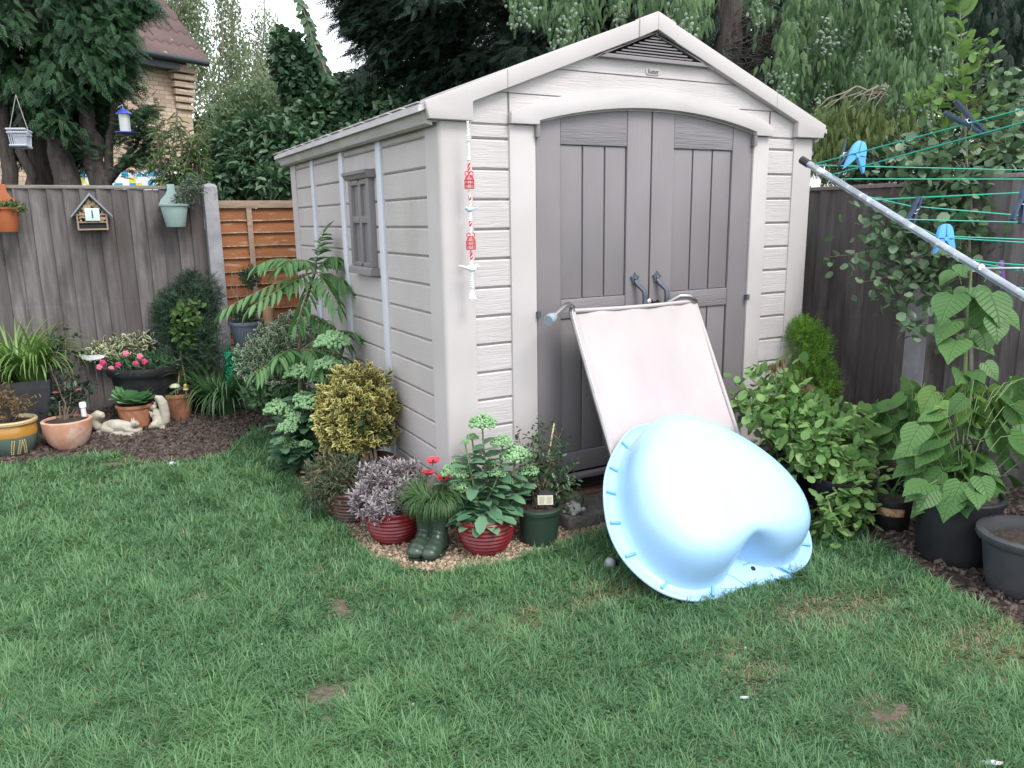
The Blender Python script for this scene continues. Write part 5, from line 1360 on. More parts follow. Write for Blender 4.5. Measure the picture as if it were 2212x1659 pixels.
# grey pot with little topiary, on a green mesh covered crate, and the log
B = np.array([*dep(535, 740, 6.45)[:2], 0]); zt = float(dep(535, 744, 6.45)[2])
t = thing('netted_crate', (B[0], B[1], bedz(B[1])), 'bright green netting bundled over a low crate beside the fence', 'crate')
c0 = np.array([B[0], B[1], 0]); b = MB()
b.box((B[0] - .15, B[1] - .12, bedz(B[1])), (B[0] + .16, B[1] + .12, zt - .006)); b.build('crate', mat('crate_board', (.12, .09, .06), (.08, .06, .045), 8, rough=.9), t, bevel=.006)
b = MB(); M_net = mat('green_net', (.01, .22, .10), (.02, .30, .15), 20, rough=.6)
z0 = bedz(B[1])
for k in range(240):
    f = random.random(); front = f < .6
    lo_ = np.array([B[0] - .20, B[1] - .165, z0]); hi_ = np.array([B[0] + .17, B[1] + .12, zt - .004])
    p0 = lo_ + (hi_ - lo_) * rng.random(3)
    if front: p0[1] = B[1] - .125 - .04 * random.random()
    else: p0[0] = B[0] - .155 - .045 * random.random()
    pts = [p0]
    for j in range(5):
        q = pts[-1] + rng.normal(size=3) * np.array([.018, .006, .018]); pts.append(np.clip(q, lo_, hi_))
    b.tube(pts, .0045, 4)
b.build('netting', M_net, t)
B = np.array([B[0] + .0, B[1], zt])
t, S = pot(B, 'slate grey pot with clipped dark lollipop shrub before orange fence', classic(.138, .102, .195), mat('slate_plastic', (.085, .105, .135), (.10, .12, .15), 10, rough=.45), 'potted_topiary', soil=.9)
c = dep(540, 598, 6.48); pts, rs = limb(S, c, .008, .006, wob=.01); MB().tube(pts, rs, 6).build('stem', M_bstem, t)
M_top = leafm('topiary_leaf', (.020, .052, .026), (.045, .088, .045), rough=.5)
bush('', [(c, (.085, .085, .085))], 900, 60, .02, M_top, .024, .008, '', t=t, T=T_NEEDLE, up=.3, part_name='clipped_ball', shell=.3)
bush('', [(S + [0, 0, .06], (.115, .115, .08))], 900, 60, .03, M_top, .030, .008, '', t=t, T=T_NEEDLE, up=.7, part_name='low_shoots', shell=.3)
b = MB(); st = []
for k in range(7):
    e = dep(rng.uniform(488, 525), rng.uniform(575, 615), 6.5); pts, rs = limb(S, e, .003, .001, wob=.05); b.tube(pts, rs, 4)
b.build('dry_stems', mat('dry_stem', (.26, .16, .12), rough=.9), t)
B = dep(582, 712, 6.5); MBl = MB().lathe([(.045, 0), (.047, .02), (.046, float(dep(582, 664, 6.5)[2]) - .03), (.040, float(dep(582, 664, 6.5)[2]) - .02), (.0, float(dep(582, 664, 6.5)[2]) - .02)], (B[0], B[1], .03), 14)
tag(MBl.build('timber_stump', mat('rustic_timber', (.30, .19, .11), (.22, .13, .075), 5, stretch=(4, 4, .6), rough=.9, bump=.5, bscale=12), base=(B[0], B[1], .03), smooth=50), 'round pale timber stake standing behind variegated bush near grey pot', 'stake')

# ---- on the fence
def fy_(u, v, off): return ony(u, v, FY - off)
c = fy_(197, 460, .06); t = thing('insect_hotel', (c[0], FY - .03, c[2] - .15), 'small gabled insect hotel with number tile on the grey fence', 'insect house')
w, yf, yb = .106, FY - .135, FY - .032; zb, ze, za = float(fy_(197, 497, .1)[2]), float(fy_(172, 462, .1)[2]), float(fy_(197, 424, .1)[2])
b = MB(); th = .012
b.box((c[0] - w, yf, zb), (c[0] - w + th, yb, ze)); b.box((c[0] + w - th, yf, zb), (c[0] + w, yb, ze)); b.box((c[0] - w + th, yf, zb), (c[0] + w - th, yb, zb + th))
for z in (zb + .055, ze - .012): b.box((c[0] - w + th, yf, z), (c[0] + w - th, yb - .01, z + th * .8))
b.prism([(c[0] - w, ze), (c[0] + w, ze), (c[0], za)][::1], yf + .05, yb)
b.box((c[0] - w + th, yb - .012, zb + th), (c[0] + w - th, yb, ze)); b.build('case', M_pale, t)
b = MB()
b.box((c[0] - w + th + .001, yf + .012, zb + th + .001), (c[0] + w - th - .001, yf + .03, zb + .053)); b.build('dark_slot', M_gap, t)
b = MB()
for k in range(190):
    x, z = c[0] + rng.uniform(-w + .02, w - .02), rng.uniform(zb + .07, za - .03)
    if z > ze and abs(x - c[0]) > (za - z) / (za - ze) * w - .015: continue
    b.tint = random.random(); r = .006 + .007 * random.random(); b.tube([(x, yf + .006 + .012 * random.random(), z), (x, yf + .06, z)], r, 7)
b.build('canes_and_cones', mat('log_ends', (.40, .28, .17), (.2, .12, .07), 60, rough=.9, tintc=(.55, .42, .28), tintf=.8), t)
for sg in (-1, 1):
    b = MB(); o = c[0] + sg * (w + .035); zl = ze - .028
    q = [(c[0], za + .004), (o, zl), (o, zl + .014), (c[0], za + .026)]
    b.prism(q if sg < 0 else q[::-1], yf - .022, yb); b.build('roof_slope', mat('slate_blue_roof', (.20, .24, .27), (.26, .30, .33), 10, rough=.7), t)
tl = part(MB().box((c[0] - .045, yf - .010, zb + .07), (c[0] + .055, yf - .001, zb + .165)).build('number_tile', mat('pale_tile', (.55, .68, .70), rough=.4), t, bevel=.002), 'pale aqua tile with number 1')
lettering('number', '1', .085, (c[0] + .005, yf - .012, zb + .118), (R(90), 0, 0), mat('tile_ink', (.03, .05, .08), rough=.5), tl)
# hanging pots with back plates
def hang_pot(u0, u1, vr, vb, vt_, m, label, foliage):
    p0, p1 = fy_(u0, vr, .14), fy_(u1, vr, .14); cx = (p0[0] + p1[0]) / 2; r = (p1[0] - p0[0]) / 2; zr = p0[2]; zb_ = float(fy_(u0, vb, .14)[2]); zt_ = float(fy_(u0, vt_, .03)[2])
    t = thing('hanging_pot', (cx, FY - .03 - r, zb_), label, 'hanging pot', 'pots hooked on the left fence'); cy_ = FY - .04 - r * .95
    h = zr - zb_
    MB().lathe([(r * .60, 0), (r * .63, .006), (r * .9, h - .02), (r * .9, h - .014), (r, h - .012), (r * 1.02, h), (r * .93, h + .002), (r * .86, h - .02), (r * .7, h * .4)], (cx, cy_, zb_), 30).build('pot', m, t, smooth=45)
    b = MB(); prof = [(r * .95, 0), (r * .75, .30), (r * .42, .55), (r * .26, .75), (r * .24, 1.0)]
    o = [(cx - a, zr - .01 + f * (zt_ - zr + .01)) for a, f in prof] + [(cx + a, zr - .01 + f * (zt_ - zr + .01)) for a, f in prof[::-1]]
    b.prism(o[::-1], FY - .048, FY - .036); b.box((cx - r * .24, FY - .047, zt_ - .002), (cx + r * .24, FY + .035, zt_ + .008)); b.build('back_plate', m, t)
    MB().lathe([(r * .86, 0), (0, .012)], (cx, cy_, zr - .018), 20).build('soil', M_potsoil, t)
    foliage(t, np.array([cx, cy_, zr]))
def f1(t, c):
    bush('', [bl(408, 412, 6.28, 26, 30, .08), bl(392, 432, 6.25, 16, 14, .07), bl(428, 400, 6.3, 18, 20, .06)], 800, 60, .02, leafm('silver_leaf', (.075, .12, .075), (.15, .20, .14), rough=.5), .030, .012, '', t=t, part_name='foliage', shell=.2, up=.5)
def f2(t, c):
    bush('', [(c + [.02, -.02, .0], (.10, .09, .035))], 350, 40, .02, leafm('creeping_leaf', (.04, .10, .03), (.12, .16, .05)), .03, .016, '', t=t, part_name='foliage', shell=.2)
hang_pot(342, 408, 442, 491, 400, mat('duck_egg_plastic', (.27, .37, .36), (.30, .40, .39), 8, rough=.45), 'duck egg blue hanging pot hooked on the fence by the post', f1)
hang_pot(-32, 46, 449, 502, 400, mat('orange_plastic', (.38, .11, .045), (.42, .13, .055), 8, rough=.5), 'orange terracotta coloured hanging pot cut off by left picture edge', f2)
# bird feeder and the white basket hung in the conifer
c = dep(269, 262, 6.7); t = thing('bird_feeder', c - [0, 0, .11], 'blue topped seed feeder hanging from a bare conifer branch', 'bird feeder')
M_fb = mat('feeder_blue', (.025, .055, .36), rough=.35, coat=.3)
s_ = pxm(1, c)
MB().lathe([(17 * s_, 0), (14 * s_, 3 * s_), (3 * s_, 11 * s_), (0, 12 * s_)], c + [0, 0, 15 * s_], 24).build('lid', M_fb, t, smooth=60)
MB().lathe([(5 * s_, -6 * s_), (14 * s_, -3 * s_), (22 * s_, 0), (22 * s_, 1.5 * s_), (12 * s_, .5 * s_), (0, 0)], c + [0, 0, -24 * s_], 24).build('tray', M_fb, t, smooth=60)
MB().lathe([(11 * s_, -24 * s_), (11 * s_, 15 * s_)], c, 20).build('tube', mat('clear_plastic', (.42, .44, .42), rough=.15, coat=.6), t, smooth=60)
MB().lathe([(10 * s_, -23 * s_), (10.4 * s_, -4 * s_), (0, -3 * s_)], c, 16).build('seed', mat('bird_seed', (.42, .33, .2), (.25, .18, .1), 120, rough=.9), t)
MB().tube([c + [0, 0, 26 * s_], c + [0, 0, 34 * s_], dep(255, 232, 6.7)], .003, 5).build('hook', M_chrome, t)
c = dep(43, 300, 6.6); s_ = pxm(1, c); t = thing('hanging_basket', c - [0, 0, 18 * s_], 'white slotted plastic basket hanging on strings in the conifer', 'hanging basket')
b = MB()
for a0, a1 in ((-20, 20),):
    for k in range(9):
        a = -19 + k * 4.75; b.add([c + RT * (a - 1.3) * s_ - FW * .04 + np.array([0, 0, 16 * s_]), c + RT * (a + 1.3) * s_ - FW * .04 + np.array([0, 0, 16 * s_]), c + RT * (a * .85 + 1.3) * s_ - FW * .03 - np.array([0, 0, 17 * s_]), c + RT * (a * .85 - 1.3) * s_ - FW * .03 - np.array([0, 0, 17 * s_])], [(0, 1, 2, 3)])
def boxring(z, k, h):
    b.tube([c + RT * sx_ * 20 * s_ * k + FW * sy2 * .045 * k + np.array([0, 0, z]) for sx_, sy2 in ((-1, -1), (1, -1), (1, 1), (-1, 1))], h, 6, close=True)
boxring(17 * s_, 1.0, 2.6 * s_); boxring(10 * s_, .97, 2.2 * s_); boxring(-16 * s_, .86, 2.6 * s_)
b.add([c + RT * sx_ * 17 * s_ + FW * sy2 * .04 - np.array([0, 0, 17 * s_]) for sx_, sy2 in ((-1, -1), (1, -1), (1, 1), (-1, 1))], [(0, 1, 2, 3)])
b.add([c + RT * sx_ * (20 if zz > 0 else 17) * s_ + FW * .044 + np.array([0, 0, zz]) for sx_, zz in ((-1, 17 * s_), (1, 17 * s_), (1, -17 * s_), (-1, -17 * s_))], [(0, 1, 2, 3)])
b.build('basket', mat('white_plastic_shaded', (.40, .42, .47), rough=.5), t)  # white dimmed and blued, so the tree's shade is in the colour
b = MB(); hk = dep(34, 205, 6.6)
for sx_ in (-1, 1): b.tube([c + RT * sx_ * 20 * s_ + np.array([0, 0, 18 * s_]), hk], .003, 5)
b.build('string', mat('string', (.3, .29, .28), rough=.9), t)
# ============================================================ beside the shed
# variegated euonymus shrub
M_euv = leafm('euonymus_white_edge', (.045, .105, .05), (.08, .15, .075), edge=(.50, .55, .40), elo=.62, ehi=.86, rough=.42)
bush('variegated_bush', [bl(590, 750, 5.7, 45, 45, .2), bl(560, 790, 5.6, 45, 50, .2), bl(640, 720, 5.8, 45, 35, .2), bl(610, 810, 5.55, 55, 45, .2), bl(650, 770, 5.6, 50, 45, .2), bl(700, 740, 5.6, 35, 40, .12)], 3600, 240, .035, M_euv, .045, .024, 'white edged variegated euonymus bush between sumac and orange fence', stem=(10, .007, .06), base=(*gp(610, 870, .08)[:2], .04), up=.6, shell=.6)
bush('ground_cover_plant', [bl(600, 860, 5.45, 50, 25, .2), bl(570, 850, 5.5, 40, 30, .18), bl(640, 870, 5.4, 45, 30, .18)], 1500, 120, .03, leafm('low_leaf', (.035, .09, .035), (.08, .16, .06)), .036, .022, 'low mid green leafy plant under the white edged bush', stem=(6, .003, .05), base=(*gp(600, 890, .06)[:2], .03), up=.5, shell=.4)
# sumac
M_sum = leafm('sumac_leaflet', (.068, .18, .055), (.125, .265, .092), rough=.42, tr=.32, spec=.45)
B = np.array([*dep(650, 850, 5.2)[:2], .03]); t = thing('sumac_sapling', B, 'young sumac with long feathery leaves against the cream shed side', 'sapling')
K = 5.15
n1_, n2_ = dep(654, 673, K), dep(680, 588, K); base_ = dep(646, 760, K)
pts = [B, base_, n1_, n2_, dep(685, 555, K)]
MB().tube(pts, [.016, .013, .011, .009, .005], 8).build('trunk', M_bstem, t, smooth=60)
PT, PD, PN = [], [], []; rb = MB()
def frond(o, mid, tip, n=11, ll=.105, hang=.45):
    o, mid, tip = map(np.asarray, (o, mid, tip)); pl_ = [(1 - s2) ** 2 * o + 2 * s2 * (1 - s2) * mid + s2 * s2 * tip for s2 in np.linspace(0, 1, 14)]
    rb.tube(pl_, list(np.linspace(.004, .0015, 14)), 5); ax0 = nrmz(tip - o)
    for k in range(n):
        s2 = .18 + .80 * k / (n - 1); i = min(int(s2 * 13), 12); p = pl_[i] + (pl_[i + 1] - pl_[i]) * (s2 * 13 - i); ax_ = nrmz(pl_[i + 1] - pl_[i]); lat = nrmz(np.cross(ax_, [0, 0, 1.]))
        for sg in (-1, 1):
            PT.append(p); PD.append(lat * sg * .75 + ax_ * .55 + np.array([0, 0, -.75 * hang * (.7 + .6 * random.random())]) + rng.normal(size=3) * .08); PN.append(np.array([0, 0, 1.]) + lat * sg * .35 + rng.normal(size=3) * .15)
    PT.append(tip); PD.append(ax_ + np.array([0, 0, -.3])); PN.append((0, 0, 1))
for (o, m_, e, hg) in ((n2_, dep(620, 540, K), dep(560, 572, K - .1), .5), (n2_, dep(600, 600, K - .1), dep(486, 668, K - .1), .75), (n2_, dep(640, 600, K - .2), dep(548, 660, K - .3), .7), (n2_, dep(685, 545, K), dep(697, 508, K), .4), (n2_, dep(720, 590, K - .05), dep(760, 615, K - .1), .6),
                       (n2_, dep(705, 605, K - .2), dep(730, 662, K - .35), .7), (n2_, dep(660, 640, K - .2), dep(640, 700, K - .3), .6), (n2_, dep(715, 540, K - .02), dep(732, 560, K - .05), .7), (n2_, dep(670, 560, K + .15), dep(640, 560, K + .3), .4), (n2_, dep(650, 545, K - .1), dep(610, 575, K - .25), .6),
                       (base_, dep(600, 770, K - .2), dep(553, 805, K - .3), .6), (base_, dep(630, 745, K - .2), dep(600, 772, K - .4), .6), (base_, dep(720, 700, K - .05), dep(757, 718, K - .2), .6), (base_, dep(680, 740, K - .2), dep(690, 790, K - .35), .7), (n1_, dep(710, 690, K - .1), dep(748, 740, K - .2), .6), (base_, dep(700, 745, K - .1), dep(745, 775, K - .25), .6)):
    frond(o, m_, e, hang=hg)
PT = np.array(PT); PT[:, 0] = np.minimum(PT[:, 0], -.035); n = len(PT)
rb.build('leaf_stalks', mat('sumac_stalk', (.22, .20, .09), rough=.6), t); scatter('foliage', M_sum, PT, PD, np.array(PN), .128 * (.8 + .35 * rng.random(n)), .033, T_LEAF, t)
# sedums: fleshy leaves and pale green flower heads
M_sed = leafm('sedum_leaf', (.075, .175, .095), (.14, .26, .15), rough=.4, tr=.2, spec=.45)
M_head = mat('sedum_bud', (.20, .36, .17), (.30, .46, .24), 70, rough=.7, tintc=(.14, .28, .13), tintf=.6)
def sedum(t, B, heads, kdep, leafL=.075, nl=10, r0=.06):
    st = []; b = MB()
    P, D, Nn = [], [], []
    for (u, v, rad) in heads:
        c = dep(u, v, kdep + rng.normal() * .05); r = rad * kdep / 1674.7
        o = np.array([B[0], B[1], B[2]]) + np.array([(c[0] - B[0]) * .25, (c[1] - B[1]) * .25, 0]) + rng.normal(size=3) * np.array([r0, r0, 0]) * .5
        m_ = np.array([(o[0] + c[0]) / 2, (o[1] + c[1]) / 2, o[2] * .4 + c[2] * .6]); m_[:2] = m_[:2] * .6 + c[:2] * .4
        pl_ = [(1 - s2) ** 2 * o + 2 * s2 * (1 - s2) * m_ + s2 * s2 * (c - [0, 0, r * .5]) for s2 in np.linspace(0, 1, 9)]
        b.tube(pl_, list(np.linspace(.007, .004, 9)), 6); ln = np.linalg.norm(c - o)
        for k in range(nl):
            s2 = .12 + .74 * k / nl; i = int(s2 * 8); p = pl_[i] + (pl_[i + 1] - pl_[i]) * (s2 * 8 - i); a = k * 1.57 + rng.normal() * .3
            for q in (0, 3.1416): P.append(p); D.append((math.cos(a + q), math.sin(a + q), .32 + rng.normal() * .2 - .35 * (1 - s2))); Nn.append((rng.normal() * .2 - .3 * math.cos(a + q), rng.normal() * .2 - .3 * math.sin(a + q), 1))
        h = MB(); nb = int(90 + 120 * min(1, r / .06))
        for k in range(nb):   # corymb: short branchlets ending in clusters of buds
            f = math.sqrt((k + .5) / nb); a = 2.39996 * k; bump_ = .10 * math.sin(a * 3 + f * 9)
            p = c + np.array([r * f * math.cos(a), r * f * math.sin(a), r * (.62 * (1 - f * f) - .1 + bump_)]) + rng.normal(size=3) * r * .05
            h.tint = random.random(); h.ball(p, r * .10 * (.8 + .5 * random.random()), 6, 4)
        for k in range(9): a = k * .7; h.tube([c - [0, 0, r * .55], c + np.array([r * .55 * math.cos(a), r * .55 * math.sin(a), r * .1])], .0018, 4)
        h.build('flower_head', M_head, t, smooth=80)
    b.build('stems', M_stem, t); n = len(P)
    scatter('foliage', M_sed, P, D, np.array(Nn), leafL * (.65 + .6 * rng.random(n)), leafL * .55 * (.7 + .5 * rng.random(n)), T_ROUND, t, smooth=True)
B = np.array([*gp(660, 1010, .02)[:2], .02]); t = thing('tall_sedum', B, 'tall pale green flowering sedum clump along the shed side', 'plant')
B = np.array([B[0], B[1] + .1, .02])
sedum(t, B, [(718, 740, 38), (708, 790, 30), (700, 815, 22), (645, 806, 30), (690, 818, 24), (602, 884, 32), (672, 872, 34), (640, 905, 25), (655, 860, 22), (720, 850, 24), (620, 925, 22), (690, 905, 22), (745, 830, 16), (630, 960, 18), (610, 950, 12), (660, 960, 14), (690, 950, 12)], 4.85, .125, 12)
# golden euonymus ball in its pot, brown ribbed pot in front with a wispy bush
M_euy = leafm('golden_euonymus', (.065, .11, .035), (.11, .16, .05), edge=(.64, .55, .20), elo=.48, ehi=.72, rough=.4, tr=.25)
B = np.array([-.23, .62, .01])
t, S = pot(B, 'rounded golden variegated euonymus in a brown pot by shed corner', classic(.16, .12, .26), mat('brown_plastic', (.07, .042, .035), rough=.5), 'potted_euonymus', soil=.92)
c = dep(772, 898, 4.45); r = 77 * 4.45 / 1674.7
P, O, Ti = blob_points([(c, (r, r * .9, r * 1.03)), (c + [.0, 0, .12], (r * .8, r * .7, r * .75)), (c - [.06, 0, .06], (r * .85, r * .8, r * .75))], 780, 300, .02, .86)
PP, DD, NN, TT = [], [], [], []
for p, o, ti in zip(P, O, Ti):     # each shoot carries a rosette
    ax_ = nrmz(o * .7 + np.array([0, 0, .7]) + rng.normal(size=3) * .25); a1 = nrmz(np.cross(ax_, [1, .3, .2])); a2 = np.cross(ax_, a1); a0 = random.random() * 6; p = p + ax_ * max(0, rng.normal() * .022)
    for k in range(9):
        a = a0 + k * 2.4; d = (a1 * math.cos(a) + a2 * math.sin(a)) * (.45 + .06 * k) + ax_ * (1.0 - .085 * k); PP.append(p - ax_ * .006 * k); DD.append(d); NN.append(nrmz(ax_ - (a1 * math.cos(a) + a2 * math.sin(a)) * .6)); TT.append(ti)
n = len(PP); scatter('foliage', M_euy, PP, DD, np.array(NN), .043 * (.7 + .5 * rng.random(n)), .025, T_LEAF, t, np.array(TT))
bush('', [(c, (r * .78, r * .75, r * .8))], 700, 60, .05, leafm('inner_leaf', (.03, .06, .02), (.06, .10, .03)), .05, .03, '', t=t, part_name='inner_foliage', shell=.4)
b = MB()
for k in range(7): pts, rs = limb(S + rng.normal(size=3) * .02, c + rng.normal(size=3) * .08, .010, .005, wob=.04); b.tube(pts, rs, 6)
b.build('stems', M_bstem, t)
B = np.array([*gp(762, 1124)[:2], .01]); k0 = proj(B)[2]
t, S = pot(B, 'brown ribbed pot with drooping dull green wispy bush', ribbed(.112, .085, .17), mat('brown_glaze', (.065, .028, .022), (.09, .04, .03), 10, rough=.4), 'potted_rosemary', soil=.92)
bush('', [bl(725, 1050, 4.15, 50, 45, .14), bl(700, 1020, 4.2, 38, 35, .12), bl(740, 1020, 4.2, 45, 35, .13), bl(690, 1060, 4.15, 28, 35, .10)], 3000, 140, .035, leafm('rosemary_leaf', (.045, .075, .04), (.11, .135, .075), rough=.6), .028, .008, '', t=t, T=T_NEEDLE, part_name='foliage', up=.4, shell=.4)
bush('', [bl(700, 1030, 4.12, 36, 50, .10)], 260, 30, .03, leafm('rosemary_dry', (.16, .12, .07), (.22, .18, .1)), .03, .006, '', t=t, T=T_NEEDLE, part_name='dry_tips', up=.2, shell=.5)
for o_ in t.children:
    if o_.name.startswith('dry_tips'): o_['kind'] = 'stuff'
b = MB()
for k in range(16): pts, rs = limb(S + rng.normal(size=3) * .02, dep(rng.uniform(680, 760), rng.uniform(1000, 1070), 4.15), .004, .002, wob=.06); b.tube(pts, rs, 5)
b.build('stems', M_bstem, t)
# red ribbed pot with mauve hebe
M_red2 = mat('red_glazed_resin', (.150, .011, .016), (.19, .017, .022), 9, rough=.38, spec=.5)
B = np.array([*gp(852, 1166)[:2], .005])
t, S = pot(B, 'red ribbed pot left of the boots with silvery mauve hebe', ribbed(.138, .090, .175), M_red2, 'potted_hebe', soil=.92, group='red ribbed pots on the gravel')
c = dep(836, 1046, 3.95); ru, rv = 72 * 3.95 / 1674.7, 50 * 3.95 / 1674.7
P, O, Ti = blob_points([(c, (ru, ru * .8, rv)), (c + [-.09, -.03, -.05], (ru * .6, ru * .6, rv * .75)), (c + [.09, .0, -.02], (ru * .65, ru * .6, rv * .8)), (c + [.02, -.08, -.065], (ru * .75, ru * .5, rv * .8)), (c + [.06, -.06, -.05], (ru * .6, ru * .5, rv * .7)), (dep(848, 1086, 3.80), (.13, .07, .045))], 820, 300, .02, .6)
PP, DD, NN, TT = [], [], [], []; b = MB()
for p, o, ti in zip(P, O, Ti):
    ax_ = nrmz(o * .55 + np.array([0, 0, .9]) + rng.normal(size=3) * .25); a1 = nrmz(np.cross(ax_, [1, .3, .2])); a2 = np.cross(ax_, a1); a0 = random.random() * 6
    b.tube([p - ax_ * .08, p], .0018, 4)
    for k in range(13):
        a = a0 + k * 1.571 + (k // 4) * .78; d = (a1 * math.cos(a) + a2 * math.sin(a)) * (.4 + .05 * k) + ax_ * (1.0 - .055 * k); PP.append(p - ax_ * .0052 * k); DD.append(d); NN.append(nrmz(ax_ - (a1 * math.cos(a) + a2 * math.sin(a)) * .5)); TT.append(ti)
n = len(PP); scatter('foliage', leafm('hebe_leaf', (.13, .095, .125), (.24, .19, .22), edge=(.44, .41, .40), elo=.5, ehi=.8, rough=.5, tr=.15), PP, DD, np.array(NN), 0.036 * (.7 + .5 * rng.random(n)), .0115, T_LEAF, t, np.array(TT))
for k in range(20): pts, rs = limb(S, P[rng.integers(0, len(P))], .004, .002, wob=.05); b.tube(pts, rs, 4)
b.build('stems', mat('hebe_stem', (.13, .06, .09), rough=.8), t)
# boot planter
B = np.array([*gp(930, 1196)[:2], .004]); kb = proj(B)[2]
fdir = nrmz(np.array([-.72, -.72, 0])); sdir = np.array([-fdir[1], fdir[0], 0])
t = thing('boot_planter', B, 'pair of dark green wellington boots planted with fine grass', 'boot planter')
b = MB(); RZ = Matrix.Rotation(math.atan2(fdir[1], fdir[0]), 4, 'Z'); HS = .037
for sg in (-1, 1):
    o = B + sdir * sg * HS
    for a, z, rx, ry, rz in ((.098, .042, .036, .040, .032), (.070, .046, .044, .044, .040), (.035, .050, .044, .042, .046), (.0, .060, .044, .040, .056), (-.035, .066, .044, .040, .062), (-.06, .05, .040, .040, .05)):
        b.ball(o + fdir * a + np.array([0, 0, z]), (rx, ry, rz), 16, 10, RZ)
    b.lathe([(.040, .03), (.041, .08), (.041, .13), (.044, .18), (.047, .215)], o - fdir * .034, 20)
remeshed(b, 'boots', mat('boot_rubber', (.030, .052, .036), (.042, .068, .048), 12, rough=.33, spec=.5), t, vox=.005)
b = MB()
for sg in (-1, 1):
    o = B + sdir * sg * HS; pr = []
    for k in range(28):
        a = 2 * math.pi * k / 28; pr.append((o + fdir * (.118 * math.cos(a) + .018) + sdir * .045 * math.sin(a) * (1 + .12 * math.cos(a)))[:2])
    b.prism([tuple(p) for p in pr], .004 + (0.0005 if sg > 0 else 0), .022 + (.0007 if sg > 0 else 0), 'z')
b.build('sole', mat('boot_sole', (.022, .036, .027), rough=.6), t, bevel=.003)
M_fine = leafm('fine_grass', (.050, .12, .04), (.12, .21, .085), rough=.5, tr=.3)
S = B - fdir * .04 + np.array([0, 0, .215]); strappy(t, S - [0, 0, .015], 1100, .235, M_fine, .055, .0038, name='grass', arch_=2.7)
# poppies
M_pop = mat('poppy_red', (.60, .030, .045), (.70, .05, .07), 30, rough=.45)
for i, (u, v, lb) in enumerate(((936, 996, 'red metal poppy stake standing highest above the boots'), (925, 1022, 'red metal poppy stake left and lower above the boots'), (958, 1033, 'open red metal poppy stake nearest the red sedum pot'))):
    c = dep(u, v, kb + .04); t = thing('poppy_stake', (c[0], c[1], .16), lb, 'garden ornament', 'red poppies in the boot planter')
    pts, rs = limb(S + rng.normal(size=3) * .012, c, .0022, .002, wob=.02); MB().tube(pts, rs, 5).build('wire', M_bstem, t)
    b = MB(); tiltv = Matrix.Rotation(R((-6, 7, -8)[i]), 4, 'Y') @ Matrix.Rotation(R((3, -4, 10)[i]), 4, 'X')
    b.lathe([(.003, -.012), (.016, -.006), (.028, .002), (.034, .009), (.0335, .010), (.027, .004), (.014, -.002), (.001, -.006)], c, 24, tiltv, wob=lambda a, j, z: .07 * math.sin(4 * a + .5)); b.build('petals', M_pop, t, smooth=60)
    MB().ball(c + np.array(tiltv @ Vector((0, 0, .003))), .007, 8, 6).build('centre', mat('poppy_centre', (.03, .02, .02), rough=.6), t)
# red pot with sedum in front of the corner
B = np.array([*gp(1050, 1190)[:2], .005]); kb2 = proj(B)[2]
t, S = pot(B, 'red ribbed pot right of the boots with tall green flowering sedum', ribbed(.138, .088, .180), M_red2, 'potted_sedum', soil=.92, group='red ribbed pots on the gravel')
sedum(t, S, [(1042, 914, 30), (1113, 985, 34), (1085, 955, 24), (985, 1018, 32), (995, 1050, 26), (1075, 1022, 18), (1142, 1018, 22), (1005, 955, 10), (1100, 1040, 14), (1020, 945, 14), (1060, 1000, 14), (1120, 1045, 14)], kb2 + .02, .100, 9)
P, D, Nn = [], [], []
for k in range(46):
    a = rng.uniform(0, 6.28); r_ = .03 + .09 * random.random(); P.append(S + np.array([r_ * math.cos(a), r_ * math.sin(a), .0 + .05 * random.random()])); D.append((math.cos(a), math.sin(a), -.35 + .7 * random.random())); Nn.append((-.2 * math.cos(a), -.2 * math.sin(a), 1))
scatter('low_leaves', M_sed, P, D, np.array(Nn), .125 * (.6 + .5 * rng.random(46)), .060, T_ROUND, t, smooth=True)
# dark green pot with small leaved shrub, its care label
B = np.array([*gp(1165, 1172)[:2], .004]); kb3 = proj(B)[2]
t, S = pot(B, 'dark green plastic pot with an upright small leaved shrub', [(.082, 0), (.088, .005), (.103, .155), (.103, .168), (.112, .170), (.114, .188), (.108, .192)], mat('dark_green_plastic', (.022, .045, .032), (.030, .056, .040), 9, rough=.42), 'potted_berberis', soil=.90)
b = MB(); st = []
for (u, v) in ((1175, 900), (1200, 915), (1215, 925), (1150, 935), (1120, 940), (1100, 960), (1165, 925), (1225, 960), (1240, 1000), (1205, 960), (1180, 950), (1140, 970), (1250, 1060), (1230, 1090), (1190, 990), (1215, 1010), (1160, 985), (1245, 1030), (1130, 990), (1200, 1050), (1225, 1045), (1170, 1040)):
    pts, rs = limb(S + rng.normal(size=3) * np.array([.02, .02, 0]), dep(u, v, kb3 + .08 * rng.normal() + .05), .004, .0015, wob=.05); b.tube(pts, rs, 5); st.append(pts[2:])
b.build('stems', M_bstem, t); leaves_on(t, st, 64, leafm('berberis_leaf', (.028, .075, .032), (.075, .145, .065), rough=.35, spec=.6), .027, .013, T=T_ROUND, jit=.018)
MB().tube([S, dep(1197, 915, kb3 + .1)], .0045, 6).build('cane', M_cane, t)
c = dep(1176, 1078, kb3 - .10); lab = MB(); e0 = nrmz(np.array([RT[0], RT[1], 0])); tn_ = nrmz(np.array([0, 0, 1.]) + fdir * -.25)
vs = [c + e0 * a + tn_ * z_ for a, z_ in ((-.030, -.028), (.044, -.028), (.040, .018), (-.034, .018))]; vs += [q + np.array([0, .002, 0]) for q in vs]
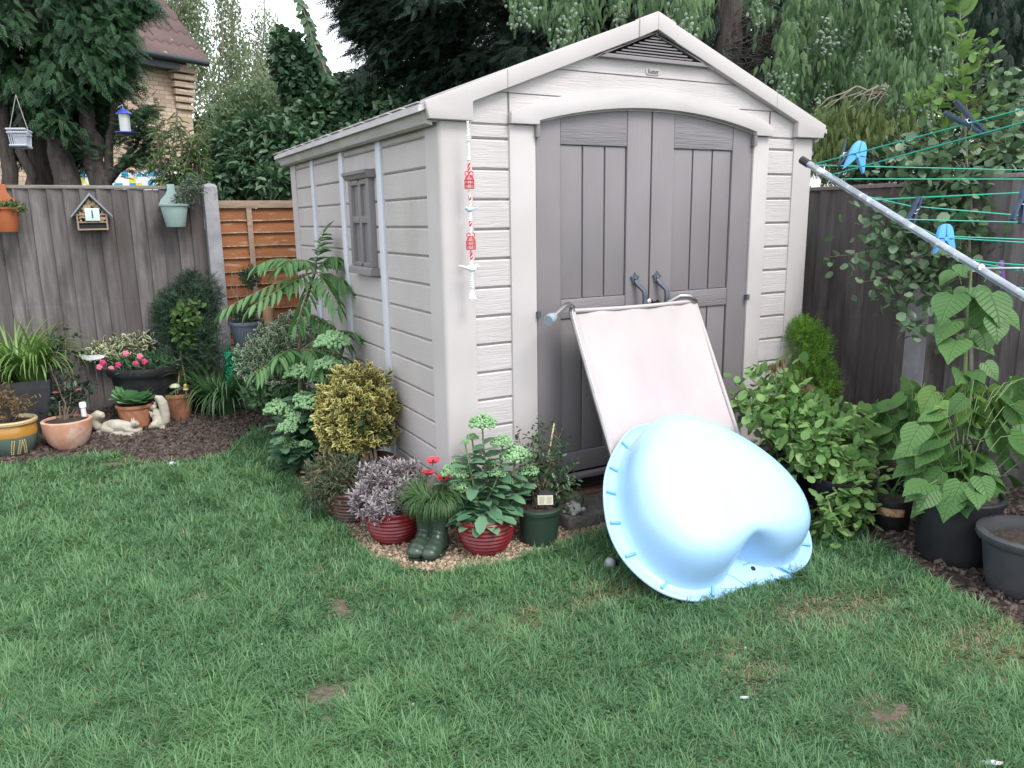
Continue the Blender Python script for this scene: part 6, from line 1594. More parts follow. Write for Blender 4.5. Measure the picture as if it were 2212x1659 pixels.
lab.add(vs, [(0, 1, 2, 3), (7, 6, 5, 4), (0, 4, 5, 1), (1, 5, 6, 2), (2, 6, 7, 3), (3, 7, 4, 0)]); lo_ = lab.build('care_label', mat('label_cream', (.55, .52, .40), rough=.6), t)
b = MB()
for k in range(7):
    for j in (0, 1):
        z_ = -.021 + k * .005; a0 = -.026 + j * .036; vs = [c + e0 * a + tn_ * zz - np.array([0, .0012, 0]) for a, zz in ((a0, z_), (a0 + .024 + .004 * random.random(), z_), (a0 + .026, z_ + .0018), (a0, z_ + .0018))]; b.add(vs, [(0, 1, 2, 3)])
b.build('label_print', mat('label_ink', (.25, .24, .20), rough=.7), lo_)
b = MB(); vs = [c + e0 * a + tn_ * z_ for a, z_ in ((-.034, .0185), (.040, .0185), (.030, .036), (.008, .046), (-.022, .036))]; vs += [q + np.array([0, .0025, 0]) for q in vs]
b.add(vs, [(0, 1, 2, 3, 4), (9, 8, 7, 6, 5)] + [(i, (i + 1) % 5, 5 + (i + 1) % 5, 5 + i) for i in range(5)]); b.build('label_top', mat('label_black', (.02, .02, .025), rough=.5), lo_)
# two little turtles on the step
M_tur = mat('mossy_stone', (.16, .165, .13), (.10, .105, .08), 16, rough=.95, bump=.8, bscale=50, bdist=.008); M_tur2 = mat('grey_stone', (.36, .37, .35), (.24, .25, .24), 16, rough=.95, bump=.8, bscale=50, bdist=.008)
for (x, y, s2, ang, m_, lb) in ((.63, -.19, 1.0, -1.9, M_tur, 'mossy brown stone turtle on the step near the door'), (.565, -.27, .85, -1.2, M_tur2, 'paler grey stone turtle on the step edge beside green pot')):
    z0 = .085; b = MB(); d = np.array([math.cos(ang), math.sin(ang), 0]); q = np.array([-d[1], d[0], 0]); o = np.array([x, y, z0])
    b.ball(o + [0, 0, .030 * s2], (.058 * s2, .050 * s2, .042 * s2), 16, 10, Matrix.Rotation(ang, 4, 'Z'))
    for k in range(9): a = k * .7; b.ball(o + np.array([.034 * math.cos(a), .032 * math.sin(a), .050]) * s2, .016 * s2, 7, 5)
    b.ball(o + np.array([0, 0, .064 * s2]), .016 * s2, 7, 5)
    b.tube([o + d * .045 * s2 + [0, 0, .022 * s2], o + d * .068 * s2 + [0, 0, .036 * s2]], .012 * s2, 8); b.ball(o + d * .078 * s2 + [0, 0, .041 * s2], (.018 * s2, .015 * s2, .015 * s2), 10, 7)
    for e, f in ((.035, .042), (.035, -.042), (-.035, .040), (-.035, -.040)): b.ball(o + (d * e + q * f) * s2 + [0, 0, .010 * s2], (.018 * s2, .015 * s2, .011 * s2), 8, 5)
    tag(remeshed(b, 'turtle_ornament', m_, base=o, vox=.0045, sm=1), lb, 'garden ornament', 'stone turtles by the door')
# ============================================================ folded garden chair leaning on the doors
M_canvas = mat('cream_canvas', (.48, .435, .43), (.42, .375, .38), 3, stretch=(1, 1, .4), rough=.85, bump=.15, bscale=180, bdist=.001)
M_tube = mat('chair_tube_steel', (.38, .37, .36), (.30, .29, .285), 12, rough=.28, metal=.85)
M_rub = mat('grey_rubber_foot', (.26, .30, .34), rough=.6)
CM = .55; CZT = 1.11
def CP(x, z, off=0.0): return np.array([x, -.115 - CM * (CZT - z) - off * .87, z + off * .48])
ch = thing('garden_chair', (1.07, -.45, 0), 'folded garden chair with cream canvas leaning on the shed doors', 'chair')
XL, XR = .655, 1.478
b = MB(); nx, nz = 22, 34; vs = []
for j in range(nz + 1):
    z = 1.108 - (1.108 - .06) * j / nz
    for i in range(nx + 1):
        a = i / nx; x = XL + .004 + (XR - XL - .008) * a - .012 * math.sin(math.pi * j / nz) * (1 - 2 * a)
        sag = .045 * math.sin(math.pi * a) ** .8 * math.sin(math.pi * min(1, j / nz * 1.0)) + .005 * math.sin(a * 23 + j * .35) * math.exp(-j * .22) + .006 * math.sin((a - .5) * 9 * (1 + j * .04)) * math.exp(-j * .12) * abs(2 * a - 1)
        vs.append(CP(x, z, .012 - sag))
fs = [(j * (nx + 1) + i, j * (nx + 1) + i + 1, (j + 1) * (nx + 1) + i + 1, (j + 1) * (nx + 1) + i) for j in range(nz) for i in range(nx)]
b.add(vs, fs); o = b.build('canvas', M_canvas, ch, smooth=80)
md = o.modifiers.new('cloth_thickness', 'SOLIDIFY'); md.thickness = .003
MB().tube([CP(XL + .01 + (XR - XL - .02) * i / 10, 1.106 - .006 * math.sin(math.pi * i / 10), .012) for i in range(11)], .011, 8).build('top_hem', M_canvas, ch, smooth=60)
for x in (XL, XR): MB().tube([CP(x + (.006 if x < 1 else -.006), z, .009) for z in np.linspace(1.10, .06, 12)], .011, 8).build('side_hem', M_canvas, ch, smooth=60)
fr = MB()
L_ = [CP(XL, z) for z in np.linspace(.05, 1.10, 8)] + [ony(1236, 663, -.115), ony(1228, 658, -.135), ony(1217, 664, -.16), ony(1203, 677, -.19), ony(1193, 686, -.21)]
fr.tube(L_, .0155, 10)
R_ = [CP(XR, z) for z in np.linspace(.05, 1.09, 8)] + [ony(1501, 650, -.14), ony(1488, 640, -.13), ony(1468, 640, -.115), ony(1446, 652, -.09), ony(1436, 662, -.07)]
fr.tube(R_, .0155, 10)
fr.tube([CP(XL, .05), CP(XR, .05)], .0125, 10); fr.tube([CP(XL + .005, 1.10), CP(XR - .005, 1.095)], .011, 10)
fr.build('frame', M_tube, ch, smooth=60)
p0, p1 = ony(1196, 684, -.205), ony(1184, 693, -.235)
MB().tube([p0, p0 + (p1 - p0) * .35, p0 + (p1 - p0) * .36, p1], [.021, .021, .027, .027], 14).build('rubber_foot', M_rub, ch, smooth=40)
for x in (XL + .01, XR - .01): MB().tube([CP(x, .052), CP(x, .045) * np.array([1, 1, 0]) + [0, 0, .004]], .016, 10).build('rubber_foot', M_rub, ch, smooth=40)

# ============================================================ the blue heart shaped sand pit shell
M_pool = mat('pale_blue_polyethylene', (.37, .605, .91), (.345, .58, .89), 3, c3=(.31, .50, .70), s3=9, lo3=.60, hi3=.9, rough=.32, spec=.5, coat=.25, bump=.05, bscale=60)
PB = np.array([.85, -1.235, .012]); pn = nrmz(np.array([-.02, -.557, .83])); pex = nrmz(np.array([1.0, -.02, 0.0])); pex = nrmz(pex - pn * (pex @ pn)); pey = np.cross(pn, pex)
def PP_(a, c, h): return PB + pex * a + pey * c + pn * h
def smooth_loop(half, n=120):
    """closed heart: half outline from the notch round to the tip, mirrored, then splined"""
    pts = [np.array(p, float) for p in half]; full = pts + [np.array([-p[0], p[1]]) for p in pts[-2:0:-1]]
    out = []; m = len(full)
    for i in range(m):
        p0, p1, p2, p3 = full[i - 1], full[i], full[(i + 1) % m], full[(i + 2) % m]
        for s2 in np.linspace(0, 1, max(2, n // m), endpoint=False): out.append(.5 * ((2 * p1) + (-p0 + p2) * s2 + (2 * p0 - 5 * p1 + 4 * p2 - p3) * s2 ** 2 + (-p0 + 3 * p1 - 3 * p2 + p3) * s2 ** 3))
    d = [0.0]
    for i in range(1, len(out)): d.append(d[-1] + np.linalg.norm(out[i] - out[i - 1]))
    d.append(d[-1] + np.linalg.norm(out[0] - out[-1])); o2 = np.array(out + [out[0]]); s3 = np.linspace(0, d[-1], n, endpoint=False)
    return np.stack([np.interp(s3, d, o2[:, 0]), np.interp(s3, d, o2[:, 1])], 1)
RIM = smooth_loop([(0, .055), (.05, .022), (.13, .004), (.24, .002), (.36, .04), (.45, .12), (.505, .25), (.505, .39), (.455, .54), (.37, .69), (.26, .81), (.13, .91), (.05, .945), (0, .95)], 160)
BOD = smooth_loop([(0, .138), (.045, .112), (.105, .070), (.18, .050), (.29, .062), (.385, .125), (.442, .25), (.442, .40), (.39, .555), (.305, .69), (.205, .795), (.10, .862), (.04, .880), (0, .882)], 160)
pool = thing('sandpit_shell', PB, 'pale blue heart shaped plastic sandpit shell upside down on grass', 'sandpit')
b = MB(); rings = []; cen = np.array([0, .43])
def ringat(loop, s2, h): return [PP_(*(cen + (p - cen) * s2), h) for p in loop]
mid = lambda t: RIM * (1 - t) + BOD * t
rings.append(ringat(RIM, 1.0, .012)); rings.append(ringat(mid(.86), 1.0, .012)); rings.append(ringat(BOD, 1.005, .016))
HB = .235
BOC = smooth_loop([(0, .058), (.05, .057), (.11, .056), (.19, .056), (.29, .066), (.385, .125), (.442, .25), (.442, .40), (.39, .555), (.305, .69), (.205, .795), (.10, .862), (.04, .880), (0, .882)], 160)
prof_ = [(.985, .05, 0), (.972, .085, .02), (.958, .12, .10), (.940, .148, .22), (.915, .172, .38), (.88, .193, .56), (.835, .209, .74), (.78, .220, .88), (.71, .2275, .97), (.62, .232, 1), (.48, .2345, 1), (.32, .2355, 1), (.16, .236, 1)]
for s2, h, mx_ in prof_: rings.append(ringat(BOD * (1 - mx_) + BOC * mx_, s2, h * 1.13))
n = 160; vs = [p for r_ in rings for p in r_]; fs = []
for i in range(len(rings) - 1):
    for k in range(n): fs.append((i * n + k, i * n + (k + 1) % n, (i + 1) * n + (k + 1) % n, (i + 1) * n + k))
vs.append(PP_(*cen, .2362 * 1.13)); c_ = len(vs) - 1; o_ = (len(rings) - 1) * n
for k in range(n): fs.append((o_ + k, o_ + (k + 1) % n, c_))
b.add(vs, fs); o = b.build('basin', M_pool, pool, smooth=80)
md = o.modifiers.new('wall', 'SOLIDIFY'); md.thickness = .005; md.offset = -1
# turned-over rim lip
b = MB(); b.tube([PP_(*p, .008) for p in RIM], .008, 8, close=True); b.build('rim_lip', M_pool, pool, smooth=60)
M_rib = mat('blue_rib', (.16, .40, .66), rough=.45)
for i in (12, 24, 38, 54, 70, 78, 90, 100, 108, 117, 126, 136, 148):
    p, q = RIM[i], BOD[i]; d = nrmz(q - p); b = MB(); s2 = np.array([-d[1], d[0]]) * .006
    vs = []
    for h in (.010, .024):
        for a, f in ((0.008, 1), (.085, 1), (.085, -1), (.008, -1)): vs.append(PP_(*(p + d * a + s2 * f), h if a < .05 else (h if h < .02 else .018)))
    b.add(vs, [(3, 2, 1, 0), (4, 5, 6, 7), (0, 1, 5, 4), (1, 2, 6, 5), (2, 3, 7, 6), (3, 0, 4, 7)]); b.build('rim_rib', M_rib, pool)
# the webbed tail plate in the notch
tp = [(-.16, .03), (-.03, .135), (.04, .135), (.13, .085), (.19, .020), (.255, -.035), (.17, -.018), (.125, .002), (.10, -.034), (.075, .006), (.050, -.036), (.02, -.004), (-.06, .005)]
b = MB(); vs = [PP_(a, c, .0155) for a, c in tp] + [PP_(a, c, .009) for a, c in tp]; m = len(tp)
b.add(vs, [tuple(range(m))[::-1], tuple(range(m, 2 * m))] + [(i, (i + 1) % m, m + (i + 1) % m, m + i) for i in range(m)]); b.build('tail_plate', M_pool, pool)
b = MB(); b.tube([PP_(a, c, .0165) for a, c in tp[2:11]], .0028, 5); b.build('tail_edge', M_rib, pool, smooth=60)
b = MB(); b.tube([PP_(.055, .072, .0157), PP_(.055, .072, .0175)], .011, 16); b.build('drain_hole', M_gap, pool)
b = MB(); b.tube([PP_(.02 + .21 * s2, .10 - .10 * s2 + .035 * math.sin(math.pi * s2), .016) for s2 in np.linspace(0, 1, 12)], .003, 5); b.tube([PP_(-.13 + .10 * s2, .10 - .10 * s2 ** 2, .016) for s2 in np.linspace(0, 1, 10)], .003, 5); b.build('moulded_line', M_rib, pool)
# half hidden ball-topped stake light lying by the rim
c = gp(1318, 1217, .035); t = thing('fallen_light', (c[0], c[1], 0), 'small round grey solar light lying in grass beside pool rim', 'garden light')
MB().ball(c, .026, 16, 11).build('globe', mat('grey_frosted', (.36, .38, .42), (.28, .3, .34), 20, rough=.35), t, smooth=60)
MB().tube([c + [.02, .006, -.004], c + [.05, .012, -.012]], .019, 12).build('collar', M_blackp, t, smooth=50)
MB().tube([c + [.05, .012, -.012], c + [.20, .05, -.022]], .008, 8).build('stake', M_blackp, t, smooth=50)

# ============================================================ right hand border
# thuja
M_thu = leafm('thuja_spray', (.10, .24, .028), (.21, .39, .055), rough=.5, tr=.28)
B = np.array([*dep(1745, 920, 4.95)[:2], .02])
bush('thuja_bush', [bl(1738, 745, 4.95, 46, 46, .14), bl(1730, 715, 4.95, 34, 24, .11), bl(1752, 760, 4.95, 32, 38, .12), bl(1752, 825, 4.9, 48, 46, .14), bl(1770, 840, 4.95, 30, 34, .1)], 5200, 220, .022, M_thu, .046, .028, 'bright green clipped thuja between shed corner and dark fence', T=T_FROND3, base=B, up=.9, shell=.62, stem=(6, .008, .03))
# potatoes in black pots
M_potl = leafm('potato_leaf', (.10, .22, .065), (.24, .39, .13), rough=.5, tr=.32)
B = np.array([*gp(1812, 1125)[:2], .004])
t, S = pot(B, 'sprawling potato plant spilling from a black bucket pot', classic(.165, .13, .25), M_blackp, 'potted_potato', soil=.9)
kp_ = proj(B)[2]
b = MB(); st = []
for (u, v, k) in ((1590, 830, 4.25), (1620, 815, 4.3), (1660, 805, 4.35), (1700, 815, 4.35), (1600, 880, 4.2), (1640, 870, 4.15), (1690, 860, 4.2), (1730, 880, 4.2), (1770, 900, 4.2), (1660, 930, 4.05), (1700, 960, 4.0), (1740, 980, 4.0), (1690, 900, 4.1), (1620, 905, 4.15), (1780, 960, 4.05), (1730, 930, 4.1), (1750, 1010, 3.95), (1800, 1000, 4.0), (1830, 1020, 4.0), (1850, 950, 4.2), (1820, 930, 4.2), (1670, 830, 4.3), (1740, 840, 4.35), (1580, 850, 4.3), (1720, 1000, 3.95), (1860, 1060, 3.95), (1840, 1110, 3.85), (1820, 1150, 3.8), (1870, 1130, 3.85), (1780, 1150, 3.75), (1800, 880, 4.3), (1850, 900, 4.3), (1890, 1040, 4.1)):
    pts, rs = limb(S + rng.normal(size=3) * np.array([.05, .05, 0]), dep(u, v, k), .008, .004, sag=-.06, wob=.04, n=8); b.tube(pts, rs, 6); st.append(pts[3:])
b.build('stems', mat('potato_stem', (.20, .26, .09), (.26, .31, .13), 14, rough=.55), t)
leaves_on(t, st, 62, M_potl, .066, .043, T=T_ROUND, jit=.040, droop=.25, up=.2)
for (u, v) in ((1690, 775), (1748, 830), (1672, 790), (1675, 950)):
    c = dep(u, v, 4.15); n = 9; scatter('dead_leaf', M_deadc if 0 else leafm('withered_brown', (.16, .10, .06), (.24, .16, .10), rough=.8), c + rng.normal(size=(n, 3)) * .010, np.array([0, 0, -1.]) + rng.normal(size=(n, 3)) * .3, runit(n), .06, .022, T_LEAF, t)
    MB().tube([c, dep(u + 8, v + 60, 4.2)], .003, 5).build('dead_stalk', M_stem, t)
B = np.array([*gp(1700, 1080)[:2], .004]); t, S = pot(B, 'second black potato bucket half hidden behind the blue shell', classic(.16, .125, .25), M_blackp, 'potted_potato', soil=.9)
leaves_on(t, [[S + np.array([.05 * math.cos(a), .05 * math.sin(a), 0]), S + np.array([.10 * math.cos(a), .10 * math.sin(a), .14]), S + np.array([.2 * math.cos(a), .2 * math.sin(a), .22])] for a in np.linspace(0, 6, 9)], 22, M_potl, .06, .042, T=T_ROUND, jit=.03)
# low black pot with orange label
B = np.array([*gp(1922, 1140)[:2], .004])
t, S = pot(B, 'small black pot with torn orange paper label in the border', classic(.105, .085, .17), M_blackp, 'potted_seedling', soil=.9)
b = MB(); a0 = math.atan2(*(CAM[:2] - B[:2])[::-1]); r0, r1 = .0975, .103
for k in range(10):
    aa, ab = a0 - .75 + k * .14, a0 - .75 + (k + 1) * .14; zt0, zt1 = .142 + .008 * math.sin(k * 2), .142 + .008 * math.sin((k + 1) * 2); R_f = lambda z_: np.interp(z_, [.006, .14], [.085, .0977]) + .003
    b.add([B + np.array([R_f(z_) * math.cos(q), R_f(z_) * math.sin(q), z_]) for q, z_ in ((aa, .09), (ab, .09), (ab, min(zt1, .132)), (aa, min(zt0, .132)))], [(0, 1, 2, 3)])
b.build('paper_label', mat('orange_label', (.42, .15, .06), (.50, .34, .22), 22, lo=.5, hi=.6, rough=.7), t)
strappy(t, S, 14, .16, M_strapd, .05, .012)
# broad heart-leaved plants
M_hl = leafm('foxglove_tree_leaf', (.065, .165, .045), (.13, .26, .080), rough=.45, tr=.35, spec=.35, veins=(.17, .30, .12))
M_hl2 = leafm('young_heart_leaf', (.17, .33, .075), (.24, .40, .11), rough=.45, tr=.4, veins=(.27, .42, .16))
def heartplant(t, S, leaves, m, name='foliage', k0=3.9, size=.17, fill=True):
    P, D, Nn, L_ = [], [], [], []; b = MB()
    for (u, v, *kk2) in [q for l_ in leaves for q in ((l_, (l_[0] + rng.normal() * 16, l_[1] + rng.normal() * 18, *([l_[2] + .06] if len(l_) > 2 else [k0 + .09]), *l_[3:])) if fill else (l_,))]:
        k = (kk2[0] if kk2 else k0); c = dep(u, v, k + rng.normal() * .03); out_ = c - S; out_[2] = 0; out_ = nrmz(out_ + rng.normal(size=3) * np.array([.02, .02, 0])); tocam = nrmz((CAM - c) * np.array([1, 1, 0]))
        d = nrmz(out_ * .65 + tocam * .40 + np.array([0, 0, -.18 - .45 * random.random()]) + rng.normal(size=3) * .20); nn_ = nrmz(tocam * .45 + np.array([0, 0, .85]) + out_ * .2 + rng.normal(size=3) * .24)
        P.append(c - d * size * .5); D.append(d); Nn.append(nn_); L_.append(size * (.75 + .45 * random.random()) * (kk2[1] if len(kk2) > 1 else 1))
        root = P[-1] + (np.array([S[0], S[1], c[2]]) - P[-1]) * .45 - np.array([0, 0, .05]); b.tube([root, (root + P[-1]) / 2 + [0, 0, .03], P[-1]], .0022, 4)
    n = len(P); L_ = np.array(L_); b.build('leaf_stalks', M_stem, t)['kind'] = 'stuff'
    return scatter(name, m, P, D, np.array(Nn), L_, L_ * .92, T_HEART, t, smooth=True)
B = np.array([*gp(2058, 1203)[:2], .004]); kB = proj(B)[2]
t, S = pot(B, 'large black tub with big heart shaped light green leaves', [(.150, 0), (.158, .006), (.178, .27), (.178, .285), (.190, .288), (.193, .31), (.184, .316)], M_blackp, 'potted_foxglove_tree', soil=.92)
pts = [S, dep(2075, 950, kB + .1), dep(2085, 800, kB + .12), dep(2092, 650, kB + .12), dep(2100, 570, kB + .12)]
MB().tube(pts, [.012, .011, .009, .007, .004], 8).build('main_stem', M_stem, t, smooth=60)
kA = kB + .05
heartplant(t, S, [(2010, 960), (1985, 1000), (1975, 940), (1960, 970), (2030, 1010), (2090, 1000), (2140, 1010), (2105, 1045), (2060, 1050), (2010, 1040), (1985, 1060), (2150, 960), (2180, 930), (2200, 900), (2185, 870), (2210, 960), (2070, 960), (2110, 960), (2160, 1040), (2190, 1000), (2030, 930), (2075, 1085), (2130, 900), (2060, 880), (2215, 840), (2000, 900), (2230, 920), (2240, 1000), (2100, 900), (2040, 980), (2000, 1085), (1960, 1010), (2000, 1040), (2040, 1070), (2080, 1040), (2120, 1080), (2095, 1110), (2060, 1090), (2030, 1100), (2150, 1070), (1990, 1020), (2020, 1050), (2060, 1020), (2100, 1070), (2050, 1000), (2075, 990), (2120, 990), (2140, 1040), (2000, 980)], M_hl, k0=kA - .10, size=.128)
heartplant(t, S, [(2075, 895, kA - .05), (2030, 890, kA - .06), (2095, 865, kA), (2050, 855, kA), (2130, 870, kA), (2000, 870, kA), (2115, 840, kA + .05), (2070, 840, kA + .05), (2160, 860, kA), (2020, 925, kA - .08), (2105, 915, kA - .06)], M_hl2, 'young_foliage', size=.118)
heartplant(t, S, [(2000, 1075), (2050, 1090), (2085, 1098), (2030, 1070), (2112, 1080), (2130, 1055), (1985, 1050), (2065, 1065)], M_hl, 'trailing_foliage', k0=kB - .26, size=.125, fill=False)
heartplant(t, dep(2092, 700, kB + .15), [(2050, 655, kB, 1.15), (2150, 655, kB, 1.2), (2042, 712, kB, 1.15), (2155, 712, kB, 1.2), (2060, 750, kB, 1.0), (2130, 745, kB + .1, 1.0), (2080, 580, kB, .7), (2075, 815, kB, .8), (2150, 808, kB, .8), (2120, 815, kB, .7), (2170, 600, kB + .1, .8), (2040, 600, kB + .1, .7), (2190, 690, kB + .15, .9), (2075, 700, kB + .12, 1.0), (2120, 680, kB + .14, 1.0), (2110, 735, kB + .14, 1.0), (2075, 640, kB + .12, .9), (2125, 640, kB + .1, .9)], M_hl, 'stem_foliage', size=.138, fill=False)
B2 = np.array([*gp(1955, 1100)[:2], .004]); kC = proj(B2)[2]
t, S = pot(B2, 'black pot behind with darker heart shaped leaves near the fence', classic(.15, .12, .24), M_blackp, 'potted_foxglove_tree', soil=.92)
heartplant(t, S, [(1900, 880), (1930, 870), (1960, 870), (1985, 880), (1880, 900), (1910, 920), (1940, 930), (1970, 920), (1930, 900), (1965, 895), (1900, 950), (1940, 970), (1915, 985), (1890, 930), (1990, 850), (1950, 850)], M_hl, k0=kC, size=.128)
# big empty pot at the right edge
B = np.array([*gp(2205, 1283)[:2], .004])
B[0] += .03
t, S = pot(B, 'empty charcoal plastic pot with damp soil at right edge', [(.135, 0), (.145, .008), (.152, .05), (.155, .052), (.176, .20), (.178, .225), (.196, .228), (.206, .243), (.204, .262), (.190, .268)], M_dgrey, 'empty_pot', 'pot', soil=.80)
# alder sapling in front of the right fence
M_ald = leafm('alder_leaf', (.070, .140, .066), (.165, .25, .14), rough=.36, tr=.3, spec=.55)
M_aldy = leafm('alder_young_leaf', (.12, .23, .055), (.20, .32, .10), rough=.4, tr=.4)
ka = 4.45; B = np.array([*dep(2098, 1000, ka)[:2], .01]); t = thing('alder_sapling', B, 'slender alder sapling with toothed round leaves before right fence', 'sapling')
main = [B, dep(2098, 820, ka), dep(2095, 600, ka), dep(2090, 420, ka), dep(2084, 250, ka), dep(2078, 120, ka), dep(2074, 30, ka), dep(2072, -40, ka)]
MB().tube(main, [.014, .013, .011, .009, .007, .005, .004, .003], 7).build('trunk', mat('alder_bark', (.14, .135, .11), (.20, .19, .15), 12, rough=.8), t, smooth=60)
b = MB(); st = []; sty = []
for (i, u, v, dk_) in ((2, 1790, 555, .1), (2, 1850, 610, 0), (2, 1905, 640, -.05), (2, 1880, 500, .15), (2, 1900, 520, .1), (3, 1890, 560, .1), (2, 1960, 660, -.1), (2, 2010, 650, -.1), (3, 1940, 330, .1), (3, 1915, 360, .15), (3, 1970, 300, .1), (3, 1960, 400, 0), (3, 1990, 440, 0), (3, 2000, 360, -.05), (4, 1990, 210, .1), (4, 2020, 270, 0), (4, 1965, 245, .1), (4, 2150, 230, 0), (4, 2190, 180, .1), (4, 2170, 290, 0), (3, 2160, 380, 0), (3, 2210, 420, 0), (3, 2200, 320, .1), (2, 2170, 500, 0), (2, 2200, 560, .1), (2, 2150, 460, .1), (3, 2040, 480, -.1), (3, 2030, 410, -.1), (2, 2020, 540, -.1), (2, 1975, 590, 0), (2, 1930, 480, .1), (3, 2100, 500, -.15), (4, 2110, 330, -.1), (5, 2130, 160, 0), (5, 2150, 120, 0), (4, 2210, 240, .1), (3, 2250, 350, .1), (4, 2240, 200, .1), (3, 1850, 470, .3), (3, 2070, 560, -.15), (1, 1960, 700, -.1), (1, 2150, 640, .1)):
    o_ = main[i] + (main[i + 1] - main[i]) * random.random() * .6; pts, rs = limb(o_, dep(u, v, ka + dk_), .005, .0015, sag=-.03, wob=.03); b.tube(pts, rs, 5); (st if not (i >= 4 and u < 2160) else sty).append(pts[2:])
b.build('branches', M_bstem, t)
leaves_on(t, st, 50, M_ald, .060, .052, T=T_ROUND, jit=.05, droop=.2, up=.1, up_n=.7); leaves_on(t, sty, 22, M_aldy, .065, .045, T=T_ROUND, jit=.03, name='young_foliage', up=.5)
leaves_on(t, [main[4:]], 60, M_aldy, .10, .062, T=T_ROUND, jit=.008, name='leader_foliage', up=.45)

# ============================================================ rotary airer
M_galv = mat('galvanised_steel', (.27, .30, .34), (.38, .41, .45), 14, stretch=(1, 1, 3), rough=.42, metal=.75, c3=(.66, .68, .70), s3=30, lo3=.55, hi3=.65)
M_line = mat('green_line', (.02, .36, .27), rough=.4)
TIP = dep(1735, 347, 2.10); E1 = dep(2212, 640, 1.62); adir = nrmz(E1 - TIP); HUB = TIP + adir * 1.35
air = thing('rotary_airer', (HUB[0], HUB[1], 0), 'galvanised rotary clothes airer arm with green plastic lines', 'clothes airer')
MB().tube([TIP, HUB], .0088, 14).build('arm', M_galv, air, smooth=60)
MB().tube([TIP - adir * .006, TIP + adir * .022], .0105, 14).build('end_cap', M_blackp, air, smooth=40)
def armpt(u, v):   # the point of the arm seen nearest to a picture point
    best = min(np.linspace(0, 1.2, 600), key=lambda s2: (proj(TIP + adir * s2)[0] - u) ** 2 + (proj(TIP + adir * s2)[1] - v) ** 2); return TIP + adir * best
hol = [armpt(*p) for p in ((1752, 356), (1788, 380), (1853, 424), (1921, 463), (1996, 508), (2078, 561), (2176, 623))]
b = MB()
for p in hol[1:]: b.ball(p - FW * .006, (.005, .005, .004), 8, 6)
b.build('line_hole', M_gap, air)
# the neighbouring arms, outside the frame, that the lines run to
TIPC, TIPB = dep(2860, 383, 2.2), dep(2600, 133, 1.3)
MB().tube([HUB * np.array([1, 1, 0]), HUB + [0, 0, .12]], .022, 14).build('pole', M_galv, air, smooth=60)
for tp_ in (TIPC, TIPB):
    MB().tube([tp_, HUB], .0088, 12).build('arm', M_galv, air, smooth=60)
    MB().tube([tp_ - nrmz(HUB - tp_) * .006, tp_ + nrmz(HUB - tp_) * .022], .0105, 12).build('end_cap', M_blackp, air, smooth=40)
def onarm(tp_, u0, v0, u1, v1):   # where the arm crosses the run of a line
    k = (v1 - v0) / (u1 - u0)
    def err(s2): a = proj(tp_ + (HUB - tp_) * s2); return abs(a[1] - (v0 + k * (a[0] - u0)))
    s2 = min(np.linspace(0, .8, 800), key=err); return tp_ + (HUB - tp_) * s2
def line(pts): MB().tube(pts, .0017, 6).build('line', M_line, air, smooth=60)
line([hol[0], onarm(TIPB, 1752, 356, 2212, 235)]); line([hol[1], onarm(TIPB, 1788, 380, 2212, 264)])
line([hol[0], onarm(TIPC, 1760, 351, 2212, 363)])
line([hol[1] + adir * .02, onarm(TIPC, 1810, 385, 2212, 386)])
line([hol[2] + adir * .03, onarm(TIPC, 1880, 422, 2212, 409)])
line([hol[3] + adir * .03, onarm(TIPC, 1960, 465, 2212, 474)])
line([hol[2], dep(1965, 445, 1.96), onarm(TIPC, 1965, 450, 2212, 470)])
line([hol[3], dep(2025, 510, 1.86), onarm(TIPC, 2025, 510, 2212, 517)])
line([hol[4], dep(2030, 513, 1.80), onarm(TIPC, 2030, 513, 2212, 524)])
line([hol[5], dep(2150, 568, 1.72), onarm(TIPC, 2150, 568, 2212, 573)])
line([armpt(2090, 560), dep(2150, 575, 1.72), onarm(TIPC, 2150, 575, 2212, 588)])
line([hol[6], onarm(TIPC, 2176, 620, 2212, 624)])
pv = armpt(2112, 580)
MB().tube([pv - FW * .013, pv + FW * .012], .0075, 12).build('pivot_bolt', M_chrome, air, smooth=40)
MB().tube([pv + FW * .013, dep(2212, 580, 1.70), HUB - [0, 0, .35]], .0045, 8).build('stay', M_galv, air, smooth=60)
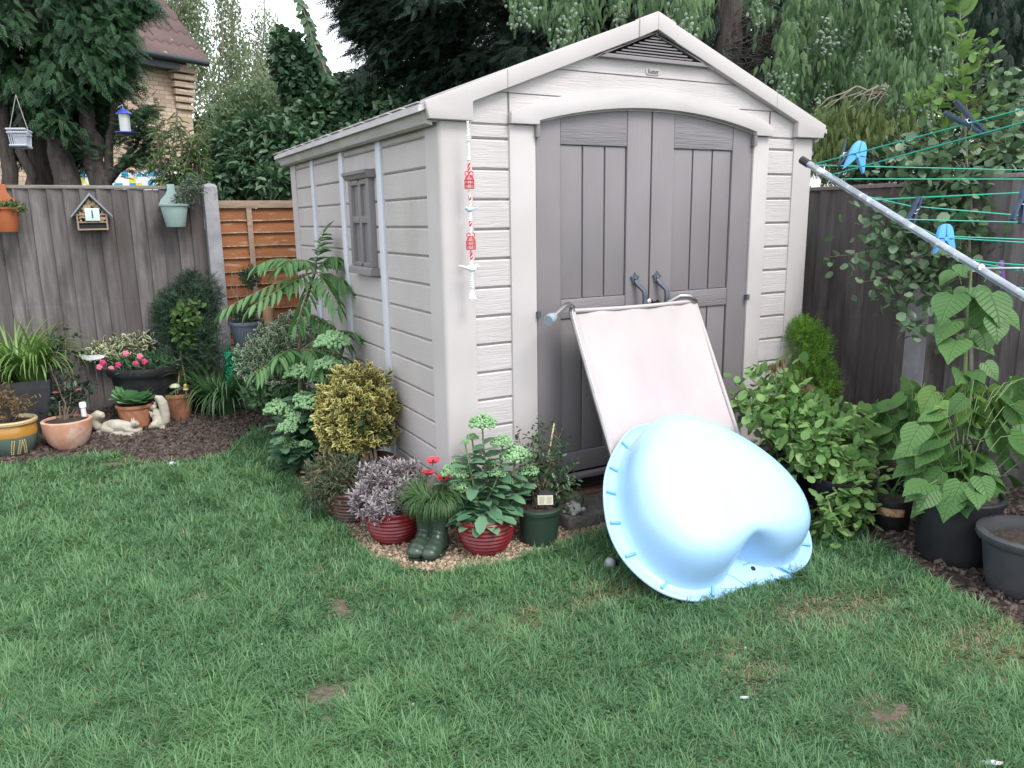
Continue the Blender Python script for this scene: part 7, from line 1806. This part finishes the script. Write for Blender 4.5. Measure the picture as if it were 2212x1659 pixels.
# pegs: jaws and spring
M_navy = mat('navy_peg', (.022, .042, .085), (.03, .052, .10), 20, rough=.45); M_sky = mat('sky_blue_peg', (.09, .36, .74), rough=.38); M_pur = mat('purple_peg', (.16, .05, .30), rough=.4)
def spring_peg(c, ang, ln, opn, m, label, tw=0.0, group='clothes pegs on the airer lines'):
    """two bars crossed at the spring; ang = picture direction of the jaws (degrees, 0 right, 90 up)"""
    a = R(ang); ax_ = math.cos(a) * RT + math.sin(a) * UP; sd2 = -math.sin(a) * RT + math.cos(a) * UP
    dp = FW * math.cos(tw) + sd2 * math.sin(tw); sd2 = nrmz(np.cross(dp, ax_)) if tw else sd2
    t = thing('clothes_peg', c, label, 'clothes peg', group)
    for sg in (-1, 1):
        b = MB(); th = ln * .085; hw = ln * .07
        pr = [(.48, .012, .05), (.30, .006, .07), (.24, .030, .085), (.17, .030, .09), (.12, .004, .085), (-.02, .012, .10), (-.10, .03 + opn * .15, .115 + opn * .15), (-.52, .05 + opn, .10 + opn), (-.53, .012 + opn, .085 + opn)]
        top = [c + ax_ * x * ln + sd2 * sg * y0 * ln for x, y0, y1 in pr]; bot = [c + ax_ * x * ln + sd2 * sg * y1 * ln for x, y0, y1 in pr]; n = len(pr)
        vs = []
        for i in range(n): vs += [top[i] - dp * hw, top[i] + dp * hw, bot[i] + dp * hw, bot[i] - dp * hw]
        fs = [(3, 2, 1, 0), tuple((n - 1) * 4 + k for k in range(4))]
        for i in range(n - 1):
            for k in range(4): fs.append((i * 4 + k, i * 4 + (k + 1) % 4, i * 4 + 4 + (k + 1) % 4, i * 4 + 4 + k))
        b.add(vs, fs)
        for k in range(5): q = c + ax_ * (-.30 - .05 * k) * ln + sd2 * sg * (.105 + opn * (.55 + .1 * k)) * ln; b.tube([q - dp * hw, q + dp * hw], ln * .010, 5)
        b.build('jaw', m, t, bevel=ln * .006)
    b = MB(); pts = []
    for k in range(46): th = k / 45 * 2 * math.pi * 4; pts.append(c - ax_ * .01 * ln + (ax_ * math.cos(th) + sd2 * math.sin(th)) * ln * .045 + dp * (-.085 + .17 * k / 45) * ln)
    b.tube(pts, ln * .012, 5); b.tube([pts[0], pts[0] + ax_ * .10 * ln + sd2 * .09 * ln, pts[0] + ax_ * .13 * ln + sd2 * .10 * ln + dp * .08 * ln], ln * .012, 5); b.build('spring', M_chrome, t, smooth=70)
    return t
def claw_peg(c, ang, ln, m, label):
    """moulded peg: rounded shoulders above, two splayed curved prongs below"""
    a = R(ang); ax_ = math.cos(a) * RT + math.sin(a) * UP; sd2 = math.sin(a) * RT - math.cos(a) * UP
    t = thing('clothes_peg', c, label, 'clothes peg', 'clothes pegs on the airer lines')
    for sg in (-1, 1):
        o = [(.50, .02), (.49, .10), (.44, .16), (.34, .215), (.20, .25), (.05, .265), (-.08, .275), (-.22, .31), (-.38, .335), (-.49, .345), (-.51, .325), (-.40, .24), (-.26, .14), (-.13, .055), (-.06, .012), (.05, .012), (.07, .05), (.12, .012), (.50, .008)]
        b = MB(); n = len(o); hw = ln * .095
        def V_(x, y, e): return c + ax_ * x * ln + sd2 * sg * y * ln + FW * e * (hw if x > -.3 else hw * .7)
        vs = [V_(x, y, -1) for x, y in o] + [V_(x, y, 1) for x, y in o]; fs = [tuple(range(n)), tuple(range(2 * n - 1, n - 1, -1))] + [(i, n + i, n + (i + 1) % n, (i + 1) % n) for i in range(n)]
        b.add(vs, fs); b.build('prong', m, t, bevel=ln * .02)
        b = MB(); p = [c + ax_ * .015 * ln + sd2 * sg * y * ln - FW * hw * 1.03 for y in (.07, .24)]; b.tube(p, ln * .018, 6); b.build('slot', mat('peg_slot', (.03, .12, .28), rough=.6), t)
    MB().lathe([(ln * .07, -hw * .3), (ln * .07, hw * .3)], c + ax_ * .0 * ln - FW * hw * .9, 16, Matrix(((RT[0], UP[0], FW[0], 0), (RT[1], UP[1], FW[1], 0), (RT[2], UP[2], FW[2], 0), (0, 0, 0, 1)))).build('hinge_pin', m, t, smooth=40)
    return t
spring_peg(dep(1824, 334, 2.05), -118, .072, .10, M_navy, 'small navy peg on the upper line beside the sky blue peg', tw=.35)
claw_peg(dep(1851, 338, 1.98), 76, .077, M_sky, 'sky blue claw peg on the upper line near the arm tip')
spring_peg(dep(2092, 262, 1.68), -38, .098, .085, M_navy, 'large navy peg clamped across the two upper lines', tw=.25)
spring_peg(dep(1974, 458, 1.95), 68, .085, .055, M_navy, 'navy peg standing jaws up just above the galvanised arm', tw=.3)
claw_peg(dep(2041, 517, 1.80), 88, .070, M_sky, 'sky blue claw peg hanging lower on the lines in front of the arm')
spring_peg(dep(2206, 438, 1.75), 75, .085, .06, M_navy, 'navy peg half cut off by the right picture edge', tw=.2)
spring_peg(dep(2165, 588, 1.74), 95, .055, .03, M_pur, 'purple peg on the lowest lines at the right edge', tw=1.2)
